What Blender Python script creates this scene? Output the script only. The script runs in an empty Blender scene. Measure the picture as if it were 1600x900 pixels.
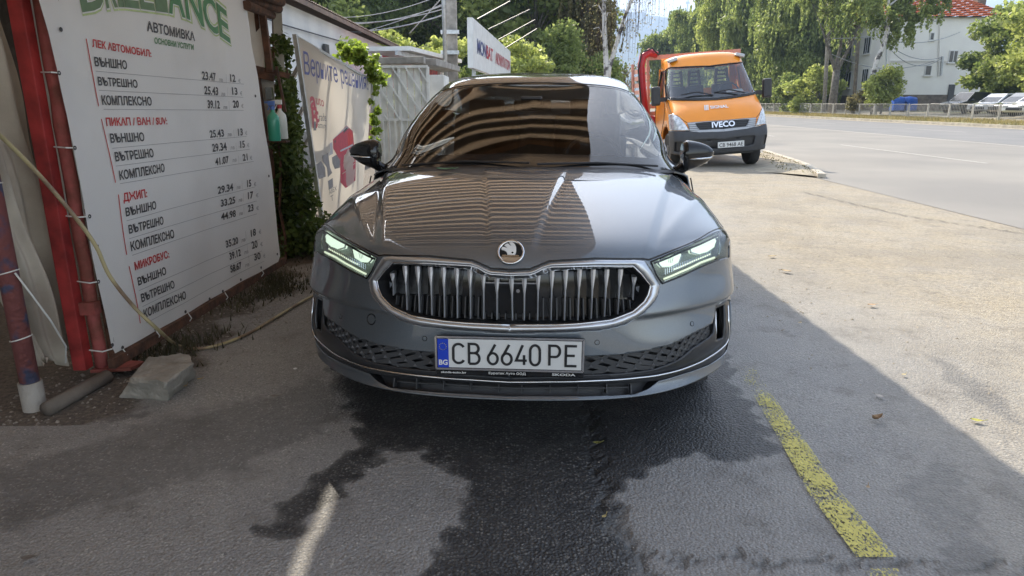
import bpy, bmesh, math, random
import numpy as np
from mathutils import Vector, Matrix
from mathutils.geometry import delaunay_2d_cdt
random.seed(7); RNG = np.random.default_rng(7)
S = bpy.context.scene
COL = S.collection
R = math.radians
# ---------------------------------------------------------------- camera
FPX, CH, PITCH = 1064.0, 1.30, R(15.2)
cd = bpy.data.cameras.new('camera'); cam = bpy.data.objects.new('camera', cd); COL.objects.link(cam)
cd.sensor_width = 36; cd.lens = FPX / 1600 * 36; cd.clip_start = .05; cd.clip_end = 20000
cam.location = (0, 0, CH); cam.rotation_euler = (R(90) - PITCH, 0, 0)
S.camera = cam
# ---------------------------------------------------------------- sky, sun, exposure
SUN_TRAVEL = Vector((1.0, -3.1, -2.65)).normalized()
sun_el = math.asin(-SUN_TRAVEL.z); sun_az = math.atan2(-SUN_TRAVEL.x, -SUN_TRAVEL.y)
W = bpy.data.worlds.new('World'); S.world = W; W.use_nodes = True
nt = W.node_tree; bg = nt.nodes['Background']
sky = nt.nodes.new('ShaderNodeTexSky'); sky.sky_type = 'NISHITA'; sky.sun_disc = False
sky.sun_elevation = sun_el; sky.sun_rotation = sun_az
sky.dust_density = 3.0; sky.air_density = 1.2; sky.ozone_density = 1.5; sky.altitude = 550
hsv = nt.nodes.new('ShaderNodeHueSaturation'); hsv.inputs['Saturation'].default_value = .5
nt.links.new(sky.outputs[0], hsv.inputs['Color']); nt.links.new(hsv.outputs[0], bg.inputs[0]); bg.inputs[1].default_value = .15
sd = bpy.data.lights.new('sun', 'SUN'); sd.energy = 3.3; sd.angle = R(.53); sd.color = (1, .90, .75)
sun = bpy.data.objects.new('sun', sd); COL.objects.link(sun); sun.location = (-3, 10, 12)
sun.rotation_euler = SUN_TRAVEL.to_track_quat('-Z', 'Y').to_euler()
S.view_settings.view_transform = 'Standard'; S.view_settings.look = 'None'
S.view_settings.exposure = 1.66; S.view_settings.gamma = 1.0; S.view_settings.use_curve_mapping = False
S.render.engine = 'CYCLES'
S.cycles.max_bounces = 8; S.cycles.diffuse_bounces = 3; S.cycles.glossy_bounces = 4; S.cycles.transparent_max_bounces = 16
S.cycles.volume_bounces = 0
S.cycles.caustics_reflective = False; S.cycles.caustics_refractive = False

# ---------------------------------------------------------------- measuring helpers
cP, sP = math.cos(PITCH), math.sin(PITCH)
def ray(px, py):
    u = (px - 800) / FPX; v = (py - 450) / FPX
    return Vector((u, cP - v * sP, -(sP + v * cP)))
C0 = Vector((0, 0, CH))
def G(px, py, h=0.0):
    d = ray(px, py); k = (h - CH) / d.z
    return C0 + d * k
def AtY(px, py, y):
    d = ray(px, py); return C0 + d * (y / d.y)
def AtX(px, py, x):
    d = ray(px, py); return C0 + d * (x / d.x)
def project(P):
    P = np.asarray(P, float); x = P[..., 0]; y = P[..., 1]; z = P[..., 2] - CH
    dep = y * cP - z * sP; dn = -(y * sP + z * cP)
    return np.stack([800 + FPX * x / dep, 450 + FPX * dn / dep], -1)

# ---------------------------------------------------------------- object helpers
def tag(o, label=None, cat=None, group=None, kind=None):
    if label: o['label'] = label
    if cat: o['category'] = cat
    if group: o['group'] = group
    if kind: o['kind'] = kind
    return o
def empty(name, loc=(0, 0, 0), rz=0, label=None, cat=None, group=None):
    o = bpy.data.objects.new(name, None); COL.objects.link(o); o.empty_display_size = .2
    o.location = loc; o.rotation_euler = (0, 0, rz)
    return tag(o, label, cat, group)
def link(name, me, mats=None, parent=None, smooth=None, loc=None):
    o = bpy.data.objects.new(name, me); COL.objects.link(o)
    if mats is not None:
        for m in (mats if isinstance(mats, (list, tuple)) else [mats]): me.materials.append(m)
    if parent is not None: o.parent = parent
    if loc is not None: o.location = loc
    if smooth is not None:
        if smooth is True: me.shade_smooth()
        elif smooth:
            me.shade_smooth()
            bm = bmesh.new(); bm.from_mesh(me); a = R(smooth)
            for e in bm.edges:
                if len(e.link_faces) == 2 and e.calc_face_angle(0) > a: e.smooth = False
            bm.to_mesh(me); bm.free()
    return o
def copy_tree(o, parent=None):
    c = o.copy(); COL.objects.link(c)
    if parent: c.parent = parent
    for ch in o.children: copy_tree(ch, c)
    return c
def npmesh(name, verts, faces, k=4):
    """fast mesh of equal-size polygons"""
    verts = np.asarray(verts, np.float32); faces = np.asarray(faces, np.int32)
    me = bpy.data.meshes.new(name); me.vertices.add(len(verts)); me.vertices.foreach_set('co', verts.ravel())
    n = len(faces); me.loops.add(n * k); me.loops.foreach_set('vertex_index', faces.ravel())
    me.polygons.add(n); me.polygons.foreach_set('loop_start', np.arange(0, n * k, k, dtype=np.int32))
    me.update(calc_edges=True); return me

class MB:
    """collects simple shapes into one mesh"""
    def __init__(s): s.v = []; s.f = []; s.M = Matrix.Identity(4)
    def add(s, vs, fs):
        b = len(s.v); s.v += [tuple(s.M @ Vector(p)) for p in vs]; s.f += [tuple(b + i for i in f) for f in fs]; return s
    def box(s, c, d, rz=0, M=None):
        x, y, z = d[0] / 2, d[1] / 2, d[2] / 2; c_, s_ = math.cos(rz), math.sin(rz)
        vs = [Vector((i, j, k)) for k in (-z, z) for j in (-y, y) for i in (-x, x)]
        if M is not None: vs = [M @ p + Vector(c) for p in vs]
        else: vs = [Vector((c[0] + p.x * c_ - p.y * s_, c[1] + p.x * s_ + p.y * c_, c[2] + p.z)) for p in vs]
        return s.add(vs, [(0, 2, 3, 1), (4, 5, 7, 6), (0, 1, 5, 4), (2, 6, 7, 3), (0, 4, 6, 2), (1, 3, 7, 5)])
    def bar(s, a, b, w, h=None, up=(0, 0, 1)):
        a = Vector(a); b = Vector(b); h = h or w; d = (b - a).normalized(); up = Vector(up)
        if abs(d.dot(up)) > .99: up = Vector((0, 1, 0))
        r = d.cross(up).normalized(); u = r.cross(d)
        vs = [p + r * (i * w / 2) + u * (j * h / 2) for p in (a, b) for i, j in ((-1, -1), (1, -1), (1, 1), (-1, 1))]
        return s.add(vs, [(0, 1, 2, 3), (7, 6, 5, 4), (0, 4, 5, 1), (1, 5, 6, 2), (2, 6, 7, 3), (3, 7, 4, 0)])
    def tube(s, pts, r, n=8, cap=True):
        pts = [Vector(p) for p in pts]; rs = r if isinstance(r, (list, tuple)) else [r] * len(pts)
        ring = []; ref = None; vs = []; fs = []
        for i, p in enumerate(pts):
            d = (pts[min(i + 1, len(pts) - 1)] - pts[max(i - 1, 0)]).normalized()
            if ref is None: ref = Vector((0, 0, 1)) if abs(d.z) < .9 else Vector((1, 0, 0))
            a = d.cross(ref).normalized(); b = a.cross(d); ref = b
            for k in range(n):
                t = 2 * math.pi * k / n; vs.append(p + (a * math.cos(t) + b * math.sin(t)) * rs[i])
        for i in range(len(pts) - 1):
            for k in range(n):
                k2 = (k + 1) % n; fs.append((i * n + k, i * n + k2, (i + 1) * n + k2, (i + 1) * n + k))
        if cap: fs.append(tuple(range(n))[::-1]); fs.append(tuple((len(pts) - 1) * n + k for k in range(n)))
        return s.add(vs, fs)
    def lathe(s, prof, n=16, c=(0, 0, 0), M=None):
        M = M or Matrix.Identity(3); c = Vector(c); vs = []; fs = []
        for r_, z in prof:
            for k in range(n):
                t = 2 * math.pi * k / n; vs.append(M @ Vector((r_ * math.cos(t), r_ * math.sin(t), z)) + c)
        for i in range(len(prof) - 1):
            for k in range(n):
                k2 = (k + 1) % n; fs.append((i * n + k, i * n + k2, (i + 1) * n + k2, (i + 1) * n + k))
        if prof[0][0] > 1e-6: fs.append(tuple(range(n))[::-1])
        if prof[-1][0] > 1e-6: fs.append(tuple((len(prof) - 1) * n + k for k in range(n)))
        return s.add(vs, fs)
    def prism(s, poly, z0, z1):
        n = len(poly); vs = [(p[0], p[1], z0) for p in poly] + [(p[0], p[1], z1) for p in poly]
        return s.add(vs, [tuple(range(n))[::-1], tuple(range(n, 2 * n))] + [(i, (i + 1) % n, n + (i + 1) % n, n + i) for i in range(n)])
    def mesh(s, name='m'):
        me = bpy.data.meshes.new(name); me.from_pydata(s.v, [], s.f); me.validate(); me.update(); return me
    def build(s, name, m, parent=None, smooth=None, bevel=0):
        me = s.mesh(name)
        bm = bmesh.new(); bm.from_mesh(me); bmesh.ops.recalc_face_normals(bm, faces=bm.faces)
        if bevel: bmesh.ops.bevel(bm, geom=[e for e in bm.edges if len(e.link_faces) == 2 and e.calc_face_angle(0) > .5], offset=bevel, segments=2, affect='EDGES', profile=.6, clamp_overlap=True)
        bm.to_mesh(me); bm.free()
        return link(name, me, m, parent, smooth)

# ---------------------------------------------------------------- materials
def mat(name, col, rough=.6, metal=0, var=.15, vscale=8, bump=0, bscale=60, col2=None, coat=0, spec=.5, detail=6, stops=(.35, .65), **kw):
    m = bpy.data.materials.new(name); m.use_nodes = True; n = m.node_tree; b = n.nodes['Principled BSDF']
    b.inputs['Roughness'].default_value = rough; b.inputs['Metallic'].default_value = metal
    b.inputs['Coat Weight'].default_value = coat; b.inputs['Specular IOR Level'].default_value = spec
    tc = n.nodes.new('ShaderNodeTexCoord'); c = tuple(col) + (1,)
    if var or col2:
        nz = n.nodes.new('ShaderNodeTexNoise'); nz.inputs['Scale'].default_value = vscale; nz.inputs['Detail'].default_value = detail
        n.links.new(tc.outputs['Object'], nz.inputs['Vector'])
        cr = n.nodes.new('ShaderNodeValToRGB'); n.links.new(nz.outputs['Fac'], cr.inputs['Fac'])
        cr.color_ramp.elements[0].position = stops[0]; cr.color_ramp.elements[1].position = stops[1]
        if col2: a_, b_ = tuple(col), tuple(col2)
        else: a_ = tuple(x * (1 - var) for x in col); b_ = tuple(min(1, x * (1 + var)) for x in col)
        cr.color_ramp.elements[0].color = a_ + (1,); cr.color_ramp.elements[1].color = b_ + (1,)
        n.links.new(cr.outputs['Color'], b.inputs['Base Color'])
    else: b.inputs['Base Color'].default_value = c
    if bump:
        nb = n.nodes.new('ShaderNodeTexNoise'); nb.inputs['Scale'].default_value = bscale; nb.inputs['Detail'].default_value = 4
        n.links.new(tc.outputs['Object'], nb.inputs['Vector'])
        bp = n.nodes.new('ShaderNodeBump'); bp.inputs['Strength'].default_value = bump; bp.inputs['Distance'].default_value = .01
        n.links.new(nb.outputs['Fac'], bp.inputs['Height']); n.links.new(bp.outputs['Normal'], b.inputs['Normal'])
    for k, v in kw.items(): b.inputs[k.replace('_', ' ')].default_value = v
    return m
def emis(name, col, s):
    m = mat(name, col, .4, var=0); b = m.node_tree.nodes['Principled BSDF']
    b.inputs['Emission Color'].default_value = tuple(col) + (1,); b.inputs['Emission Strength'].default_value = s; return m
def leafmat(name, dark, light, trans=.35, obj_scale=.6):
    m = bpy.data.materials.new(name); m.use_nodes = True; n = m.node_tree; b = n.nodes['Principled BSDF']; out = n.nodes['Material Output']
    tc = n.nodes.new('ShaderNodeTexCoord'); nz = n.nodes.new('ShaderNodeTexNoise'); nz.inputs['Scale'].default_value = obj_scale; nz.inputs['Detail'].default_value = 5
    geo = n.nodes.new('ShaderNodeNewGeometry'); mx = n.nodes.new('ShaderNodeMath'); mx.operation = 'MULTIPLY_ADD'; mx.inputs[1].default_value = .35; 
    n.links.new(tc.outputs['Object'], nz.inputs['Vector']); n.links.new(geo.outputs['Random Per Island'], mx.inputs[0]); n.links.new(nz.outputs['Fac'], mx.inputs[2])
    cr = n.nodes.new('ShaderNodeValToRGB'); cr.color_ramp.elements[0].position = .4; cr.color_ramp.elements[1].position = .85
    cr.color_ramp.elements[0].color = tuple(dark) + (1,); cr.color_ramp.elements[1].color = tuple(light) + (1,)
    n.links.new(mx.outputs[0], cr.inputs['Fac']); n.links.new(cr.outputs['Color'], b.inputs['Base Color'])
    b.inputs['Roughness'].default_value = .5; b.inputs['Specular IOR Level'].default_value = .3
    tr = n.nodes.new('ShaderNodeBsdfTranslucent'); hs = n.nodes.new('ShaderNodeHueSaturation'); hs.inputs['Value'].default_value = 1.5; hs.inputs['Saturation'].default_value = 1.1
    n.links.new(cr.outputs['Color'], hs.inputs['Color']); n.links.new(hs.outputs['Color'], tr.inputs['Color'])
    ms = n.nodes.new('ShaderNodeMixShader'); ms.inputs[0].default_value = trans
    n.links.new(b.outputs[0], ms.inputs[1]); n.links.new(tr.outputs[0], ms.inputs[2]); n.links.new(ms.outputs[0], out.inputs['Surface']); return m
def glassmat(name, tint=(1, 1, 1), alpha=.1, rough=.01, ior=1.5):
    """thin glass sheet: mirror-like by angle, otherwise lets light through with a tint"""
    m = bpy.data.materials.new(name); m.use_nodes = True; n = m.node_tree; out = n.nodes['Material Output']; n.nodes.remove(n.nodes['Principled BSDF'])
    t = n.nodes.new('ShaderNodeBsdfTransparent'); t.inputs[0].default_value = tuple(tint) + (1,)
    g = n.nodes.new('ShaderNodeBsdfGlossy'); g.inputs['Roughness'].default_value = rough
    fr = n.nodes.new('ShaderNodeFresnel'); fr.inputs[0].default_value = ior
    ad = n.nodes.new('ShaderNodeMath'); ad.operation = 'ADD'; ad.inputs[1].default_value = alpha; ad.use_clamp = True
    n.links.new(fr.outputs[0], ad.inputs[0])
    ms = n.nodes.new('ShaderNodeMixShader'); n.links.new(ad.outputs[0], ms.inputs[0]); n.links.new(t.outputs[0], ms.inputs[1]); n.links.new(g.outputs[0], ms.inputs[2])
    n.links.new(ms.outputs[0], out.inputs['Surface']); return m

M = {}
M['black_plastic'] = mat('black_plastic', (.022, .023, .026), .45, bump=.15, bscale=400)
M['gloss_black'] = mat('gloss_black', (.012, .013, .015), .08, var=0)
M['dark_grey'] = mat('dark_grey', (.05, .052, .056), .5)
M['rubber'] = mat('rubber', (.03, .03, .03), .8, bump=.3, bscale=80)
M['chrome'] = mat('chrome', (.75, .76, .78), .12, 1, var=0)
M['satin'] = mat('satin_metal', (.55, .57, .60), .28, 1, var=.05)
M['galv'] = mat('galvanised', (.5, .52, .53), .45, .7, var=.15, vscale=12)
M['white_paint'] = mat('white_paint', (.72, .72, .70), .5, var=.08, vscale=4)
M['red_paint'] = mat('red_paint', (.29, .028, .026), .6, var=.35, vscale=10, bump=.2, bscale=30)
M['rust_pink'] = mat('faded_red_rusty_paint', (.30, .075, .065), .8, vscale=9, col2=(.17, .05, .035), bump=.6, bscale=50, stops=(.42, .6))
M['rust'] = mat('rust', (.13, .06, .035), .9, vscale=14, col2=(.05, .028, .02), bump=.6, bscale=60)
M['blue_red'] = mat('peeling_red_blue_paint', (.22, .075, .07), .8, vscale=13, col2=(.075, .085, .15), bump=.6, bscale=40, stops=(.5, .62))
M['concrete'] = mat('concrete', (.30, .28, .25), .9, vscale=6, var=.25, bump=.5, bscale=70)
M['zip'] = mat('zip_tie', (.65, .65, .62), .5, var=0)

# ---------------------------------------------------------------- text
_tcache = {}
def text_verts(s, offset=0.0, shear=0):
    """flat lettering as (verts, faces, width, cap height) with the pen at 0,0"""
    k = (s, offset, shear)
    if k in _tcache: return _tcache[k]
    c = bpy.data.curves.new('t', 'FONT'); c.body = s; c.size = 1; c.offset = offset; c.shear = shear; c.resolution_u = 3; c.fill_mode = 'FRONT'
    o = bpy.data.objects.new('t', c); COL.objects.link(o)
    dg = bpy.context.evaluated_depsgraph_get(); me = bpy.data.meshes.new_from_object(o.evaluated_get(dg))
    vs = [v.co.copy() for v in me.vertices]; fs = [tuple(p.vertices) for p in me.polygons]
    bpy.data.objects.remove(o); bpy.data.curves.remove(c); bpy.data.meshes.remove(me)
    x0 = min(v.x for v in vs); x1 = max(v.x for v in vs)
    vs = [(v.x - x0, v.y) for v in vs]
    _tcache[k] = (vs, fs, x1 - x0); return _tcache[k]
CAP = .73
def text_mesh(s, place, w, h, offset=0.0, mb=None, shear=0):
    """place(x, y) -> 3-D point; letters stretched to width w and cap height h"""
    vs, fs, tw = text_verts(s, offset, shear); mb = mb or MB()
    b = len(mb.v); mb.v += [tuple(place(x / tw * w, y / CAP * h)) for x, y in vs]; mb.f += [tuple(b + i for i in f) for f in fs]
    return mb
# ================================================================ GROUND
def inpoly(x, y, poly):
    r = np.zeros(x.shape, bool); n = len(poly)
    for i in range(n):
        x0, y0 = poly[i]; x1, y1 = poly[(i + 1) % n]
        c = ((y0 > y) != (y1 > y)) & (x < (x1 - x0) * (y - y0) / (y1 - y0 + 1e-12) + x0); r ^= c
    return r
def segdist(x, y, pts):
    d = np.full(x.shape, 1e9)
    for (x0, y0), (x1, y1) in zip(pts[:-1], pts[1:]):
        dx, dy = x1 - x0, y1 - y0; t = np.clip(((x - x0) * dx + (y - y0) * dy) / (dx * dx + dy * dy + 1e-12), 0, 1)
        d = np.minimum(d, np.hypot(x - x0 - t * dx, y - y0 - t * dy))
    return d
def g2(pts): return [tuple(G(a, b).xy) for a, b in pts]
def soft(x, y, poly, w):
    """1 inside, falling to 0 over w metres at the outline"""
    d = segdist(x, y, poly + poly[:1]); s = np.where(inpoly(x, y, poly), d, -d); return np.clip(.5 + s / (2 * w), 0, 1)
WET1 = g2([(505,560),(545,650),(562,690),(490,745),(440,790),(395,830),(400,846),(430,851),(470,830),(500,800),(545,760),(585,730),(598,706),(640,704),(690,725),(735,758),(722,790),(700,820),(665,870),(650,899),(640,990),(1030,990),(1000,890),(970,840),(958,800),(985,760),(1030,725),(1085,712),(1140,722),(1225,712),(1215,690),(1180,640),(1150,600),(1135,560),(1120,470),(900,430),(520,470)])
WET2 = g2([(-60,735),(120,690),(230,650),(330,630),(430,608),(500,560),(540,600),(560,655),(500,690),(420,722),(400,750),(310,762),(210,800),(130,815),(60,835),(-60,862)])
WET3 = g2([(1385,745),(1450,712),(1510,722),(1552,790),(1560,850),(1600,930),(1480,930),(1440,850),(1420,800),(1350,772)])
WET4 = g2([(1440,553),(1480,558),(1545,600),(1620,660),(1620,690),(1530,640),(1462,592)])
WET5 = g2([(150,655),(250,632),(235,650),(140,672)])
SEAM = g2([(905,600),(918,640),(925,690),(940,760),(965,820),(1000,872),(1030,930)])
CRACKH = g2([(990,868),(1150,872),(1280,880),(1420,883),(1620,890)])
CRACK2 = g2([(1250,300),(1330,318),(1420,338),(1510,352),(1600,366)])
gx = np.concatenate([np.arange(-9, -2.6, .3), np.arange(-2.6, 3.2, .02), np.arange(3.2, 5.5, .05), [5.5]])
gy = np.concatenate([np.arange(-14, 1.1, .4), np.arange(1.1, 6, .02), 6 + np.cumsum(np.geomspace(.04, 3.5, 75))])
X, Y = np.meshgrid(gx, gy); nx, ny = len(gx), len(gy)
bumpz = .004 * np.sin(X * 2.1 + 1) * np.sin(Y * 1.7)
V = np.stack([X, Y, bumpz], -1).reshape(-1, 3)
I = np.arange(nx * ny).reshape(ny, nx); F = np.stack([I[:-1, :-1], I[:-1, 1:], I[1:, 1:], I[1:, :-1]], -1).reshape(-1, 4)
me = npmesh('parking_lot', V, F)
x, y = V[:, 0], V[:, 1]
wob = .02 * np.sin(x * 23 + 3 * np.sin(y * 17)) + .015 * np.sin(y * 41 + 2 * np.sin(x * 31)) + .01 * np.sin(x * 90 + y * 70)
xw, yw = x + wob, y + np.roll(wob, 3)
wet = np.maximum.reduce([soft(xw, yw, WET1, .03), .55 * soft(xw, yw, WET2, .10), .5 * soft(xw, yw, WET3, .06), .55 * soft(xw, yw, WET4, .05), .6 * soft(xw, yw, WET5, .04)])
coarse = (x < np.interp(y, [p[1] for p in SEAM][::-1], [p[0] for p in SEAM][::-1])).astype(float)
crack = np.exp(-(segdist(xw, y, SEAM) / .022) ** 2) * .8 + np.exp(-(segdist(x, yw, CRACKH) / .013) ** 2) * .7 + np.exp(-(segdist(x, yw, CRACK2) / .03) ** 2) * .8
soil = np.clip(((-1.55 - .06 * np.sin(y * 5) - .08 * np.sin(y * 13)) - .10 * (y - 3.0).clip(0, 3) * 0 - x) / .25, 0, 1) * (y > 2.6) + np.clip((-2.2 - x) / .4, 0, 1) * (y <= 2.6)
soil = np.clip(soil, 0, 1)
dust_sun_tint = np.clip((x - 1.3 + .3 * np.sin(y * 1.3)) / 1.6, 0, 1)  # some real dust, plus warm sunlight painted into the ground colour on this side
for nme, arr in (('wet', wet), ('coarse', coarse), ('crack', np.clip(crack, 0, 1)), ('soil', soil), ('dust_sun_tint', dust_sun_tint)):
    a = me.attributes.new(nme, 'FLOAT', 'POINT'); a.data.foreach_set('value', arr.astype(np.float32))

def asphalt_material():
    m = bpy.data.materials.new('worn_asphalt'); m.use_nodes = True; n = m.node_tree; b = n.nodes['Principled BSDF']; L = n.links.new
    N = n.nodes.new
    tc = N('ShaderNodeTexCoord')
    def att(k): a = N('ShaderNodeAttribute'); a.attribute_name = k; return a.outputs['Fac']
    def math_(op, a, b_=None, c=None, clamp=False):
        x = N('ShaderNodeMath'); x.operation = op; x.use_clamp = clamp
        for i, v in enumerate((a, b_, c)):
            if v is None: continue
            if isinstance(v, (int, float)): x.inputs[i].default_value = v
            else: L(v, x.inputs[i])
        return x.outputs[0]
    def noise(s, d=5, r=.5):
        x = N('ShaderNodeTexNoise'); x.inputs['Scale'].default_value = s; x.inputs['Detail'].default_value = d; x.inputs['Roughness'].default_value = r
        L(tc.outputs['Object'], x.inputs['Vector']); return x.outputs['Fac']
    def ramp(f, stops):
        x = N('ShaderNodeValToRGB'); L(f, x.inputs[0]); e = x.color_ramp.elements
        while len(e) < len(stops): e.new(.5)
        for i, (p, c) in enumerate(stops): e[i].position = p; e[i].color = tuple(c) + (1,) if len(c) == 3 else c
        return x.outputs['Color']
    def mix(f, a, c):
        x = N('ShaderNodeMix'); x.data_type = 'RGBA'
        (L(f, x.inputs[0]) if not isinstance(f, float) else setattr(x.inputs[0], 'default_value', f))
        for s_, v in ((x.inputs[6], a), (x.inputs[7], c)):
            if isinstance(v, tuple): s_.default_value = v + (1,)
            else: L(v, s_)
        return x.outputs[2]
    vor = N('ShaderNodeTexVoronoi'); vor.inputs['Scale'].default_value = 95; L(tc.outputs['Object'], vor.inputs['Vector'])
    sep = N('ShaderNodeSeparateColor'); L(vor.outputs['Color'], sep.inputs[0])
    stone_r = sep.outputs[0]; dist = vor.outputs['Distance']
    vor2 = N('ShaderNodeTexVoronoi'); vor2.inputs['Scale'].default_value = 42; L(tc.outputs['Object'], vor2.inputs['Vector'])
    sep2 = N('ShaderNodeSeparateColor'); L(vor2.outputs['Color'], sep2.inputs[0])
    inst = math_('MULTIPLY', math_('LESS_THAN', dist, .42), math_('GREATER_THAN', stone_r, .55))
    inst2 = math_('MULTIPLY', math_('LESS_THAN', vor2.outputs['Distance'], .33), math_('GREATER_THAN', sep2.outputs[0], .8))
    st0 = math_('MAXIMUM', inst, inst2)
    big = noise(1.1, 6, .6); mid = noise(7, 6, .65); fine = noise(160, 3)
    st = math_('MULTIPLY', st0, ramp(noise(5, 5, .7), [(.33, (.25,) * 3), (.62, (1, 1, 1))]))
    dry = mix(mid, ramp(big, [(.35, (.23, .23, .225)), (.65, (.345, .335, .31))]), ramp(fine, [(.35, (.13, .13, .13)), (.65, (.37, .36, .34))]))
    dry = mix(math_('MULTIPLY', att('dust_sun_tint'), math_('MULTIPLY', ramp(noise(2.2, 8, .7), [(.3, (.55,) * 3), (.62, (1, 1, 1))]), .8)), dry, ramp(noise(30, 6), [(.35, (.215, .172, .108)), (.65, (.35, .292, .19))]))  # beige of the dust, warmed further to paint in the sunlit yellow
    dry = mix(math_('MULTIPLY', st, math_('MULTIPLY_ADD', att('coarse'), .40, .32)), dry, ramp(stone_r, [(.55, (.13, .125, .12)), (.75, (.36, .35, .33)), (1, (.55, .54, .50))]))
    stain = ramp(noise(3.3, 8, .75), [(.52, (0, 0, 0)), (.68, (1, 1, 1))])
    dry = mix(math_('MULTIPLY', stain, .5), dry, (.10, .09, .078))
    dry = mix(math_('MULTIPLY', ramp(noise(13, 9, .8), [(.55, (0, 0, 0)), (.66, (1, 1, 1))]), math_('MULTIPLY_ADD', att('dust_sun_tint'), .35, .15)), dry, (.12, .10, .08))
    dry = mix(math_('MULTIPLY', ramp(noise(.8, 9, .7), [(.50, (0, 0, 0)), (.56, (1, 1, 1))]), math_('MULTIPLY', att('dust_sun_tint'), .35)), dry, (.17, .15, .12))
    # wet: edges broken up by the grain
    wn = math_('ADD', att('wet'), math_('MULTIPLY', math_('SUBTRACT', noise(28, 6, .7), .5), .35))
    wn2 = math_('ADD', wn, math_('MULTIPLY', math_('SUBTRACT', fine, .5), .3))
    wf = N('ShaderNodeMapRange'); wf.inputs[1].default_value = .38; wf.inputs[2].default_value = .62; L(wn2, wf.inputs[0]); wetf = math_('MULTIPLY', wf.outputs[0], math_('MULTIPLY_ADD', att('wet'), .9, .1))
    wetcol = mix(math_('MULTIPLY', st, math_('MULTIPLY_ADD', att('coarse'), .75, .08)), ramp(mid, [(.3, (.030, .031, .033)), (.7, (.062, .062, .062))]), ramp(stone_r, [(.55, (.12, .12, .11)), (1, (.27, .27, .255))]))
    col = mix(wetf, dry, wetcol)
    so = math_('ADD', att('soil'), math_('MULTIPLY', math_('SUBTRACT', noise(9, 6, .7), .5), .9))
    sf = N('ShaderNodeMapRange'); sf.inputs[1].default_value = .4; sf.inputs[2].default_value = .7; L(so, sf.inputs[0])
    col = mix(math_('MULTIPLY', sf.outputs[0], .9), col, ramp(noise(45, 6), [(.3, (.05, .042, .035)), (.7, (.15, .125, .10))]))
    col = mix(math_('MULTIPLY', att('crack'), .75), col, (.02, .02, .02))
    L(col, b.inputs['Base Color'])
    L(math_('MULTIPLY_ADD', wetf, -.42, .9, True), b.inputs['Roughness'])
    h = math_('ADD', math_('MULTIPLY', math_('SUBTRACT', .5, dist), .8), math_('ADD', math_('MULTIPLY', fine, .6), math_('MULTIPLY', att('crack'), -3.0)))
    bp = N('ShaderNodeBump'); bp.inputs['Strength'].default_value = .8; bp.inputs['Distance'].default_value = .008
    L(h, bp.inputs['Height']); L(bp.outputs['Normal'], b.inputs['Normal'])
    return m
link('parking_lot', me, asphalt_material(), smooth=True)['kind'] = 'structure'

def sheet(name, x0, x1, y0, y1, z0, z1, m, nx=1, ny=1):
    xs = np.linspace(x0, x1, nx + 1); ys = np.linspace(y0, y1, ny + 1); XX, YY = np.meshgrid(xs, ys)
    ZZ = z0 + (z1 - z0) * (XX - x0) / (x1 - x0)
    I_ = np.arange((nx + 1) * (ny + 1)).reshape(ny + 1, nx + 1)
    F_ = np.stack([I_[:-1, :-1], I_[:-1, 1:], I_[1:, 1:], I_[1:, :-1]], -1).reshape(-1, 4)
    o = link(name, npmesh(name, np.stack([XX, YY, ZZ], -1).reshape(-1, 3), F_), m); o['kind'] = 'structure'; return o
M['field'] = mat('dry_earth_and_grass', (.16, .14, .09), .95, vscale=.3, col2=(.09, .11, .045))
M['road'] = mat('sunbleached_road_asphalt', (.17, .16, .145), .85, vscale=.35, col2=(.22, .205, .18), bump=.3, bscale=60, detail=9)
M['road2'] = mat('newer_road_asphalt', (.14, .14, .14), .85, vscale=.5, col2=(.175, .17, .165), bump=.3, bscale=60, detail=9)
M['verge'] = mat('dry_verge', (.26, .21, .12), .95, vscale=1.4, col2=(.15, .17, .06), bump=.6, bscale=25, detail=8)
M['sand'] = mat('sandy_gutter', (.30, .26, .19), .95, vscale=4, var=.2, bump=.3)
M['linep'] = mat('worn_white_line', (.42, .40, .36), .8, vscale=14, col2=(.25, .24, .21))
sheet('ground', -3000, 3000, -200, 6000, -.03, -.03, M['field'])
sheet('soil', -60, -8.9, -14, 120, -.012, -.012, M['field'])
sheet('road', 5.45, 16.1, -60, 420, .004, .004, M['road'], 2, 40)
sheet('road_far_lanes', 16.1, 26.45, -60, 420, .005, .005, M['road2'], 2, 40)
sheet('gutter', 25.6, 26.45, -60, 420, .012, .012, M['sand'], 1, 20)
M['kerbst'] = mat('pale_kerb_stone', (.42, .38, .31), .9, vscale=3, var=.2, bump=.4)
mb = MB(); yy = -10
while yy < 170:
    mb.box((26.6, yy + .5, .07), (.24, .985, .18)); yy += 1.0
tag(mb.build('kerb', M['kerbst']), kind='structure')
sheet('verge', 26.72, 30.2, -60, 420, .145, .21, M['verge'], 6, 200)
sheet('yard', 30.2, 37, -60, 420, .21, .5, M['sand'], 3, 30)
sheet('yard', 37, 200, -60, 420, .5, .7, M['field'], 3, 30)
def stripe(x_, y0, y1, w, z=.009):
    mb.add([(x_ - w / 2, y0, z), (x_ + w / 2, y0, z), (x_ + w / 2, y1, z), (x_ - w / 2, y1, z)], [(0, 1, 2, 3)])
mb = MB()
for y0 in (15.3, 28.0, 40.7, 53.4, 66, 79, 92): stripe(10.55, y0, y0 + (7.0 if y0 < 20 else 6), .13)
for y0 in (5, 18, 31, 44, 57, 70): stripe(20.8, y0 + 1, y0 + 6, .13)
stripe(15.75, -20, 200, .16)
tag(mb.build('lane_markings', M['linep']), kind='structure')
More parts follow.
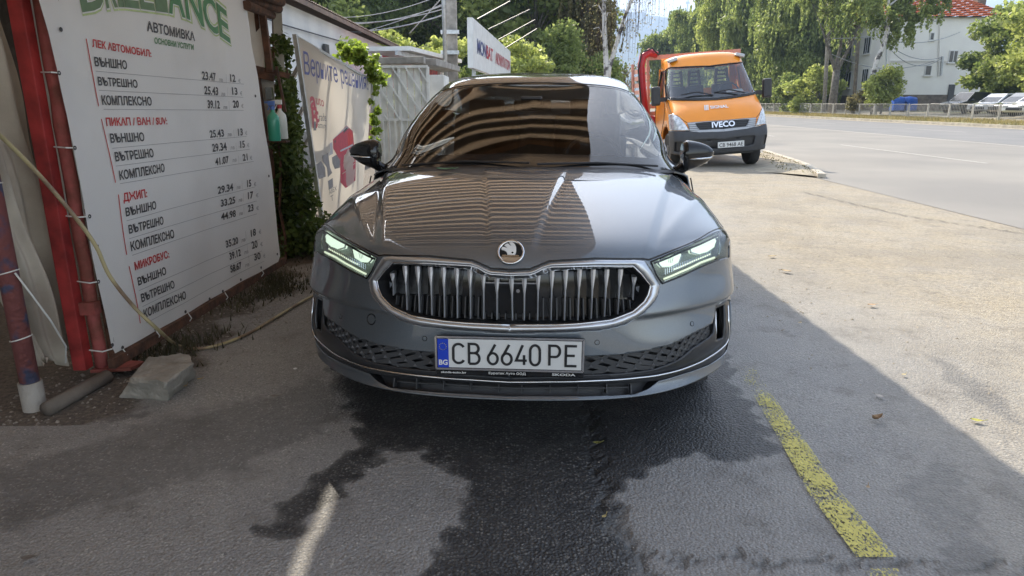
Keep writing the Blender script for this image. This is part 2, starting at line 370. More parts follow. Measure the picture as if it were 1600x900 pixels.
# worn yellow bay line
def yellow_paint():
    m = mat('worn_yellow_paint', (.60, .53, .13), .7, vscale=30, col2=(.46, .41, .10)); n = m.node_tree; L = n.links.new
    out = n.nodes['Material Output']; b = n.nodes['Principled BSDF']; tc = n.nodes.new('ShaderNodeTexCoord')
    at = n.nodes.new('ShaderNodeAttribute'); at.attribute_name = 'wear'
    nz = n.nodes.new('ShaderNodeTexNoise'); nz.inputs['Scale'].default_value = 120; nz.inputs['Detail'].default_value = 8; nz.inputs['Roughness'].default_value = .75
    mp = n.nodes.new('ShaderNodeMapping'); mp.inputs['Scale'].default_value = (1, .55, 1); L(tc.outputs['Object'], mp.inputs[0]); L(mp.outputs[0], nz.inputs['Vector'])
    a = n.nodes.new('ShaderNodeMath'); a.operation = 'GREATER_THAN'; big = n.nodes.new('ShaderNodeTexNoise'); big.inputs['Scale'].default_value = 9; big.inputs['Detail'].default_value = 5; L(tc.outputs['Object'], big.inputs['Vector']); ma = n.nodes.new('ShaderNodeMath'); ma.operation = 'MULTIPLY_ADD'; L(big.outputs['Fac'], ma.inputs[0]); ma.inputs[1].default_value = .28; L(nz.outputs['Fac'], ma.inputs[2]); ms_ = n.nodes.new('ShaderNodeMath'); ms_.operation = 'SUBTRACT'; L(ma.outputs[0], ms_.inputs[0]); ms_.inputs[1].default_value = .14; L(ms_.outputs[0], a.inputs[0]); L(at.outputs['Fac'], a.inputs[1])
    t = n.nodes.new('ShaderNodeBsdfTransparent'); ms = n.nodes.new('ShaderNodeMixShader')
    L(a.outputs[0], ms.inputs[0]); L(t.outputs[0], ms.inputs[1]); L(b.outputs[0], ms.inputs[2]); L(ms.outputs[0], out.inputs['Surface']); return m
La = [G(*p) for p in ((1180, 625), (1212, 680), (1262, 772), (1338, 874))]
Ra = [G(*p) for p in ((1210, 625), (1250, 680), (1313, 772), (1400, 874))]
La.insert(0, G(1150, 575)); Ra.insert(0, G(1178, 575))
vs = []; fs = []; wr = []
NS = 80
def lerp_pts(P, t):
    t = t * (len(P) - 1); i = min(int(t), len(P) - 2); return P[i].lerp(P[i + 1], t - i)
for i in range(NS + 1):
    t = i / NS; a, c = lerp_pts(La, t), lerp_pts(Ra, t)
    for j in range(5):
        p = a.lerp(c, j / 4); vs.append((p.x, p.y, .009)); edge = abs(j - 2) / 2
        wr.append(.57 - .11 * min(1, t * 2.2) + .04 * edge)
for i in range(NS):
    for j in range(4): k = i * 5 + j; fs.append((k, k + 1, k + 6, k + 5))
me = bpy.data.meshes.new('bay_line'); me.from_pydata(vs, [], fs)
a = me.attributes.new('wear', 'FLOAT', 'POINT'); a.data.foreach_set('value', wr)
link('bay_line', me, yellow_paint())['kind'] = 'structure'
me = me.copy()
P0 = [G(1345, 892), G(1372, 920), G(1430, 925), G(1402, 892)]
me2 = bpy.data.meshes.new('bay_line'); me2.from_pydata([(p.x, p.y, .009) for p in P0], [], [(0, 1, 2, 3)])
a = me2.attributes.new('wear', 'FLOAT', 'POINT'); a.data.foreach_set('value', [.56] * 4)
link('bay_line', me2, yellow_paint())['kind'] = 'structure'

# low kerb island at the corner by the truck, with weeds and soil behind it
isl = [(1196, 240), (1215, 247), (1240, 255), (1262, 264), (1284, 279)]
ip = [G(*p) for p in isl]
mb = MB(); n_ = len(ip); fine = [lerp_pts(ip, t) for t in np.linspace(0, 1, 25)]; vs_ = []; prf = [(-.02, 0), (0, .07), (.35, .095), (.8, .07), (1.3, .02), (1.7, -.01)]
for i, p in enumerate(fine):
    e_ = min(1, i / 5, (24 - i) / 2 + .4)
    for d_, z_ in prf: vs_.append((p.x - .49 * d_, p.y + .87 * d_, z_ * e_ - .004))
mb.add(vs_, [(i * 6 + k, (i + 1) * 6 + k, (i + 1) * 6 + k + 1, i * 6 + k + 1) for i in range(24) for k in range(5)])
tag(mb.build('kerb_island', M['sand'], smooth=True), kind='structure')
kb = bpy.data.objects['kerb_island']
for i in range(n_ - 1):
    a, b = ip[i], ip[i + 1]; L_ = (b - a).length; k = max(1, round(L_ / .8))
    for j in range(k):
        p = a.lerp(b, j / k); q = a.lerp(b, (j + .97) / k); s_ = MB().bar((p.x, p.y, .035), (q.x, q.y, .035), .14, .11)
        s_.build('kerb_stone', M['kerbst'], kb, bevel=.015)

# ================================================================ HILLS
M['hill'] = mat('wooded_mountain', (.055, .085, .05), .95, vscale=.004, col2=(.10, .12, .07), detail=10)
hx = np.linspace(-2600, 3000, 141); hy = np.linspace(1700, 5200, 61); HX, HY = np.meshgrid(hx, hy)
ridge = 560 + 60 * np.sin(HX / 420 + 1.3) + 35 * np.sin(HX / 170) + 16 * np.sin(HX / 61 + .6) + 8 * np.sin(HX / 23) - 90 * np.clip((HX - 900) / 900, 0, 2)
prof = np.clip((HY - 1700) / 2500, 0, 1) ** 1.25 * np.clip(1 - (HY - 4200).clip(0) / 2600, .3, 1)
HZ = ridge * prof * .93 + (12 * np.sin(HX / 90 + HY / 130) + 9 * np.sin(HX / 47 - HY / 60)) * prof - .5
I_ = np.arange(HX.size).reshape(HX.shape); F_ = np.stack([I_[:-1, :-1], I_[:-1, 1:], I_[1:, 1:], I_[1:, :-1]], -1).reshape(-1, 4)
link('mountain', npmesh('mountain', np.stack([HX, HY, HZ], -1).reshape(-1, 3), F_), M['hill'], smooth=True)['kind'] = 'structure'
mb = MB(); mb.tube([(1009, 4200, 470), (1009, 4200, 600)], [5, 2], 6); mb.tube([(1009, 4200, 550), (1009, 4200, 562)], [11, 11], 8)
tag(mb.build('transmitter_mast', M['concrete']), 'tiny hazy transmitter mast on the mountain ridge above the bare birch', 'mast')

# ================================================================ ROADSIDE FENCE
FX = 30.0
fe = empty('road_railing', (FX, 38, .2), label='pale metal railing of barred panels along the far side of the road', cat='railing')
M['rail'] = mat('weathered_railing_paint', (.50, .48, .43), .6, vscale=9, col2=(.33, .30, .26))
def rail_panel_mesh(L_):
    m_ = MB(); h = 1.02; r = .022; c = .12
    m_.tube([(0, 0, .08), (0, 0, h - c), (0, c * .3, h - c * .3), (0, c, h), (0, L_ - c, h), (0, L_ - c * .3, h - c * .3), (0, L_, h - c), (0, L_, .08)], r, 6)
    m_.bar((0, 0, .2), (0, L_, .2), .03)
    k = 14
    for i in range(1, k): m_.bar((0, L_ * i / k, .2), (0, L_ * i / k, h - .01), .014)
    return m_
pm = None; ypos = 35.8; i = 0
ob_panel = rail_panel_mesh(2.26).build('railing_panel', M['rail'], fe); post0 = MB().box((0, 0, .52), (.07, .07, 1.08)).build('railing_post', M['rail'], fe)
ob_panel.location = (0, ypos - 38 + .1, 0); post0.location = (0, ypos - 38 - .02, 0)
for i in range(1, 27):
    a = ob_panel.copy(); COL.objects.link(a); a.location = (random.uniform(-.02, .02), ypos - 38 + .1 + 2.5 * i, .0); a.rotation_euler = (random.uniform(-.012, .012), random.uniform(-.03, .03), 0)
    b = post0.copy(); COL.objects.link(b); b.location = (0, ypos - 38 - .02 + 2.5 * i, 0); b.rotation_euler = (0, random.uniform(-.02, .02), 0)
# verge grass: thin blades
def blades(name, pts, h, w, m, parent=None, kind='stuff'):
    n = len(pts); pts = np.asarray(pts); ang = RNG.uniform(0, 2 * np.pi, n); hh = h * RNG.uniform(.4, 1.2, n); ww = w * RNG.uniform(.6, 1.3, n)
    dx, dy = np.cos(ang) * ww, np.sin(ang) * ww; lean = RNG.normal(0, .35, (n, 2)) * hh[:, None]
    a = pts + np.stack([-dx, -dy, np.zeros(n)], 1); b = pts + np.stack([dx, dy, np.zeros(n)], 1)
    c = pts + np.stack([lean[:, 0], lean[:, 1], hh], 1)
    V_ = np.stack([a, b, c], 1).reshape(-1, 3); F_ = np.arange(3 * n).reshape(-1, 3)
    o = link(name, npmesh(name, V_, F_, 3), m, parent)
    if kind: o['kind'] = kind
    return o
M['grass'] = leafmat('verge_grass', (.12, .11, .04), (.34, .28, .13), .3, .5)
M['grassg'] = leafmat('green_weeds', (.06, .06, .02), (.20, .18, .08), .3, 2)
n = 26000; gx_ = RNG.uniform(26.8, 30.6, n); gy_ = RNG.uniform(30, 100, n); ok = np.sin(gx_ * 2.1 + gy_ * .7) + np.sin(gy_ * 1.9) + RNG.normal(0, .8, n) > -.3
tag(blades('verge_grass', np.stack([gx_, gy_, np.full(n, .15) + (gx_ - 26.7) * .018], 1)[ok], .22, .02, M['grass']), 'dry yellow grass along the foot of the railing', 'grass')
n = 450; t_ = RNG.uniform(0.3, n_ - 1.001, n); ii = t_.astype(int); fr = (t_ - ii)[:, None]
pa = np.array([tuple(p) for p in ip]); bs = pa[ii] * (1 - fr) + pa[ii + 1] * fr; off = RNG.uniform(.08, .95, n)[:, None] ** 1.3
bs = bs + off * np.array([-.5, .9, 0]); bs[:, 2] = .075
tag(blades('weeds', bs, .035, .012, M['grassg']), 'green weeds growing on the low kerb island by the truck', 'weeds')
# ================================================================ WASH BAY CANOPY (overhead, casts the shade)
CZ = 2.80
def canopy_mat():
    m = mat('weathered_fibreglass_sheet', (.16, .11, .08), .55, var=.3, vscale=2.5, detail=8); n = m.node_tree; out = n.nodes['Material Output']; b = n.nodes['Principled BSDF']
    t = n.nodes.new('ShaderNodeBsdfTranslucent'); t.inputs[0].default_value = (.52, .36, .22, 1)
    ms = n.nodes.new('ShaderNodeMixShader')
    tc = n.nodes['Texture Coordinate']; sp = n.nodes.new('ShaderNodeSeparateXYZ'); n.links.new(tc.outputs['Object'], sp.inputs[0])
    def mm(op, a, b=0.0):
        x = n.nodes.new('ShaderNodeMath'); x.operation = op
        for i, v_ in enumerate((a, b)):
            if isinstance(v_, float): x.inputs[i].default_value = v_
            else: n.links.new(v_, x.inputs[i])
        return x.outputs[0]
    # shading stripes put into the sheet's colour: dark opaque valleys, bright translucent ridges
    s_ = mm('SINE', mm('MULTIPLY', mm('ADD', sp.outputs['Y'], 3.0), 2 * math.pi / .27)); mr = n.nodes.new('ShaderNodeMapRange'); mr.interpolation_type = 'SMOOTHSTEP'
    mr.inputs[1].default_value = -.1; mr.inputs[2].default_value = .95; mr.inputs[3].default_value = .03; mr.inputs[4].default_value = .62; n.links.new(s_, mr.inputs[0]); n.links.new(mr.outputs[0], ms.inputs[0])
    n.links.new(b.outputs[0], ms.inputs[1]); n.links.new(t.outputs[0], ms.inputs[2]); n.links.new(ms.outputs[0], out.inputs['Surface']); return m
M['canopy'] = canopy_mat()
M['beam'] = mat('brown_beam', (.10, .05, .035), .7, var=.3, bump=.3)
can = empty('wash_bay_canopy', (-2.2, 3, 0), label='corrugated brown canopy roof over the wash bay, its posts behind the price banner', cat='canopy')
def corr(x0, x1, y0, y1, z, pitch=.27, amp=.015):
    xs = np.linspace(x0, x1, 3); ys = np.linspace(y0, y1, int((y1 - y0) / pitch * 10) + 1); XX, YY = np.meshgrid(xs, ys); ZZ = z + amp * np.sin(YY * 2 * np.pi / pitch)
    # ragged sheet ends follow the ridges
    if 0: XX = XX + np.where(np.isclose(XX, x1), .012 * np.sin(YY * 2 * np.pi / pitch), 0)
    I_ = np.arange(XX.size).reshape(XX.shape); F_ = np.stack([I_[:-1, :-1], I_[:-1, 1:], I_[1:, 1:], I_[1:, :-1]], -1).reshape(-1, 4)
    return npmesh('roof_sheet', np.stack([XX + 2.2, YY - 3, ZZ], -1).reshape(-1, 3), F_)
EDGE = .74
k = 0; yy = -2.6
while yy < 9.0:
    y1 = min(yy + .93, 9.1); jz = .002 * (k % 2)
    if y1 <= 5.8: link('roof_sheet', corr(-5.2, -1.695, yy, y1, CZ + jz), M['canopy'], can, True); link('roof_sheet', corr(-1.658, EDGE + .05, yy, y1, CZ + jz), M['canopy'], can, True)
    else: link('roof_sheet', corr(-5.2, EDGE + .05, yy, y1, CZ + jz), M['canopy'], can, True)
    yy = y1; k += 1
for x_ in (-5.1, -2.3): MB().bar((x_ + 2.2, -5.6, CZ - .13), (x_ + 2.2, 6.0, CZ - .13), .07, .12).build('beam', M['beam'], can)
M['wood'] = mat('bare_wood_batten', (.42, .24, .12), .8, vscale=6, var=.3)
for y_ in (-2.4, -1.2, 3.3, 4.05, 4.8, 6.02): MB().bar((-2.95 if y_ not in (3.3, 4.05, 4.8) else .68, y_ - 3, CZ - .055), (EDGE + 2.1, y_ - 3, CZ - .055), .05, .07).build('rafter', M['wood'], can)
for p in ((-5.1, -2.4), (-5.1, 3), (-5.1, 8.6), (-2.3, -2.4), (-2.45, 5.6), (EDGE - .25, -2.4)): MB().bar((p[0] + 2.2, p[1] - 3, 0), (p[0] + 2.2, p[1] - 3, CZ - .2), .08, .08).build('post', M['beam'], can)
M['dark_wall'] = mat('dark_bay_wall', (.06, .055, .05), .9, var=.3, bump=.3)
w = MB().box((-5.3, 3, 1.35), (.06, 12, 2.7)).build('bay_wall', M['dark_wall']); tag(w, 'dark rear wall of the wash bay seen past the canvas curtain', 'wall')

# ================================================================ CURTAIN AND POSTS AT THE LEFT EDGE
def canvas(m_scale=3):
    m = mat('stained_canvas', (.62, .57, .47), .9, vscale=2.6, col2=(.36, .31, .25), bump=.3, bscale=200, detail=9); return m
M['canvas'] = canvas()
nS, nT = 90, 60; vs = []
for j in range(nT + 1):
    t = j / nT; h = .10 + t * 2.5
    ya = 2.90 - .85 * t ** 1.05; yb = 3.24 + .03 * math.sin(t * 5)
    for i in range(nS + 1):
        s = i / nS; yv = ya + (yb - ya) * s
        xv = -2.20 + .035 * math.sin(s * 17 + t * 1.5) * (1 - .4 * t) + .02 * math.sin(s * 41 + 2 * t) + .012 * math.sin(t * 23 + s * 9) + .03 * math.sin(t * 3.1 + s * 3)
        hv = h if j else h + .04 * math.sin(s * 9) + .03 * (1 - s)
        vs.append((xv, yv, hv))
I_ = np.arange((nS + 1) * (nT + 1)).reshape(nT + 1, nS + 1); F_ = np.stack([I_[:-1, :-1], I_[:-1, 1:], I_[1:, 1:], I_[1:, :-1]], -1).reshape(-1, 4)
o = link('canvas_curtain', npmesh('canvas_curtain', vs, F_), M['canvas'], smooth=True); md = o.modifiers.new('s', 'SOLIDIFY'); md.thickness = .004
tag(o, 'dirty off-white canvas curtain hanging beside the bright red square post', 'curtain')
# curtain hem rope
po = MB().tube([(-2.10, 2.755, .0), (-2.10, 2.755, .13)], .046, 14).build('pole_foot', M['concrete'], smooth=40)
pole = MB().tube([(-2.10, 2.755, .12), (-2.10, 2.755, 2.0), (-2.11, 2.755, 2.66)], .038, 14).build('peeling_pole', M['blue_red'], smooth=True); po.parent = pole
tag(pole, 'round pole with peeling red and blue paint, zip tied beside the canvas curtain', 'pole')
for h in (.33, .62, .98, 1.3):
    MB().tube([(-2.10 + .041 * math.cos(a), 2.755 + .041 * math.sin(a), h + .01 * math.cos(a)) for a in np.linspace(0, 2 * math.pi, 14)], .0028, 5).build('zip_tie', M['zip'], pole)
MB().tube([(-2.06, 2.74, .62), (-2.03, 2.78, .5), (-2.02, 2.84, .38), (-2.05, 2.95, .22), (-2.1, 3.0, .12)], .004, 6).build('cord', M['zip'], pole)
rp = MB().box((-2.075, 3.08, 1.37), (.062, .062, 2.62)).build('red_post', M['red_paint'], bevel=.004)
tag(rp, 'bright red square steel post left of the price banner', 'post')
wp = MB().tube([(-2.05, 3.17, .32), (-2.055, 3.17, 1.2), (-2.05, 3.17, 2.6)], .014, 8).build('white_conduit', M['white_paint'], smooth=True)
tag(wp, 'thin white conduit running up between the red post and the rusty pink post', 'pipe')
pp = empty('rusty_post', (-1.985, 3.15, 0), label='faded pink rusty steel angle post carrying the left edge of the price banner', cat='post')
m_ = MB(); z_ = [.03 + i * .13 for i in range(21)]
m_.tube([(-.03 + .003 * math.sin(i * 2), -.02, z) for i, z in enumerate(z_)], [.03 + .003 * math.sin(i * 3.1) for i in range(21)], 9)
m_.build('post_tube', M['rust_pink'], pp, smooth=True)
m_ = MB(); m_.bar((.012, .01, .05), (.012, .01, 2.65), .035, .006, up=(0, 1, 0)); m_.build('flange', M['rust'], pp)
m_ = MB()
for i in range(60): z = .1 + i * .042; m_.box((.012 + random.uniform(-.006, .012), .004, z), (.018, .02, random.uniform(.01, .03)), rz=random.random())
o = m_.build('rust_flakes', M['rust'], pp); o['kind'] = 'stuff'
MB().prism([(-.06, -.07), (.12, -.04), (.14, .05), (-.03, .08)], .035, .05).build('foot_plate', M['rust_pink'], pp)
MB().box((-.03, -.05, .36), (.09, .05, .06)).build('bracket', M['rust_pink'], pp)
br = MB().bar((-1.95, 3.10, .075), (-1.80, 5.25, .10), .035, .05).build('bottom_rail', M['rust']); tag(br, 'rusty steel rail under the bottom edge of the price banner', 'rail')
gp = MB().tube([G(72, 640, .03), G(168, 588, .03)], .032, 12).build('ground_pipe', M['dark_grey'], smooth=True); gp.data.materials[0] = mat('dirty_pipe', (.14, .12, .10), .8, bump=.4); tag(gp, 'dirty round pipe lying on the ground at the foot of the curtain', 'pipe')

# ================================================================ flat things measured on planes
class Plane:
    def __init__(s, p0, p1, p2, disp=None):
        s.o = Vector(p0); s.e = (Vector(p1) - s.o).normalized(); n = s.e.cross(Vector(p2) - s.o).normalized()
        if n.dot(s.o - C0) > 0: n = -n
        s.n = n; s.u = n.cross(s.e).normalized()
        if s.u.z < 0: s.u = -s.u
        s.disp = disp or (lambda a, b: 0.0)
    def hit(s, px, py):
        d = ray(px, py); k = (s.o - C0).dot(s.n) / d.dot(s.n); p = C0 + d * k - s.o; return p.dot(s.e), p.dot(s.u)
    def pt(s, a, b, off=0.0): return s.o + s.e * a + s.u * b + s.n * (off + s.disp(a, b))
    def text(s, t, bl, br_, tl, off=.003, offset=0.0, mb=None, shear=0):
        B, Rr, T = s.hit(*bl), s.hit(*br_), s.hit(*tl)
        w = math.hypot(Rr[0] - B[0], Rr[1] - B[1]); ex = ((Rr[0] - B[0]) / w, (Rr[1] - B[1]) / w)
        h = T[1] - B[1]; h = abs(h); ey = ((T[0] - B[0]) * .35 / h, 1)
        f = lambda x, y: s.pt(B[0] + ex[0] * x + ey[0] * y, B[1] + ex[1] * x + ey[1] * y, off)
        return text_mesh(t, f, w, h, offset, mb, shear)
    def line(s, a, b, w, off=.003, mb=None):
        A, B = s.hit(*a), s.hit(*b); mb = mb or MB(); n_ = 8; b0 = len(mb.v); dx, dy = B[0] - A[0], B[1] - A[1]; L_ = math.hypot(dx, dy); nx_, ny_ = -dy / L_ * w / 2, dx / L_ * w / 2
        for i in range(n_ + 1):
            t = i / n_; q = (A[0] + dx * t, A[1] + dy * t)
            mb.v += [tuple(s.pt(q[0] + nx_, q[1] + ny_, off)), tuple(s.pt(q[0] - nx_, q[1] - ny_, off))]
        mb.f += [(b0 + 2 * i, b0 + 2 * i + 1, b0 + 2 * i + 3, b0 + 2 * i + 2) for i in range(n_)]; return mb
    def poly(s, pts, off=.003, mb=None, px=True):
        mb = mb or MB(); b0 = len(mb.v); q = [s.hit(*p) if px else p for p in pts]
        mb.v += [tuple(s.pt(a, b, off)) for a, b in q]; mb.f.append(tuple(range(b0, b0 + len(q)))); return mb
    def cloth(s, outline, n=40, off=0.0, px=True):
        """outline: list of (left, right) pairs from bottom to top -> grid of quads"""
        q = [(s.hit(*a), s.hit(*b)) if px else (a, b) for a, b in outline]; vs = []; rows = 0
        for (l0, r0), (l1, r1) in zip(q[:-1], q[1:]):
            for j in range(8 if (l1, r1) != q[-1] else 9):
                t = j / 8; l = [l0[i] + (l1[i] - l0[i]) * t for i in (0, 1)]; r = [r0[i] + (r1[i] - r0[i]) * t for i in (0, 1)]; rows += 1
                for k in range(n + 1):
                    f = k / n; a, b = l[0] + (r[0] - l[0]) * f, l[1] + (r[1] - l[1]) * f; vs.append(tuple(s.pt(a, b, off)))
        I_ = np.arange(rows * (n + 1)).reshape(rows, n + 1); F_ = np.stack([I_[:-1, :-1], I_[:-1, 1:], I_[1:, 1:], I_[1:, :-1]], -1).reshape(-1, 4)
        return npmesh('cloth', vs, F_)
def vinyl(name, col, tr):
    m = mat(name, col, .42, col2=tuple(c * .80 for c in col), vscale=1.7, stops=(.45, .80), detail=10, bump=.25, bscale=6); n = m.node_tree; out = n.nodes['Material Output']; b = n.nodes['Principled BSDF']
    t = n.nodes.new('ShaderNodeBsdfTranslucent'); t.inputs[0].default_value = tuple(col) + (1,)
    ms = n.nodes.new('ShaderNodeMixShader'); ms.inputs[0].default_value = tr
    n.links.new(b.outputs[0], ms.inputs[1]); n.links.new(t.outputs[0], ms.inputs[2]); n.links.new(ms.outputs[0], out.inputs['Surface']); return m
M['vinyl'] = vinyl('banner_vinyl', (.80, .80, .78), .2); M['vinyl2'] = vinyl('backlit_banner_vinyl', (.84, .80, .72), .62)
def ink(name, c): M[name] = mat(name, c, .5, var=.12, vscale=20)
ink('ink_dark', (.055, .055, .06)); ink('ink_red', (.50, .03, .035)); ink('ink_green', (.07, .22, .09)); ink('ink_palegreen', (.45, .55, .25)); ink('ink_grey', (.30, .30, .31)); ink('ink_blue', (.07, .09, .28)); ink('ink_olive', (.12, .20, .10))
# ---- price banner
A1 = AtY(180, 550, 3.15); A1b = Vector((A1.x, A1.y, 2)); B1 = AtY(435, 405, 5.06)
P1 = Plane(A1, (B1.x, B1.y, A1.z), A1b, lambda a, b: .007 * math.sin(a * 4.1 + b * 2) + .004 * math.sin(b * 9 + a) + .003 * math.sin(a * 13 - b * 5))
ban = empty('price_banner', (A1.x, A1.y, 0), label='large white car wash price banner tied to the rusty frame at the left', cat='banner')
ban_in = Matrix.Translation(-ban.location)
def child(mb, name, m, parent, smooth=None):
    o = mb.build(name, m, None, smooth); o.data.transform(Matrix.Translation(-parent.location)); o.parent = parent; return o
L1 = [(180, 552), (174, 540), (152, 440), (128, 320), (117, 267), (103, 178), (89, 107), (75, 53), (58, 0)]
R1 = [(433, 409), (436, 400), (432, 340), (423, 265), (419, 235), (413, 190), (404, 120), (393, 60), (385, 0)]
ol = list(zip(L1, R1)); l_, r_ = P1.hit(58, 0), P1.hit(385, 0)
q_ = [(P1.hit(*a), P1.hit(*b)) for a, b in ol] + [((l_[0] - .02, 2.3), (r_[0], 2.3))]
me = P1.cloth(q_, 44, px=False); o = link('banner_sheet', me, M['vinyl'], None, True); me.transform(Matrix.Translation(-ban.location)); o.parent = ban
def put(t, bl, br_, tl, m, name='lettering', offset=.026):
    o = child(P1.text(t, bl, br_, tl, offset=offset), name, M[m], ban); o['label'] = 'printed line reading ' + t.replace('/', 'and') ; return o
rows = [
 ('АВТОМИВКА', (229, 48), (302, 64), (230, 33), 'ink_dark'), ('ОСНОВНИ УСЛУГИ', (240, 67.5), (300, 78), (240.6, 58.6), 'ink_green'),
 ('ЛЕК АВТОМОБИЛ:', (143, 73), (236, 89), (142, 61), 'ink_red'), ('ВЪНШНО', (147.5, 103), (201, 108), (146.4, 89), 'ink_dark'),
 ('ВЪТРЕШНО', (153.5, 133), (217.5, 137), (152, 120), 'ink_dark'), ('КОМПЛЕКСНО', (160, 163.5), (239, 164.6), (158.5, 149), 'ink_dark'),
 ('23.47', (312.8, 123.7), (335, 126), (312, 111), 'ink_dark'), ('12', (358, 127), (366, 128), (357, 115.5), 'ink_dark'),
 ('25.43', (317, 147), (339.5, 148.5), (317, 134), 'ink_dark'), ('13', (361, 147.5), (369, 148), (360, 136), 'ink_dark'),
 ('39.12', (323.5, 168.8), (343, 169.5), (323, 156), 'ink_dark'), ('20', (362.5, 168), (371.5, 168), (362, 156.5), 'ink_dark'),
 ('ПИКАП / ВАН / SUV:', (166, 196.5), (264, 194), (166, 184), 'ink_red'), ('ВЪНШНО', (172, 223), (226, 220), (171.7, 209), 'ink_dark'),
 ('ВЪТРЕШНО', (179, 252), (240, 245), (177, 238), 'ink_dark'), ('КОМПЛЕКСНО', (185, 281), (258, 268), (184, 267), 'ink_dark'),
 ('25.43', (327.7, 215), (349.4, 213), (327, 203.3), 'ink_dark'), ('13', (370, 212), (378, 211), (370, 200.8), 'ink_dark'),
 ('29.34', (331.6, 237), (353, 234), (330.5, 224.6), 'ink_dark'), ('15', (373, 231), (381, 230), (373, 220), 'ink_dark'),
 ('41.07', (336, 258.4), (355.4, 254), (336, 247), 'ink_dark'), ('21', (376.7, 251.3), (385, 250), (376.5, 240.6), 'ink_dark'),
 ('ДЖИП:', (191, 315), (228, 307.5), (190, 302), 'ink_red'), ('ВЪНШНО', (195, 338), (244, 326), (194, 325), 'ink_dark'),
 ('ВЪТРЕШНО', (200, 365), (257, 350), (199, 352), 'ink_dark'), ('КОМПЛЕКСНО', (203, 392), (274, 371), (202, 378), 'ink_dark'),
 ('29.34', (340.5, 303), (362, 297), (340, 291.4), 'ink_dark'), ('15', (384, 292), (390.5, 291), (384, 281), 'ink_dark'),
 ('33.25', (345.6, 323), (366, 317), (345, 312), 'ink_dark'), ('17', (386, 311), (394, 309), (386, 300), 'ink_dark'),
 ('44.98', (347, 344), (368, 338), (346, 333), 'ink_dark'), ('23', (387, 331), (395, 329), (387, 320), 'ink_dark'),
 ('МИКРОБУС:', (208, 422), (265, 402), (207, 410), 'ink_red'), ('ВЪНШНО', (212, 446), (259, 428), (211, 434), 'ink_dark'),
 ('ВЪТРЕШНО', (217, 472), (271, 449), (215, 460), 'ink_dark'), ('КОМПЛЕКСНО', (221, 497), (288, 466), (220, 484), 'ink_dark'),
 ('35.20', (354, 387), (373, 380), (353, 376), 'ink_dark'), ('18', (392, 370), (399, 367), (392, 359), 'ink_dark'),
 ('39.12', (359, 406), (377, 399), (358, 395), 'ink_dark'), ('20', (393, 389), (401, 386), (393, 377), 'ink_dark'),
 ('58.67', (360, 426), (378, 419), (359, 415), 'ink_dark'), ('30', (396, 407), (405, 404), (396, 396), 'ink_dark')]
for t, a, b, c, mm in rows:
    put(t, a, b, c, mm, 'price' if t[0].isdigit() else 'lettering')
    if t[0].isdigit():
        sm = 'лв' if '.' in t else '€'; sl = (b[1] - a[1]) / (b[0] - a[0]); x0 = b[0] + (5 if '.' in t else 4); w_ = 6 if '.' in t else 3.5
        y0 = b[1] + sl * (x0 - b[0]) + .5
        o = child(P1.text(sm, (x0, y0), (x0 + w_, y0 + sl * w_), (x0, y0 - 6)), 'currency', M['ink_grey'], ban)
for a, b in [((149, 111), (379, 131.5)), ((154.6, 141), (378, 152)), ((161.7, 170.6), (379, 172.4)), ((174, 231.7), (384, 213)), ((179, 259.5), (389, 233)), ((185, 287), (394.5, 252)),
             ((196, 345), (396, 292)), ((200, 373), (399, 314)), ((204, 399), (400, 334)), ((213, 454), (404, 374)), ((218, 479), (407, 392)), ((224, 505), (410, 408))]:
    child(P1.line(a, b, .0022), 'rule_line', M['ink_grey'], ban)
for a, b in [((133, 60.4), (153.5, 166)), ((157.5, 186), (178, 285.4)), ((182.7, 304), (196, 398)), ((199, 416), (215, 505))]:
    child(P1.line(a, b, .006), 'red_bar', M['ink_red'], ban)
for y_ in ((351, 116, 352, 130), (354, 136, 354, 150), (356, 158, 357, 171), (363, 203, 364, 216), (366, 223, 367, 236), (369, 243, 370, 256), (375, 282, 376, 296), (378, 302, 379, 315), (380, 322, 381, 335), (384, 361, 385, 374), (386, 379, 387, 392), (388, 398, 389, 411)):
    child(P1.line((y_[0], y_[1]), (y_[2], y_[3]), .0018), 'rule_line', M['ink_grey'], ban)
# arched word, one letter at a time (pale halo, pale outline, dark green face)
base = [(127, 17), (166, 11), (186, 9), (196, 9), (220, 12), (242, 15.5), (262, 18.5), (290, 27), (318, 42), (342, 55), (361, 68)]
word = 'BRILLIANCE'
for ch, a, b in zip(word, base[:-1], base[1:]):
    A_, B_ = P1.hit(*a), P1.hit(*b); w = math.hypot(B_[0] - A_[0], B_[1] - A_[1]) * .93; ex = ((B_[0] - A_[0]) / w * .93, (B_[1] - A_[1]) / w * .93); hh = .205 if ch not in 'CE' else .20
    for nm, mm, of, g in (('letter_halo', 'ink_palegreen', .0015, .075), ('letter_outline', 'vinyl', .0025, .045), ('letter', 'ink_olive' if ch in 'BRILLI' else 'ink_green', .0035, .022)):
        f = lambda x, y, of=of: P1.pt(A_[0] + ex[0] * x - .10 * ex[1] * y, A_[1] + ex[1] * x + y, of)
        child(text_mesh(ch, f, w * (1 + (g - .02) * 1.2), hh * (1 + g - .02), g), nm, M[mm], ban)
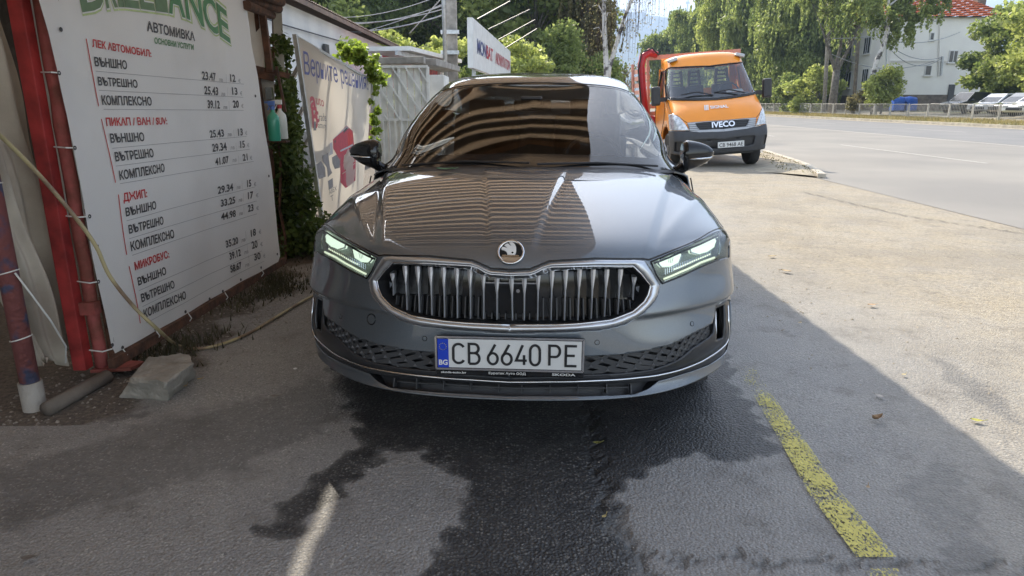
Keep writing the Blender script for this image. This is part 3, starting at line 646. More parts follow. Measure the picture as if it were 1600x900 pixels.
# grommets and ties
for px_, py_ in ((91, 114), (112, 231), (136, 338), (152, 440), (174, 539), (189, 543), (240, 514), (286, 487), (327, 467), (347, 455), (376, 437), (405, 418), (431, 397), (93, 46), (399, 150), (417, 275)):
    a, b = P1.hit(px_, py_); c = P1.pt(a, b, .004); q = P1.n.to_track_quat('Z', 'Y').to_matrix()
    m_ = MB().lathe([(.0045, 0), (.009, 0), (.010, .0015), (.0085, .003), (.0045, .002)], 12, c, q); child(m_, 'grommet', M['dark_grey'], ban)
for px_, py_ in ((91, 114), (112, 231), (136, 338), (152, 440), (174, 545)):
    a, b = P1.hit(px_, py_); c = P1.pt(a, b, .006); e = Vector((-2.05, 3.10, c.z + .004)); mid_ = (c + e) / 2 + P1.n * .03 + Vector((0, -.03, 0))
    child(MB().tube([c, mid_, e], .0035, 5), 'tie', M['zip'], ban)
for px_, py_ in ((189, 545), (240, 516), (290, 489), (350, 457), (405, 420)):
    a, b = P1.hit(px_, py_); c = P1.pt(a, b, .006); child(MB().tube([c, c + Vector((.012, .01, -.035)), c + Vector((-.01, .02, -.06))], .003, 5), 'tie', M['zip'], ban)

# ---- hose
hp = [AtY(-25, 190, 2.55), AtY(5, 216, 2.66), AtY(62, 274, 2.78), AtY(118, 340, 2.85), AtY(150, 385, 2.90), AtY(172, 432, 2.94), AtY(210, 480, 3.0), AtY(248, 516, 3.10), G(275, 538, .015), G(305, 545, .012), G(345, 538, .012), G(390, 520, .012), G(430, 496, .012), G(470, 472, .012), G(500, 455, .012), G(530, 425, .012)]
def smooth_path(P, k=6):
    P = [Vector(p) for p in P]; out = []
    for i in range(len(P) - 1):
        p0, p1, p2, p3 = P[max(i - 1, 0)], P[i], P[i + 1], P[min(i + 2, len(P) - 1)]
        for j in range(k):
            t = j / k; out.append(.5 * ((2 * p1) + (p2 - p0) * t + (2 * p0 - 5 * p1 + 4 * p2 - p3) * t * t + (3 * p1 - p0 - 3 * p2 + p3) * t ** 3))
    return out + [P[-1]]
M['hose'] = mat('yellowed_hose', (.42, .36, .20), .5, vscale=5, col2=(.20, .14, .09), stops=(.45, .62))
o = MB().tube(smooth_path(hp), .0085, 8).build('hose', M['hose'], smooth=True); tag(o, 'thin yellowish hose looping down across the price banner and along the ground to the car', 'hose')

# ---- stone
from mathutils import noise as noise_
bm = bmesh.new()
st_b = [G(187, 622), G(262, 628), G(306, 590), G(262, 583), G(208, 596)]; st_t = [G(205, 588, .115), G(262, 597, .125), G(304, 566, .12), G(292, 552, .115), G(232, 556, .105)]
bv = [bm.verts.new(p) for p in st_b]; tv = [bm.verts.new(p) for p in st_t]
bm.faces.new(bv[::-1]); bm.faces.new(tv)
for i in range(5): bm.faces.new((bv[i], bv[(i + 1) % 5], tv[(i + 1) % 5], tv[i]))
bmesh.ops.recalc_face_normals(bm, faces=bm.faces)
bmesh.ops.bevel(bm, geom=list(bm.edges), offset=.012, segments=2, affect='EDGES', profile=.6)
bmesh.ops.triangulate(bm, faces=bm.faces)
bmesh.ops.subdivide_edges(bm, edges=[e for e in bm.edges if e.calc_length() > .02], cuts=7, use_grid_fill=True)
for v in bm.verts:
    p = v.co; d = noise_.fractal(p * 17, .8, 2.1, 7) * .011; v.co += Vector((d, d * .7, d if p.z > .03 else 0))
me = bpy.data.meshes.new('stone'); bm.to_mesh(me); bm.free()
o = link('stone', me, mat('rough_stone', (.25, .235, .20), .95, vscale=9, col2=(.36, .34, .30), bump=1.0, bscale=55, detail=10), smooth=28); tag(o, 'broken grey concrete block on the ground at the foot of the price banner', 'stone')

# ---- frame, panel and bottles past the right edge of the banner
wf = empty('panel_stand', (-1.85, 5.4, 0), label='rusty steel frame with a pale panel standing right of the price banner', cat='frame')
def fr(name, mb, m): return child(mb, name, M[m], wf)
Yf = 5.45
fr('upright', MB().bar(AtY(398, 0, Yf), G(440, 395), .03, .03), 'rust'); fr('upright', MB().bar(AtY(410, 20, Yf), AtY(422, 112, Yf), .045, .04), 'rust')
fr('crossbar', MB().bar(AtY(396, 106, Yf - .03), AtY(452, 119, Yf + .1), .03, .04), 'rust'); fr('upright', MB().bar(AtY(432, 104, Yf), AtY(446, 175, Yf), .018, .018), 'rust')
fr('pale_panel', MB().add([tuple(AtY(*p, Yf + .04)) for p in ((385, 8), (409, 22), (414, 108), (397, 104))], [(0, 1, 2, 3)]), 'white_paint')
pc = fr('cream_post', MB().bar(AtY(431, -12, Yf + .35), G(452, 380), .07, .05), 'canvas')
for a, b in (((372, -6), (436, 14)), ((385, 8), (425, 24)), ((395, -14), (440, 4))):
    fr('top_pipe', MB().tube([AtY(*a, 4.9), AtY(*b, 5.8)], .032, 10), 'rust')
cb = MB().bar(AtY(402, 118, Yf), AtY(416, 228, Yf), .035, .05); cb.bar(AtY(402, 116, Yf), AtY(428, 122, Yf), .03, .05)
fr('bracket', cb, 'rust'); fr('bracket_plate', MB().add([tuple(AtY(*p, Yf + .02)) for p in ((408, 122), (428, 126), (432, 200), (414, 215))], [(0, 1, 2, 3)]), 'concrete')
fr('switch_box', MB().box(AtY(421, 146, Yf - .01), (.05, .03, .09)), 'gloss_black')
fr('shelf', MB().bar(AtY(413, 221, Yf - .05), AtY(450, 221, Yf - .05), .10, .012), 'rust')
def bottle(px_, py0, yb, liquid, cap, lab):
    p = AtY(px_, py0, yb); e = empty('spray_bottle', p, label=lab, cat='bottle', group=None)
    prof = [(.0, 0), (.042, .0), (.046, .01), (.046, .15), (.042, .18), (.02, .205), (.014, .215), (.014, .23)]
    MB().lathe(prof, 20).build('bottle_body', M[liquid], e, smooth=40)
    MB().lathe([(.017, .228), (.018, .25), (.012, .255)], 14).build('collar', M[cap], e)
    hm = MB().box((-.005, 0, .275), (.05, .022, .035)); hm.box((-.04, 0, .282), (.03, .014, .014)); hm.bar((-.015, 0, .265), (-.035, 0, .225), .008)
    hm.build('trigger_head', M[cap if cap != 'bottle_red' else 'white_paint'], e, bevel=.003)
M['green_liquid'] = mat('green_liquid_bottle', (.05, .30, .20), .25, var=.05, vscale=3); M['milky'] = mat('milky_bottle', (.62, .64, .58), .3, var=.05)
M['bottle_blue'] = mat('blue_cap', (.08, .16, .42), .4, var=0); M['bottle_red'] = mat('red_cap', (.45, .05, .06), .4, var=0)
bottle(430, 220, 5.28, 'green_liquid', 'bottle_blue', 'spray bottle of green liquid hanging by the frame right of the banner')
bottle(441, 217, 5.40, 'milky', 'bottle_red', 'milky white spray bottle with red collar behind the green one')

# ================================================================ VINE, WEEDS, SOIL
def leaf_cloud(centres, radii, n_each, size, seed=0, aspect=1.5, droop=0.0, shell=.55):
    """small leaf quads scattered through ellipsoidal clumps; returns verts, faces"""
    rg = np.random.default_rng(seed); P = []
    for c, r, n in zip(centres, radii, n_each):
        d = rg.normal(size=(n, 3)); d /= np.linalg.norm(d, axis=1)[:, None]; rad = rg.uniform(0, 1, n)[:, None] ** shell
        P.append(np.asarray(c) + d * rad * np.asarray(r))
    P = np.concatenate(P); n = len(P)
    a = rg.normal(size=(n, 3)); a[:, 2] *= (1 - droop); a[:, 2] -= droop * 1.5; a /= np.linalg.norm(a, axis=1)[:, None]
    b = np.cross(a, rg.normal(size=(n, 3))); b /= np.linalg.norm(b, axis=1)[:, None]
    s = size * rg.uniform(.6, 1.35, n)[:, None]
    v = np.stack([P - a * s * aspect * .5, P + b * s * .5, P + a * s * aspect * .5, P - b * s * .5], 1).reshape(-1, 3)
    return v, np.arange(4 * n).reshape(-1, 4)
M['vine'] = leafmat('vine_leaves', (.02, .04, .014), (.11, .15, .04), .35, 2.5)
vc, vr, vn = [], [], []
rgv = np.random.default_rng(3)
for k in range(185):
    t = rgv.random() ** .75; pyv = 62 + t * 345; xl = np.interp(t, [0, .15, .4, .65, 1], [432, 424, 436, 434, 445]); xr = np.interp(t, [0, .15, .4, .65, .85, 1], [446, 452, 458, 478, 504, 518])
    pxv = rgv.uniform(xl, xr) + rgv.normal(0, 4); yb = rgv.uniform(5.75, 6.7); c = AtY(pxv, pyv, yb); c.z = max(c.z, .06); r_ = rgv.uniform(.03, .10) * (1 + .7 * t); vc.append(c); vr.append((r_ * .8, r_ * 1.4, r_ * rgv.uniform(.6, 1.6))); vn.append(int(40 + r_ * 850))
v, f = leaf_cloud(vc, vr, vn, .034, 5, 1.5, .2, .9)
vine = empty('vine', (-2.0, 6, 0), label='green vine climbing between the price banner and the battery banner', cat='vine')
o = link('foliage', npmesh('foliage', v - np.array([-2.0, 6, 0]), f), M['vine'], vine)
m_ = MB()
for k in range(9):
    p = Vector((-2.02 + random.uniform(-.12, .10), 5.9 + random.uniform(-.4, .5), 0)); pts = [p]
    for j in range(9): p = p + Vector((random.uniform(-.04, .03), random.uniform(-.05, .05), .22)); pts.append(p)
    m_.tube([q - vine.location for q in pts], [.014 - .001 * j for j in range(10)], 5)
m_.build('stem', M['rust'], vine)
vc, vr, vn = [], [], []
cre = [(538, 72), (552, 80), (566, 90), (580, 104), (588, 122), (587, 145), (590, 170), (586, 195), (588, 220), (584, 245)]
for k in range(95):
    t = rgv.random() ** 1.3 * 8.99; i = int(t); px_ = cre[i][0] + (cre[i + 1][0] - cre[i][0]) * (t - i) + rgv.normal(0, 7 if t < 4.5 else 3.5); py_ = cre[i][1] + (cre[i + 1][1] - cre[i][1]) * (t - i) + rgv.normal(0, 8)
    r_ = rgv.uniform(.04, .12) * (1 if t < 4.5 else .55); vc.append(AtY(px_, py_, 10 + rgv.uniform(-.3, .35))); vr.append((r_, r_ * 1.3, r_ * rgv.uniform(.5, 1.4))); vn.append(int(15 + 300 * r_))
v, f = leaf_cloud(vc, vr, vn, .05, 6, 1.5, .2, .9)
o = link('creeper', npmesh('creeper', v, f), leafmat('sunlit_creeper', (.10, .15, .03), (.30, .38, .08), .5, 2)); tag(o, 'bright sunlit creeper spilling over the far corner of the battery banner', 'creeper')
# weeds and gravel on the soil strip
n = 4200; t_ = RNG.uniform(0, 1, n); yb = 3.2 + t_ * 3.6; xb = -1.80 + .03 * (yb - 3) + RNG.normal(0, .10, n) + .08 * np.sin(yb * 7); ok = (np.sin(yb * 4.3) + RNG.normal(0, .6, n)) > .1
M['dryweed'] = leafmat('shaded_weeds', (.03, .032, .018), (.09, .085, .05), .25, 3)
tag(blades('weeds', np.stack([xb, yb, np.zeros(n)], 1)[ok], .06, .005, M['dryweed']), 'scrubby weeds along the foot of the price banner', 'weeds')
def pebbles(name, n, xr, yr, smin, smax, m, mask=None):
    P = np.stack([RNG.uniform(*xr, n), RNG.uniform(*yr, n), np.zeros(n)], 1)
    if mask is not None: P = P[mask(P[:, 0], P[:, 1])]; n = len(P)
    base = np.array([(1, 0, 0), (0, 1, 0), (-1, 0, 0), (0, -1, 0), (0, 0, .8), (0, 0, -.4)]) ; fc = np.array([(0, 1, 4), (1, 2, 4), (2, 3, 4), (3, 0, 4)])
    s = RNG.uniform(smin, smax, n) ** 1.0; jit = RNG.uniform(.6, 1.3, (n, 6, 1)); ang = RNG.uniform(0, 6.28, n); c_, s_ = np.cos(ang), np.sin(ang)
    v = base[None] * s[:, None, None] * jit; vx = v[..., 0] * c_[:, None] - v[..., 1] * s_[:, None]; vy = v[..., 0] * s_[:, None] + v[..., 1] * c_[:, None]
    v = np.stack([vx, vy, v[..., 2]], -1) + P[:, None]; f = (np.arange(n)[:, None, None] * 6 + fc[None]).reshape(-1, 3)
    o = link(name, npmesh(name, v.reshape(-1, 3), f, 3), m); o['kind'] = 'stuff'; return o
M['pebble'] = mat('pebbles', (.16, .15, .13), .9, vscale=40, col2=(.34, .32, .29))
pebbles('gravel', 2600, (-2.3, -1.1), (2.5, 5.5), .003, .011, M['pebble'], lambda x, y: x < -1.4 + RNG.normal(0, .15, len(x)))
pebbles('grit', 1500, (-1.6, 3.0), (1.5, 6), .0015, .0045, M['pebble'])
pebbles('grit', 2600, (1.5, 5.6), (2.5, 16), .003, .010, mat('sandy_grit', (.30, .26, .20), .9, var=.3))
def crumb(p, s, m, lab, cat):
    bm = bmesh.new(); bmesh.ops.create_icosphere(bm, subdivisions=1, radius=s)
    for v in bm.verts: v.co *= random.uniform(.6, 1.2); v.co.z *= .5
    me = bpy.data.meshes.new('litter'); bm.to_mesh(me); bm.free(); tag(link('litter', me, m, loc=p), lab, cat)
crumb(G(461, 576, .008), .011, M['white_paint'], 'small crumpled white paper scrap on the ground left of the car', 'litter')
# dry leaves
def leaf(px_, py_, s, ang, col, lab, curl=.3):
    p = G(px_, py_, .012); m_ = MB(); n_ = 9; vs_ = []
    for i in range(n_):
        t = i / (n_ - 1); w_ = s * .33 * math.sin(math.pi * t ** .85) + .0005; x_ = (t - .5) * s * 2 * .6
        for j in (-1, 0, 1): vs_.append((x_, j * w_, .003 + curl * s * (abs(j) * .25 + (t - .5) ** 2 * .8)))
    fs_ = [(i * 3 + j, i * 3 + j + 1, i * 3 + j + 4, i * 3 + j + 3) for i in range(n_ - 1) for j in (0, 1)]
    m_.add(vs_, fs_); m_.tube([(s * .55, 0, .006), (s * .95, s * .1, .012)], .0012, 4)
    o = m_.build('dry_leaf', mat('leaf_' + lab[:6], col, .7, var=.25, vscale=30), smooth=True); o.location = p; o.rotation_euler = (0, 0, ang)
    tag(o, lab, 'leaf'); return o
leaf(1370, 656, .045, .3, (.34, .22, .12), 'curled brown dry leaf right of the yellow bay line', 1.2)
leaf(1374, 620, .035, 2.1, (.42, .38, .33), 'pale grey dry leaf above the curled brown one')
leaf(1356, 762, .018, 1.0, (.40, .28, .16), 'tiny tan leaf beside the yellow line near the damp patch')
leaf(933, 693, .028, 0, (.30, .28, .08), 'yellow green leaf on the wet asphalt in front of the car')
leaf(944, 808, .018, .8, (.45, .36, .15), 'small yellow leaf on the asphalt seam')
leaf(1526, 658, .04, -.4, (.38, .36, .06), 'yellow green leaf on the sunlit ground at far right')
leaf(1412, 586, .025, .4, (.48, .40, .22), 'pale straw leaf just inside the sunlight')
leaf(1362, 477, .05, .1, (.40, .26, .14), 'brown leaf on the sunlit asphalt beyond the shadow edge')
leaf(1250, 505, .03, .9, (.45, .36, .22), 'small tan leaf near the shadow edge beside the car')
leaf(1228, 424, .07, 2.4, (.36, .26, .14), 'dry leaf on sunlit ground level with the headlight')
leaf(1206, 401, .06, .2, (.40, .30, .15), 'dry leaf farther back beside the previous one near the car fender')
leaf(312, 593, .02, .3, (.48, .36, .12), 'yellow leaf lying right of the grey stone')
leaf(290, 604, .02, 1.3, (.42, .33, .16), 'tan leaf touching the base of the grey stone')
leaf(430, 620, .035, .0, (.22, .20, .17), 'grey leaf on the dark asphalt left of the car bumper')
leaf(463, 448, .03, .3, (.40, .32, .16), 'tan leaf on the soil by the vine')
leaf(45, 873, .035, .2, (.16, .14, .12), 'dark leaf flat on the asphalt in the lower left corner')

# ================================================================ BATTERY BANNER
TL, TR, BL_, BR_ = AtY(464, 57, 7.0), AtY(578, 125, 10.0), AtY(499, 330, 7.0), AtY(566, 300, 10.0)
P2 = Plane(TL, TR, BL_, lambda a, b: .012 * math.sin(a * 5) + .005 * math.sin(b * 7 + a * 3))
bb = empty('battery_banner', (TL.x, TL.y, 0), label='white battery shop banner with blue headline and red battery picture, left of the car', cat='banner')
me = P2.cloth([((507, 372), (566, 318)), ((499, 330), (571, 270)), ((482, 190), (576, 190)), ((464, 57), (578, 125))], 30)
o = link('banner_sheet', me, M['vinyl2'], None, True); me.transform(Matrix.Translation(-bb.location)); o.parent = bb
def pb(mb, name, m): return child(mb, name, M[m], bb)
pb(P2.text('Верните решения!', (475, 116), (573, 141), (473, 80), .006, .0), 'lettering', 'ink_blue')
ink('ink_logo', (.45, .06, .09)); ink('ink_crimson', (.42, .04, .07)); ink('ink_mid', (.20, .20, .21)); ink('ink_pale', (.42, .43, .46))
pb(P2.text('a', (483, 171), (492, 172), (482, 140), .005, .03), 'lettering', 'ink_logo'); pb(P2.text('uto', (492, 163), (507, 167), (492, 147), .005, .0), 'lettering', 'ink_logo')
pb(P2.text('b', (486, 200), (494, 200), (485, 168), .005, .03), 'lettering', 'ink_logo'); pb(P2.text('rade', (496, 189), (510, 189), (496, 176), .005, .0), 'lettering', 'ink_mid')
pb(P2.text('t', (490, 190), (496, 190), (489, 166), .005, .04), 'lettering', 'ink_logo'); pb(P2.text('attery', (494, 200), (510, 201), (493, 190), .005, .0), 'lettering', 'ink_mid')
pb(P2.poly([(487, 204), (487, 190), (490, 190), (491, 204)], .006), 'printed_shape', 'ink_mid')
pb(P2.poly([(521, 218), (540, 196), (550, 205), (555, 250), (553, 282), (540, 294), (533, 285), (531, 250), (521, 232)], .004), 'printed_battery', 'ink_crimson')
pb(P2.poly([(522, 216), (540, 197), (543, 200), (526, 221)], .006), 'printed_shape', 'ink_pale')
pb(P2.poly([(524, 224), (546, 203), (551, 212), (549, 232), (530, 240), (525, 232)], .006), 'printed_shape', 'ink_red')
pb(P2.poly([(536, 243), (548, 232), (545, 240), (551, 238), (543, 252), (548, 250), (538, 262), (541, 252), (535, 254)], .008), 'printed_shape', 'vinyl2')
pb(P2.poly([(535, 268), (553, 252), (553, 262), (537, 290)], .006), 'printed_shape', 'ink_logo')
pb(P2.poly([(538, 262), (551, 246), (552, 251), (539, 268)], .008), 'printed_shape', 'vinyl2'); pb(P2.line((523, 222), (541, 200), .03, .008), 'printed_shape', 'ink_dark'); pb(P2.line((531, 236), (550, 226), .02, .008), 'printed_shape', 'ink_pale'); pb(P2.line((534, 272), (552, 255), .012, .009), 'printed_shape', 'vinyl2')
for q in ([(491, 258), (500, 252), (507, 262), (508, 276), (497, 280), (492, 270)], [(502, 243), (512, 239), (516, 262), (520, 270), (512, 277), (510, 262), (503, 252)], [(519, 246), (527, 241), (532, 247), (531, 262), (524, 264), (520, 255)], [(512, 283), (521, 278), (522, 292), (513, 297)]):
    pb(P2.poly(q, .004), 'printed_shape', 'ink_mid')
pb(P2.poly([(487, 236), (520, 222), (521, 240), (490, 256)], .002), 'printed_shape', 'ink_pale')
pb(P2.text('ABEX', (513, 305), (528, 297), (513, 297), .005), 'lettering', 'ink_mid')
pb(P2.text('T', (516, 315), (522, 312), (516, 306), .005), 'lettering', 'ink_mid')
for i in range(5): pb(P2.line((472 + i * 22, 150 + i * 6), (474 + i * 22, 210), .008, .001), 'crease', 'vinyl')
pb(MB().bar(TL + Vector((-.02, 0, .02)), AtY(512, 385, 7.0) + Vector((-.02, 0, 0)), .04, .04), 'side_post', 'galv')
pb(MB().bar(TL + Vector((-.02, .03, 0)), TR + Vector((0, .05, 0)), .03, .03), 'top_rail', 'galv')
pb(MB().bar(TR + Vector((.0, .06, .0)), Vector((TR.x + .02, 10.05, 0)), .04, .04), 'side_post', 'galv')
for k in range(4):
    a_ = TL.lerp(TR, (k + .5) / 4); pb(MB().bar(a_ + Vector((-.03, .05, -.05)), a_ + Vector((-1.2, .3, -1.7)), .04, .04), 'stay', 'galv')
# ================================================================ GATE, SHED, SHOP
gt = empty('white_gate', (-1.9, 11, 0), label='white sheet metal gate with slanting bars behind the car mirror', cat='gate')
M['gate'] = mat('weathered_white_gate', (.78, .78, .74), .6, vscale=5, col2=(.60, .60, .57), bump=.1)
def gc(mb, name, m): return child(mb, name, M[m], gt)
x0, x1 = AtY(580, 104, 11).x, AtY(668, 104, 11).x; zt = AtY(620, 104, 11).z
nb = 8
for i in range(nb):
    a = x0 + (x1 - x0) * i / nb; b_ = x0 + (x1 - x0) * (i + .94) / nb; gc(MB().box(((a + b_) / 2, 11.03 + .008 * (i % 2), zt / 2 + .05), (b_ - a, .012, zt - .1)), 'gate_board', 'gate')
fm = MB()
for xx in (x0, (x0 + x1) / 2 - .01, x1): gc(MB().bar((xx, 11, .05), (xx, 11, zt), .045, .045), 'gate_stile', 'gate')
for zz in (.1, AtY(620, 187, 11).z, zt): gc(MB().bar((x0, 10.99, zz), (x1, 10.99, zz), .04, .04), 'gate_rail', 'gate')
for i in range(-3, 5):
    za = AtY(620, 187, 11).z; xa = x0 + .12 + i * .2; ha = zt; L_ = ha - za; xe = xa + L_ * .62; p = [xa, ha]; q = [xe, za]
    if xa < x0: p = [x0, ha - (x0 - xa) / .62]
    if xe > x1: q = [x1, za + (xe - x1) / .62]
    if p[1] > za + .05 and q[1] < ha - .05: gc(MB().bar((p[0], 10.97, p[1]), (q[0], 10.97, q[1]), .022, .02), 'slanted_bar', 'gate')
for i in range(9): xx = x0 + (x1 - x0) * (i + .5) / 9; gc(MB().bar((xx, 10.975, .1), (xx, 10.975, AtY(620, 187, 11).z), .016, .016), 'upright_bar', 'gate')
gr = AtY(672, 110, 11.3); kz = MB().box((gr.x + .06, 11.6, .85), (.34, .9, 1.75)).build('white_kiosk', M['gate'], bevel=.01); tag(kz, 'small white metal cabinet right of the slatted gate', 'cabinet')
bmz = AtY(620, 101, 11).z; o = MB().bar((x0 + .0, 11.1, bmz + .05), (x1 - .05, 11.1, bmz + .07), .3, .10).build('gate_lintel', M['concrete'], bevel=.01); tag(o, 'grey concrete beam over the white gate', 'beam')
o = MB().bar((x1 - .08, 11.2, bmz + .05), AtY(703, 108, 14), .4, .10).build('awning_slab', M['concrete'], bevel=.01); tag(o, 'grey slab roof running back from the gate beam', 'awning')
# shed along the left
sh = empty('white_shed', (-4.5, 13, 0), label='long white rendered shed with a brown corrugated roof behind the battery banner', cat='shed')
M['render'] = mat('white_render', (.72, .71, .68), .9, vscale=1.1, col2=(.58, .58, .57), detail=8, bump=.2, bscale=20)
M['roofb'] = mat('brown_roof_sheet', (.23, .16, .12), .8, vscale=3, col2=(.15, .11, .09))
e0, e1 = AtX(455, 3, -4.5), AtX(632, 82, -4.5); EH = (e0.z + e1.z) / 2
def sc(mb, name, m): return child(mb, name, M[m], sh)
sc(MB().box((-6.5, 19, (EH - .1) / 2), (4.0, 22, EH - .1)), 'wall', 'render')
sc(MB().box((-4.47, 19, .35), (.05, 22.02, .7)), 'plinth', 'concrete')
for k in range(24):
    y0 = 7.6 + k * .98; xs = np.array([-4.22, -8.9]); m_ = MB(); n_ = 14
    vs_ = [(x_, y0 + .99 * j / n_, EH + .05 + (x_ + 4.22) * -.28 + .02 * math.sin(j / n_ * 6 * 2 * math.pi) + .003 * (k % 2)) for j in range(n_ + 1) for x_ in xs]
    m_.add(vs_, [(2 * j, 2 * j + 1, 2 * j + 3, 2 * j + 2) for j in range(n_)]); sc(m_, 'roof_sheet', 'roofb')
sc(MB().box((-4.25, 19, EH - .03), (.03, 23, .10)), 'fascia', 'roofb')
sc(MB().box((-4.44, 17.2, 2.45), (.06, .35, .4)), 'vent', 'dark_grey')
sc(MB().tube([(-4.44, 9, EH - .5), (-4.44, 14, EH - .55), (-4.44, 20, EH - .45), (-4.44, 29, EH - .6)], .015, 5), 'cable', 'dark_grey')
# red shop
rs = empty('red_shop', (-2.6, 20, 0), label='low red fronted shop with a pale flat roof below the tall sign', cat='shop')
def rc(mb, name, m): return child(mb, name, M[m], rs)
p_a, p_b = AtY(650, 100, 19), AtY(697, 100, 23)
rc(MB().bar((p_a.x - .8, 19, 1.3), (p_b.x + .1, 23, 1.3), .2, 2.7), 'wall', 'red_paint')
q1, q2 = AtY(603, 76, 17), AtY(692, 96, 22); rc(MB().bar(q1, q2, 1.2, .10), 'roof', 'white_paint'); rc(MB().bar(q1 + Vector((.3, -.4, -.12)), q2 + Vector((.3, -.4, -.10)), .06, .10), 'gutter', 'galv')
P3 = Plane((p_a.x - .8 + .0, 18.85, 1.5), (p_b.x + .1, 22.85, 1.5), (p_a.x - .8, 18.85, 2.5)); rc(P3.text('БАР', (697 - 12, 110), (703, 112), (685, 104), .03), 'lettering', 'white_paint')
rc(MB().tube([AtY(688, 125, 21), AtY(689, 104, 21), AtY(694, 98, 21.3)], .10, 8), 'downpipe', 'white_paint')
# sign
sg = empty('tall_sign', (-1.2, 18, 0), label='long white roof sign with blue and red lettering seen at a steep angle', cat='sign')
s0, s1 = AtY(734, 26, 18), AtY(795, 81, 29.5); b0_ = AtY(741, 106, 18)
e_ = (Vector((s1.x, s1.y, 0)) - Vector((s0.x, s0.y, 0))).normalized(); L_ = (s1.xy - s0.xy).length; zt_, zb_ = (s0.z + s1.z) / 2, b0_.z
P4 = Plane((s0.x, s0.y, zb_), (s1.x, s1.y, zb_), (s0.x, s0.y, zt_))
def sgc(mb, name, m): return child(mb, name, M[m], sg)
sgc(MB().bar((s0.x, s0.y, (zt_ + zb_) / 2), (s1.x, s1.y, (zt_ + zb_) / 2), .14, zt_ - zb_), 'sign_box', 'white_paint')
nrm = P4.n; off = .08
ink('sign_red', (.50, .05, .08)); ink('sign_blue', (.08, .09, .25))
def st_(t, a0, a1, h0, h1, m):
    f = lambda x, y: P4.pt(a0 + x, h0 + y, off); sgc(text_mesh(t, f, a1 - a0, h1 - h0, .02), 'lettering', m)
HH = zt_ - zb_; st_('MON', L_ * .07, L_ * .245, HH * .34, HH * .66, 'sign_blue'); st_('BAT', L_ * .25, L_ * .40, HH * .34, HH * .66, 'sign_red'); st_('АКУМУЛАТОРИ', L_ * .47, L_ * .97, HH * .34, HH * .64, 'sign_red')
sgc(MB().add([tuple(P4.pt(L_ * a, HH * b, off)) for a, b in ((.43, .3), (.435, .3), (.435, .72), (.43, .72))], [(0, 1, 2, 3)]), 'divider', 'ink_grey')
for a, b, t in (((746, 30), (797, 2), .12), ((763, 46), (828, 15), .3), ((779, 62), (836, 31), .5), ((790, 75), (839, 45), .75)):
    yb = 18 + 11.5 * t; sgc(MB().bar(AtY(*a, yb), AtY(*b, yb + 1.0), .03, .03), 'strut', 'dark_grey')
for t in (.05, .5, .95): q = P4.pt(L_ * t, 0); sgc(MB().bar((q.x, q.y + .1, 0), (q.x, q.y + .1, zb_ + .3), .10, .10), 'post', 'galv')
# street poles
o = MB().tube([AtY(697, 135, 14) * 1.0, AtY(692, -30, 14), AtY(690, -200, 14)], [.042, .036, .03], 12); 
pl = o.build('metal_pole', M['galv'], smooth=True); tag(pl, 'thin galvanised lamp pole in front of the concrete pole', 'pole')
lo = MB().tube([(AtY(697, 135, 14).x, 14, 0), (AtY(697, 135, 14).x, 14, 1.7)], .055, 12).build('pole_base', M['galv'], pl)
b_ = AtY(708, 110, 20); cpole = MB().bar((b_.x, 20, 0), (b_.x - .02, 20, 9), .28, .22); cpo = cpole.build('concrete_pole', M['concrete'], bevel=.02); tag(cpo, 'square concrete utility pole behind the galvanised pole', 'pole')
for pz in (50, 82): q = AtY(703, pz, 19.8); MB().box((q.x, 19.8, q.z), (.5, .12, .10)).build('clamp', M['galv'], cpo)
M['wire'] = mat('overhead_wire', (.30, .31, .32), .6, var=0)
def wire(a, b, ya, yb, sag=.2, r=.012, lab='', n=14):
    A_, B_ = AtY(*a, ya), AtY(*b, yb); pts = [A_.lerp(B_, t) - Vector((0, 0, 4 * sag * t * (1 - t))) for t in np.linspace(0, 1, n)]
    tag(MB().tube(pts, r, 5).build('overhead_wire', M['wire']), lab, 'wire')
wire((480, 45), (697, 22), 24, 20, .25, .02, 'lowest thick overhead wire crossing to the concrete pole')
wire((500, 32), (700, 12), 24, 20, .2, .014, 'second overhead wire above the shed roof')
wire((470, 28), (702, 5), 26, 20, .35, .014, 'sagging overhead wire above the second one')
wire((560, 52), (700, 3), 22, 20, .05, .012, 'steep overhead wire dropping from the pole to the shed roof')
wire((640, 52), (706, -20), 22, 20, .0, .014, 'straight guy wire left of the concrete pole')
wire((440, 12), (705, -14), 28, 20, .5, .012, 'highest overhead wire at the top of the picture left of the pole')
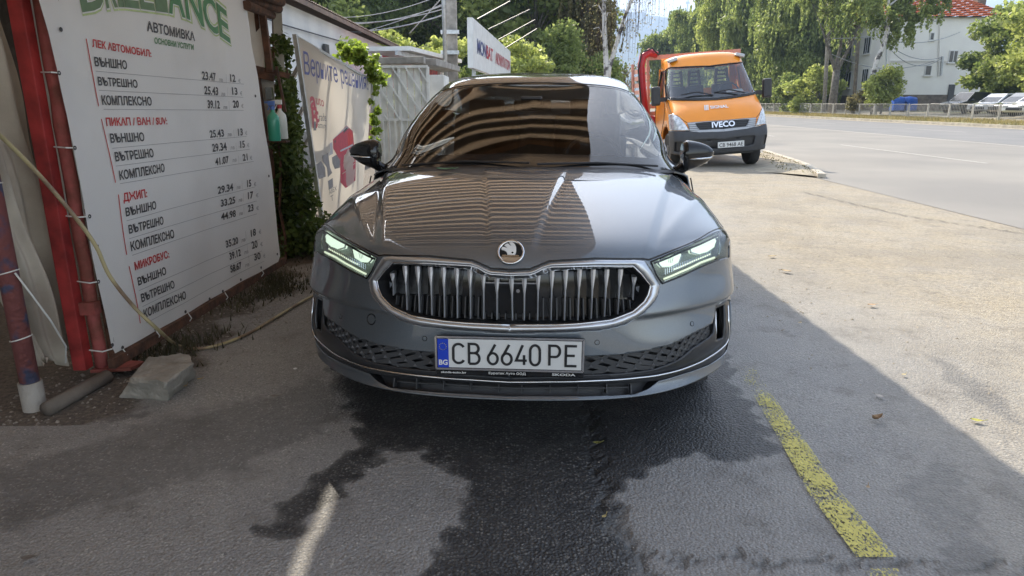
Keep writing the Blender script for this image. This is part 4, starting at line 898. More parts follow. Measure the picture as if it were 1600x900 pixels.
# ================================================================ TREES
M['bark'] = mat('tree_bark', (.10, .085, .07), .95, vscale=5, col2=(.20, .18, .15), bump=.6, bscale=12)
M['birchbark'] = mat('birch_bark', (.55, .53, .50), .85, vscale=3, col2=(.09, .08, .075), stops=(.52, .60), bump=.3)
M['leaf_mid'] = leafmat('mid_green_leaves', (.09, .13, .04), (.30, .34, .12), .5, .35)
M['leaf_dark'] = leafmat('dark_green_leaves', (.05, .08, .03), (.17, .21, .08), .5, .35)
M['leaf_light'] = leafmat('light_green_leaves', (.15, .19, .05), (.40, .43, .15), .5, .6)
M['leaf_olive'] = leafmat('olive_brown_leaves', (.085, .085, .04), (.22, .19, .09), .45, .4)
def limbs(base, top, r, tips, rg, wob=.04):
    """trunk from base to top with branches bending out to each tip"""
    mb = MB(); base = Vector(base); top = Vector(top); n_ = 9; pts = []; H_ = (top - base).length
    for i in range(n_ + 1):
        t = i / n_; p = base.lerp(top, t) + Vector((rg.normal() * wob * H_ * .25 * math.sin(math.pi * t), rg.normal() * wob * H_ * .25 * math.sin(math.pi * t), 0)); pts.append(p)
    mb.tube(pts, [r * (1.25 if i == 0 else 1 - .8 * i / n_) for i in range(n_ + 1)], 8)
    for tip in tips:
        tip = Vector(tip); hz = (tip - base).dot((top - base).normalized()) / H_; t = min(.95, max(.25, hz * .62)); k = t * n_; i = min(int(k), n_ - 1); s_ = pts[i].lerp(pts[i + 1], k - i)
        m1 = s_.lerp(tip, .45) + Vector((0, 0, (tip - s_).length * .10)) + Vector(tuple(rg.normal(0, .05, 3))) * (tip - s_).length; rr = r * (1 - .8 * t) * .5
        mb.tube([s_, s_.lerp(m1, .5), m1, m1.lerp(tip, .55) + Vector((0, 0, .06)), tip], [rr, rr * .85, rr * .65, rr * .4, rr * .15], 5, cap=False)
    return mb
def tree(label, base, H_, crown, n_clump, n_leaf, size, leafm, seed, r=.22, bark='bark', lean=(0, 0), weep=0.0, clump=.9, group=None, name='tree', flat=.7, fork=None):
    rg = np.random.default_rng(seed); base = Vector(base); e = empty(name, base, label=label, cat='tree', group=group)
    cx, cy, cz = crown[:3]; rx, ry, rz_ = crown[3:]
    C_ = []; 
    while len(C_) < n_clump:
        d = rg.normal(size=3); d /= np.linalg.norm(d); rad = rg.uniform(.25, 1) ** .5; p = np.array([cx + lean[0], cy + lean[1], cz]) + d * rad * np.array([rx, ry, rz_]) * (1 + .18 * math.sin(d[0] * 5 + seed) + .12 * math.sin(d[2] * 7 + seed))
        if p[2] > .5: C_.append(p)
    C_ = np.array(C_); sz = rg.uniform(.55, 1.35, n_clump) * clump
    V_, F_ = [], []
    cnt = np.maximum(30, (n_leaf * sz ** 2 / (sz ** 2).sum()).astype(int))
    v, f = leaf_cloud(C_, [(s_, s_, s_ * flat) for s_ in sz], cnt, size, seed, 1.6, droop=.5 if weep else .1, shell=.6); V_.append(v)
    if weep:
        # hanging sprays: vertical strings of leaves
        ns = int(weep); st = C_[rg.integers(0, n_clump, ns)] + rg.normal(0, .55, (ns, 3)) * clump; L_ = rg.uniform(.8, 2.8, ns) * clump; per = 26
        t = rg.uniform(0, 1, (ns, per)); P = st[:, None, :] + np.stack([.10 * np.sin(t * 3 + st[:, :1] * 9) + rg.normal(0, .05, t.shape), .1 * np.cos(t * 3 + st[:, :1] * 7) + rg.normal(0, .05, t.shape), -t * L_[:, None]], -1); P = P.reshape(-1, 3)
        P = P[P[:, 2] > -base.z + 1.2 - base.z]
        n_ = len(P); a = rg.normal(0, .35, (n_, 3)); a[:, 2] -= 1; a /= np.linalg.norm(a, axis=1)[:, None]; b = np.cross(a, rg.normal(size=(n_, 3))); b /= np.linalg.norm(b, axis=1)[:, None]; s_ = size * rg.uniform(.6, 1.2, (n_, 1))
        V_.append(np.stack([P - a * s_ * .9, P + b * s_ * .4, P + a * s_ * .9, P - b * s_ * .4], 1).reshape(-1, 3))
    V_ = np.concatenate(V_); link('crown', npmesh('crown', V_, np.arange(len(V_)).reshape(-1, 4)), M[leafm], e)
    tips = [tuple(c) for c in C_[::max(1, n_clump // 16)]]
    if fork:
        mb = MB()
        for k, (fx, fz) in enumerate(fork): 
            q = limbs((0, 0, fz[0]), (fx, 0, fz[1]), r * .62, tips[k::len(fork)], rg); mb.add(q.v, q.f)
        mb.tube([(0, 0, 0), (.02, 0, fork[0][1][0] * .6), (0, 0, fork[0][1][0] + .15)], [r * 1.25, r, r * .9], 9)
    else: mb = limbs((0, 0, 0), (lean[0] * .9 + cx * .8, lean[1] * .8, min(H_ * .85, cz + rz_ * .4)), r, tips, rg)
    mb.build('trunk', M[bark], e, smooth=True); return e
def T(px_, z_, **k): p = AtY(px_, 160, z_); return (p.x, z_, 0)
LG = 'trees beyond the sheds at the left'
# left hand wood
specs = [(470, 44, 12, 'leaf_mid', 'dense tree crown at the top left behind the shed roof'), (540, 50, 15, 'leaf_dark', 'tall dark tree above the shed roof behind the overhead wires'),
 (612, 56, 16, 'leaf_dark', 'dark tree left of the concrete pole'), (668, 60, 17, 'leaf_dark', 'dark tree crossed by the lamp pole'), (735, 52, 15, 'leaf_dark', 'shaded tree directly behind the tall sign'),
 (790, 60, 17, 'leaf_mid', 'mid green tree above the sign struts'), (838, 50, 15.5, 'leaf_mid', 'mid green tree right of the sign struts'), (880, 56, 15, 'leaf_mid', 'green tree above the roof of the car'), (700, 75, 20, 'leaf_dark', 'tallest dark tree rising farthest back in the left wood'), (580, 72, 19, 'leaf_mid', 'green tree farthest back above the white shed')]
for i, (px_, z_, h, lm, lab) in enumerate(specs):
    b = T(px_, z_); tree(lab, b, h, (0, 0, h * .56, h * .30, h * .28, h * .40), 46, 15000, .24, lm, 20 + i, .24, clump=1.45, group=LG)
tree('narrow brownish tree at the right end of the left wood, beside the bare birch', T(916, 47), 13, (0, 0, 6.6, 1.55, 1.6, 6.4), 46, 15000, .17, 'leaf_olive', 41, .2, clump=.8, weep=520)
for i, (px_, z_, h, lm, lab) in enumerate([(622, 32, 4.6, 'leaf_light', 'bright green bush behind the end of the shed roof'), (662, 36, 4.6, 'leaf_light', 'light green bush between shed roof and lamp pole'), (688, 15, 1.9, 'leaf_light', 'small green bush at the foot of the lamp pole'), (812, 34, 4.2, 'leaf_light', 'bright yellow green bush at the right end of the tall sign'), (855, 40, 5.5, 'leaf_mid', 'green bush above the middle of the car roof'), (900, 42, 5.0, 'leaf_mid', 'green bush above the right part of the car roof'), (770, 40, 5, 'leaf_mid', 'green bush behind the tall sign')]):
    w_ = h * .42; tree(lab, T(px_, z_), h, (0, 0, h * .55, w_, w_, h * .42), 22, 7000, .13 if z_ > 20 else .05, lm, 60 + i, .08, clump=.75 * h / 5, name='bush')
# bare weeping birch
bz = 30; bb_ = T(949, bz); e = empty('bare_birch', bb_, label='nearly bare birch with pale stems and hanging brown twigs', cat='tree'); rg = np.random.default_rng(9)
def rel(px_, py_, z_=bz): p = AtY(px_, py_, z_) ; return Vector((p.x - bb_[0], z_ - bz, p.z))
mb = MB(); mb.tube([(0, 0, 0), rel(948, 112), rel(945, 60), rel(944, 20), rel(943, -40), rel(945, -110)], [.13, .12, .10, .085, .06, .03], 8)
mb.tube([rel(949, 128), rel(952, 105), rel(962, 72), rel(973, 35), rel(986, 0), rel(1000, -50)], [.12, .10, .085, .07, .05, .02], 8)
tips = []
for (a, b_) in (((944, 25), (925, 10)), ((944, 60), (927, 45)), ((943, -20), (970, -40)), ((975, 32), (1000, -8)), ((985, 0), (1025, -15)), ((968, 55), (990, 30)), ((943, -35), (915, -30)), ((1000, -50), (1050, -40)), ((990, -10), (1040, -35)), ((945, 5), (960, -15)), ((944, 40), (955, 20))):
    A_, B_ = rel(*a), rel(*b_); mid_ = A_.lerp(B_, .5) + Vector((0, 0, .25)); mb.tube([A_, mid_, B_], [.04, .028, .012], 5, cap=False); tips += [A_.lerp(mid_, .5), mid_, mid_.lerp(B_, .5), B_]
mb.build('trunk', M['birchbark'], e, smooth=True)
tw = MB()
for _ in range(230):
    s_ = tips[rg.integers(len(tips))] + Vector(tuple(rg.normal(0, .22, 3))); L_ = rg.uniform(.4, 1.7); d = rg.normal(0, .12, 2); p1 = s_ + Vector((d[0] * .5, d[1], .08)); p2 = p1 + Vector((d[0] * .5, 0, -L_ * .5)); p3 = p2 + Vector((d[0] * .1, 0, -L_ * .5)); tw.tube([s_, p1, p2, p3], [.008, .007, .006, .004], 3, cap=False)
tw.build('twigs', mat('twig_brown', (.075, .055, .045), 1, var=.1, spec=0), e)['kind'] = 'stuff'
P_ = np.array([tuple(tips[rg.integers(len(tips))] + Vector((rg.normal(0, .3), rg.normal(0, .3), -rg.uniform(0, 1.8)))) for _ in range(900)])
v, f = leaf_cloud(P_, [(.06, .06, .1)] * 900, [1] * 900, .05, 3); o = link('sparse_leaves', npmesh('sparse_leaves', v, f), M['leaf_olive'], e); o['kind'] = 'stuff'
tree('small pinkish bare tree low between the birch and the truck', T(985, 60), 4.6, (0, 0, 3.3, 1.2, 1.0, 1.2), 14, 900, .10, 'leaf_olive', 77, .1, clump=.6)
# right centre: tall weeping trees along the far side of the road
RGp = 'tall weeping trees beyond the railing'
for i, (px_, z_, h, w_, lm, lab) in enumerate([(1043, 150, 20, 4.6, 'leaf_mid', 'distant rounded tree standing apart left of the truck roof'), (1105, 128, 25, 6.0, 'leaf_mid', 'tall weeping tree above the left part of the truck'), (1140, 112, 24, 5.6, 'leaf_light', 'paler weeping tree above the middle of the truck'),
  (1178, 98, 22, 5.2, 'leaf_mid', 'tall weeping tree above the right mirror of the truck'), (1222, 88, 20, 4.4, 'leaf_mid', 'weeping tree just right of the truck'), (1253, 84, 19, 3.4, 'leaf_mid', 'weeping tree with a slim leaning trunk left of the forked tree')]):
    hc = h * .52 if i else h * .50; tree(lab, T(px_, z_), h, (0, 0, hc, w_, w_ * .8, h * .46 if i else h * .42), 60, 16000, .30 if z_ > 90 else .24, lm, 100 + i, .25, clump=1.5, weep=1150, group=RGp if i else None)
tree('forked dark trunked tree behind the railing left of the white house', T(1301, 69), 15, (-.6, 0, 12.0, 4.8, 3.2, 3.6), 42, 12000, .20, 'leaf_mid', 131, .36, clump=1.0, weep=360, fork=[(-2.1, (4.2, 8.6)), (.2, (4.2, 9.5)), (2.0, (4.2, 8.8))])
# leaning white birch
bb2 = Vector(T(1368, 61)); e = empty('white_birch', bb2, label='white trunked birch leaning right in front of the house corner', cat='tree')
def rel2(px_, py_): p = AtY(px_, py_, 61); return Vector((p.x - bb2.x, 0, p.z))
mb = MB(); mb.tube([(0, 0, 0), rel2(1365, 140), rel2(1364, 118), rel2(1371, 92), rel2(1382, 68), rel2(1388, 45), rel2(1388, 15), rel2(1390, -30)], [.28, .24, .22, .20, .17, .14, .11, .05], 9)
for a, b_ in (((1387, 48), (1362, 20)), ((1388, 30), (1420, 5)), ((1388, 10), (1440, -20)), ((1389, 0), (1350, -20)), ((1388, 20), (1410, 40))): mb.tube([rel2(*a), rel2((a[0] + b_[0]) / 2, (a[1] + b_[1]) / 2 - 6), rel2(*b_)], [.09, .06, .02], 6, cap=False)
mb.build('trunk', M['birchbark'], e, smooth=True)
cc, cr_, cn = [], [], []; rg = np.random.default_rng(12)
for px_, py_, r_ in ((1350, -5, 1.5), (1385, -15, 1.6), (1420, -5, 1.5), (1450, -10, 1.3), (1400, 15, 1.2), (1425, 22, 1.0), (1370, 15, 1.2), (1340, 15, 1.1), (1410, 38, .9), (1443, 15, .9), (1462, -5, .9), (1392, 40, .7), (1405, 52, .6), (1355, 30, .8)):
    for _ in range(3): cc.append(rel2(px_ + rg.normal(0, 9), py_ + rg.normal(0, 8)) + Vector((0, rg.normal(0, .8), 0))); cr_.append((r_ * .45, r_ * .45, r_ * .35)); cn.append(int(130 * r_ + 50))
v, f = leaf_cloud(cc, cr_, cn, .19, 14, 1.6, .5); sx = np.array([tuple(c) for c in cc]); ns = 240; st = sx[rg.integers(0, len(sx), ns)] + rg.normal(0, .35, (ns, 3)); t = rg.uniform(0, 1, (ns, 14)); P_ = (st[:, None] + np.stack([rg.normal(0, .05, t.shape), rg.normal(0, .05, t.shape), -t * rg.uniform(.5, 1.7, (ns, 1))], -1)).reshape(-1, 3)
v2, f2 = leaf_cloud(P_, [(.05, .05, .05)] * len(P_), [1] * len(P_), .16, 15, 1.8, .8); V_ = np.concatenate([v, v2]); link('crown', npmesh('crown', V_, np.arange(len(V_)).reshape(-1, 4)), M['leaf_mid'], e)
# sprouting bush round its foot, and the big tree at the right edge
tree('leafy bush at the foot of the white birch behind the railing', (T(1378, 60)[0], 60, .4), 5, (0.2, 0, 2.0, 1.25, 1.0, 1.7), 24, 5000, .15, 'leaf_light', 151, .08, clump=.7, name='bush')
tree('low brownish shrub between forked tree and birch', (T(1345, 62)[0], 62, .4), 2.4, (0, 0, 1.0, 1.6, 1.0, .8), 16, 2600, .13, 'leaf_olive', 152, .06, clump=.5, name='bush')
tree('big full crowned tree at the right edge above the parked cars', T(1600, 60), 12, (0.6, 0, 5.4, 4.7, 4.0, 4.1), 74, 28000, .24, 'leaf_mid', 161, .35, clump=1.25)
tree('second broad tree half cut by the right edge of the picture', T(1640, 52), 10, (0, 0, 5.0, 3.6, 3.2, 4.2), 46, 13000, .22, 'leaf_light', 162, .3, clump=1.15)
tree('smaller dark tree between the house door and the big right tree', T(1534, 64), 6.6, (0, 0, 4.3, 1.9, 1.6, 1.5), 24, 6000, .2, 'leaf_dark', 163, .16, clump=.9)
for i, (px_, z_, h, w_) in enumerate([(1275, 74, 5, 2.6), (1238, 78, 4, 2.2), (1210, 90, 5, 3.0), (1170, 105, 6, 3.5), (1120, 120, 7, 4.5)]):
    tree(('yellow green hedge bush left of the forked tree', 'low bush under the weeping trees right of the truck', 'low bush behind the railing beside the truck mirror', 'bush low behind the right half of the truck', 'bush low behind the left half of the truck')[i], T(px_, z_), h, (0, 0, h * .5, w_, w_ * .6, h * .5), 22, 4500, .2, 'leaf_light' if i == 0 else 'leaf_mid', 170 + i, .08, clump=.9, name='bush')
# ================================================================ WHITE HOUSE
HY, HXc = 75.0, AtY(1383, 150, 75).x
hs = empty('white_house', (HXc, HY, .5), label='white rendered two storey house with a red tiled roof behind the railing at the right', cat='house')
M['hwall'] = mat('house_render', (.80, .78, .72), .9, vscale=.5, col2=(.74, .71, .66), detail=8); M['base'] = mat('stone_basement', (.20, .165, .13), .9, vscale=2.5, col2=(.11, .09, .075), bump=.5, bscale=4)
M['tile'] = mat('red_roof_tile', (.42, .115, .05), .95, vscale=1.2, col2=(.32, .085, .04), spec=.05); M['winglass'] = mat('dark_window_glass', (.03, .035, .04), .1, var=0); M['winframe'] = mat('white_window_frame', (.6, .6, .58), .6, var=0)
def hc(mb, name, m, parent=None):
    o = mb.build(name, M[m], None); o.data.transform(Matrix.Translation(-hs.location)); o.parent = parent or hs; return o
EH_ = AtY(1440, 27, HY).z; XR = AtY(1560, 100, HY).x; BH = AtY(1420, 148, HY).z
hc(MB().box(((HXc + XR) / 2, HY + 9, (BH + EH_) / 2), (XR - HXc, 18, EH_ - BH)), 'wall', 'hwall'); hc(MB().box(((HXc + XR) / 2 - .0, HY + 9, BH / 2), (XR - HXc + .12, 18.12, BH)), 'basement_wall', 'base')
hc(MB().bar((HXc - .03, HY - .05, AtY(1400, 95, HY).z), (AtY(1480, 95, HY).x, HY - .05, AtY(1400, 95, HY).z), .10, .16), 'string_course', 'hwall')
# roof tiles as courses
hcx, hcy = (HXc + XR) / 2, HY + 9; rx_, ry_ = (XR - HXc) / 2 + .6, 9.6; RZ = 4.0
def roof_face(c0, c1, apex0, apex1, nrow, ncol):
    rf_ = MB(); c0, c1, apex0, apex1 = map(Vector, (c0, c1, apex0, apex1))
    for i in range(nrow):
        a0, a1 = c0.lerp(apex0, i / nrow), c1.lerp(apex1, i / nrow); b0, b1 = c0.lerp(apex0, (i + 1.05) / nrow), c1.lerp(apex1, (i + 1.05) / nrow); nseg = max(2, int(ncol * (1 - i / nrow)) + 2)
        vs_ = []
        for k in range(nseg * 2 + 1):
            t = k / (nseg * 2); up = .03 * (k % 2); vs_ += [tuple(a0.lerp(a1, t) + Vector((0, 0, .07 + up))), tuple(b0.lerp(b1, t) + Vector((0, 0, up)))]
        rf_.add(vs_, [(2 * k, 2 * k + 2, 2 * k + 3, 2 * k + 1) for k in range(nseg * 2)])
    o = hc(rf_, 'roof_tiles', 'tile'); o['kind'] = 'stuff'
e1, e2, e3, e4 = (hcx - rx_, hcy - ry_, EH_), (hcx + rx_, hcy - ry_, EH_), (hcx + rx_, hcy + ry_, EH_), (hcx - rx_, hcy + ry_, EH_)
ap0, ap1 = (hcx, hcy - ry_ + 6, EH_ + RZ), (hcx, hcy + ry_ - 6, EH_ + RZ)
roof_face(e1, e2, ap0, ap0, 18, 30); roof_face(e4, e1, ap1, ap0, 18, 44); roof_face(e2, e3, ap0, ap1, 18, 44); roof_face(e3, e4, ap1, ap1, 18, 30)
hc(MB().add([e1, e2, e3, e4], [(0, 1, 2, 3)]), 'soffit', 'roofb'); hc(MB().box((AtY(1530, 5, HY + 5).x, HY + 5, EH_ + 2.6), (.9, .9, 2)), 'chimney', 'base')
def win(x0, x1, y0, y1, face, n=2):
    if face == 'A':
        a, b = AtY(x0, y1, HY), AtY(x1, y0, HY); w_, h_ = b.x - a.x, b.z - a.z; c = ((a.x + b.x) / 2, HY, (a.z + b.z) / 2)
        f = hc(MB().box((c[0], HY - .03, c[2]), (w_ + .16, .10, h_ + .16)), 'window', 'winframe'); hc(MB().box((c[0], HY - .085, c[2]), (w_, .02, h_)), 'pane', 'winglass', f).parent = f
        for k in range(1, n): hc(MB().box((a.x + w_ * k / n, HY - .11, c[2]), (.07, .03, h_)), 'mullion', 'winframe')
        hc(MB().box((c[0], HY - .12, a.z - .12), (w_ + .4, .24, .08)), 'sill', 'hwall')
    else:
        a, b = AtX(x0, y1, HXc), AtX(x1, y0, HXc); y0_, y1_ = a.y, b.y; zc = (a.z + b.z) / 2; h_ = abs(b.z - a.z)
        f = hc(MB().box((HXc - .03, (y0_ + y1_) / 2, zc), (.10, abs(y1_ - y0_) + .2, h_ + .16)), 'window', 'winframe'); hc(MB().box((HXc - .085, (y0_ + y1_) / 2, zc), (.02, abs(y1_ - y0_), h_)), 'pane', 'winglass', f).parent = f
        for k in range(1, n + 1): hc(MB().box((HXc - .11, y0_ + (y1_ - y0_) * k / (n + 1), zc), (.03, .07, h_)), 'mullion', 'winframe')
        hc(MB().box((HXc - .12, (y0_ + y1_) / 2, zc - h_ / 2 - .12), (.24, abs(y1_ - y0_) + .3, .08)), 'sill', 'hwall')
win(1453, 1459, 52, 62, 'A', 1); win(1445, 1455, 103, 117, 'A', 1); win(1482, 1496, 80, 97, 'A', 2); 
win(1318, 1331, 113, 137, 'B', 2); win(1347, 1358, 108, 132, 'B', 2); win(1322, 1332, 70, 92, 'B', 2); win(1350, 1362, 58, 84, 'B', 2); win(1299, 1306, 118, 138, 'B', 1)
dA, dB = AtY(1478, 162, HY), AtY(1492, 132, HY); hc(MB().box(((dA.x + dB.x) / 2, HY - .06, (dB.z + .3) / 2), (dB.x - dA.x, .1, dB.z - .3)), 'door', 'dark_grey')
hc(MB().tube([AtY(1470, 118, HY - .1), AtY(1473, 88, HY - .1)], .12, 6), 'cable_bracket', 'galv'); hc(MB().tube([AtY(1384, 148, HY - .1), AtY(1386, 30, HY - .1)], .07, 6), 'downpipe', 'galv'); hc(MB().tube([AtY(1467, 120, HY - .12), AtY(1469, 30, HY - .12)], .06, 6), 'downpipe', 'hwall')
for k, (a, b, s_) in enumerate([((1386, 70), (1470, 92), 1.2), ((1384, 66), (1470, 90), .7), ((1300, 60), (1470, 30), .5), ((1386, 62), (1500, 50), .6), ((1300, 85), (1460, 95), 1.0)]):
    wire(a, b, 66, 74.5, s_, .035, ('sagging cable across the white house wall, lowest', 'second sagging cable across the white house wall', 'cable rising through the trees to the house eave', 'thin cable high on the white house wall', 'cable from the grey pole to the house wall')[k])
# poles by the house
gp1 = MB().tube([T(1289, 71.5), tuple(AtY(1294, 60, 71.5)), tuple(AtY(1296, -30, 71.5))], [.2, .18, .14], 10).build('concrete_lamp_pole', M['concrete'], smooth=True); tag(gp1, 'pale round concrete pole left of the forked trunk', 'pole')
gp2 = MB().tube([T(1335, 68), tuple(AtY(1343, 45, 68)), tuple(AtY(1345, -40, 68))], [.17, .14, .12], 10).build('dark_pole', M['bark'], smooth=True); tag(gp2, 'dark wooden pole in front of the white house windows', 'pole')
sgp = empty('road_sign', T(1233, 70), label='small grey sign on a post behind the railing near the truck', cat='sign'); MB().tube([(0, 0, 0), (0, 0, 2.3)], .04, 8).build('sign_post', M['galv'], sgp); MB().prism([(-.3, -.3), (.3, -.3), (.3, .3), (-.3, .3)], -.01, .01).build('sign_plate', M['galv'], sgp).location = (0, -.06, 2.35)
sgp.children[1].rotation_euler = (R(90), 0, 0)
# blue bins
M['blue'] = mat('blue_bin_plastic', (.03, .12, .50), .5, var=.1)
for i, px_ in enumerate((1404, 1420)):
    p = AtY(px_, 160, 66); e = empty('blue_bin', (p.x, 66, .5), label=('left blue waste bin against the white house', 'right blue waste bin against the white house')[i], cat='bin'); MB().prism([(-.62, -.4), (.62, -.4), (.62, .4), (-.62, .4)], .12, .95).build('bin_body', M['blue'], e, bevel=.05); MB().tube([(-.6, 0, .95), (0, 0, 1.0), (.6, 0, .95)], [.36, .42, .36], 10).build('bin_lid', M['blue'], e, smooth=True)
    MB().tube([(-.5, -.3, .06), (-.5, .3, .06)], .06, 8).build('bin_wheel', M['rubber'], e)
# ================================================================ SMOOTH BODY SURFACES
def card_basis(n, t):
    """natural cubic spline cardinal basis on knots 0..n-1, evaluated at t"""
    t = np.clip(np.asarray(t, float), 0, n - 1 - 1e-9); A = np.zeros((n, n)); B = np.zeros((n, n)); A[0, 0] = A[-1, -1] = 1
    for i in range(1, n - 1): A[i, i - 1:i + 2] = (1, 4, 1); B[i, i - 1:i + 2] = (6, -12, 6)
    D = np.linalg.solve(A, B); i = t.astype(int); s = (t - i)[:, None]; I_ = np.eye(n)
    return I_[i] * (1 - s) + I_[i + 1] * s + ((1 - s) ** 3 - (1 - s)) / 6 * D[i] + (s ** 3 - s) / 6 * D[i + 1]
class Surf:
    def __init__(s, ctrl, loc, rz, bump=None, fn=None, dom=None, roll=0):
        s.bump = bump; s.fn = fn
        if ctrl is not None: s.c = np.array(ctrl, float); s.nv, s.nu = s.c.shape[:2]; s.dom = (0, s.nu - 1, 0, s.nv - 1)
        else: s.dom = dom
        s.W = Matrix.Translation(loc) @ Matrix.Rotation(rz, 4, 'Z') @ Matrix.Rotation(roll, 4, 'Y'); s.Wn = np.array(s.W); s._g = None
    def ev(s, u, v):
        u = np.atleast_1d(np.asarray(u, float)); v = np.atleast_1d(np.asarray(v, float))
        if s.fn: p = s.fn(u, v)
        else:
            u = np.clip(u, *s.dom[:2]); v = np.clip(v, *s.dom[2:]); p = np.einsum('ki,kj,ijc->kc', card_basis(s.nv, v), card_basis(s.nu, u), s.c)
        if s.bump: p = s.bump(p)
        return p
    def wp(s, p): return p @ s.Wn[:3, :3].T + s.Wn[:3, 3]
    def nrm(s, u, v, e=.02):
        a = s.ev(np.asarray(u) + e, v) - s.ev(np.asarray(u) - e, v); b = s.ev(u, np.asarray(v) + e) - s.ev(u, np.asarray(v) - e)
        n = np.cross(a, b); n /= np.linalg.norm(n, axis=1)[:, None] + 1e-12; return n * s.sgn
    sgn = 1
    def inv(s, px, py, mirror=1):
        if s._g is None:
            U, V_ = np.meshgrid(np.linspace(s.dom[0], s.dom[1], 110), np.linspace(s.dom[2], s.dom[3], 130)); s._g = (U.ravel(), V_.ravel(), project(s.wp(s.ev(U.ravel(), V_.ravel()))))
        U, V_, Q = s._g; d = (Q[:, 0] - px) ** 2 + (Q[:, 1] - py) ** 2; i = d.argmin(); u, v = U[i], V_[i]; h = .003
        for _ in range(8):
            q = project(s.wp(s.ev([u, u + h, u], [v, v, v + h]))); J = np.stack([(q[1] - q[0]) / h, (q[2] - q[0]) / h], 1); r = np.array([px, py]) - q[0]
            try: st = np.linalg.lstsq(J, r, rcond=.02)[0]
            except Exception: break
            m = np.abs(st).max(); st = st * min(1, .5 / (m + 1e-9)); u = min(max(u + st[0], s.dom[0]), s.dom[1]); v = min(max(v + st[1], s.dom[2]), s.dom[3])
        return (float(u), float(v))
    def inv0(s, py):
        v = np.linspace(s.dom[2], s.dom[3], 1200); q = project(s.wp(s.ev(np.zeros(1200), v))); return (0.0, float(v[np.abs(q[:, 1] - py).argmin()]))
    def path(s, pts):
        """('c', y) = on the centre line at picture row y; ('p', u, v) = given directly; (x, y) = measured in the photograph"""
        return [s.inv0(p[1]) if p[0] == 'c' else (p[1], p[2]) if p[0] == 'p' else s.inv(*p) for p in pts]
    def patch(s, name, outer, holes, m, parent, off=0.0, du=.08, dv=.08, solid=0, mirror=True, smooth=True, single=False, back=False, weld=True):
        sc_ = np.array([1 / du, 1 / dv])
        def dens(poly):
            out = []
            for a, b in zip(poly, poly[1:] + poly[:1]):
                k = max(1, int(math.hypot((b[0] - a[0]) * sc_[0], (b[1] - a[1]) * sc_[1]))); out += [(a[0] + (b[0] - a[0]) * j / k, a[1] + (b[1] - a[1]) * j / k) for j in range(k)]
            return out
        loops = [dens(outer)] + [dens(h) for h in holes]; o_ = np.array(loops[0]); lo, hi = o_.min(0), o_.max(0)
        gu = np.arange(lo[0] + du * .5, hi[0], du); gv = np.arange(lo[1] + dv * .5, hi[1], dv); U, V_ = np.meshgrid(gu, gv); U = U.ravel(); V_ = V_.ravel()
        keep = inpoly(U, V_, loops[0]); dist = segdist(U * sc_[0], V_ * sc_[1], [(a * sc_[0], b * sc_[1]) for a, b in loops[0] + loops[0][:1]])
        for h in loops[1:]: keep &= ~inpoly(U, V_, h); dist = np.minimum(dist, segdist(U * sc_[0], V_ * sc_[1], [(a * sc_[0], b * sc_[1]) for a, b in h + h[:1]]))
        keep &= dist > .45
        pts = [p for l in loops for p in l]; ed = []; b0 = 0
        for l in loops: ed += [(b0 + i, b0 + (i + 1) % len(l)) for i in range(len(l))]; b0 += len(l)
        pts += list(zip(U[keep], V_[keep]))
        vo, _, fo, *_ = delaunay_2d_cdt([Vector((a * sc_[0], b * sc_[1])) for a, b in pts], ed, [], 0, 1e-5)
        uv = np.array([(p.x / sc_[0], p.y / sc_[1]) for p in vo]); F_ = np.array(fo); cen = uv[F_].mean(1); k = inpoly(cen[:, 0], cen[:, 1], loops[0])
        for h in loops[1:]: k &= ~inpoly(cen[:, 0], cen[:, 1], h)
        F_ = F_[k]; P = s.ev(uv[:, 0], uv[:, 1])
        if callable(off):
            def dd(l):
                r_ = np.full(len(uv), 1e9)
                for a, b in zip(l, l[1:] + l[:1]):
                    if single and abs(a[0]) < 1e-6 and abs(b[0]) < 1e-6: continue
                    r_ = np.minimum(r_, segdist(uv[:, 0] * sc_[0], uv[:, 1] * sc_[1], [(a[0] * sc_[0], a[1] * sc_[1]), (b[0] * sc_[0], b[1] * sc_[1])]))
                return r_
            o2 = off(uv, [dd(l) for l in loops], P)
        else: o2 = np.full(len(uv), off)
        P = P + s.nrm(uv[:, 0], uv[:, 1]) * o2[:, None]
        res = []
        sides = [1, -1] if mirror else [1]
        if single:   # one object spanning both halves
            P2_ = P * np.array([-1, 1, 1]); V3 = np.concatenate([P, P2_]); F3 = np.concatenate([F_, F_[:, ::-1] + len(P)])
            sets = [(V3, F3)]
        else: sets = [(P * np.array([sd_, 1, 1]), F_ if sd_ == 1 else F_[:, ::-1]) for sd_ in sides]
        for V3, F3 in sets:
            me = bpy.data.meshes.new(name); me.from_pydata(V3.tolist(), [], F3.tolist())
            bm = bmesh.new(); bm.from_mesh(me)
            if single and weld: bmesh.ops.remove_doubles(bm, verts=[v for v in bm.verts if abs(v.co.x) < 4e-4], dist=8e-4)
            bmesh.ops.recalc_face_normals(bm, faces=bm.faces)
            bmesh.ops.delete(bm, geom=[v for v in bm.verts if not v.link_faces], context='VERTS')
            # face outward
            t_ = sum((f.normal.dot(Vector((0, -1, .6)) + Vector((math.copysign(.5, f.calc_center_median().x), 0, 0))) * f.calc_area() for f in bm.faces))
            if t_ < 0: bmesh.ops.reverse_faces(bm, faces=bm.faces)
            bm.to_mesh(me); bm.free()
            o = link(name, me, m, parent, True if smooth else None)
            if solid: md_ = o.modifiers.new('thick', 'SOLIDIFY'); md_.thickness = solid; md_.offset = -1
            res.append(o)
        return res
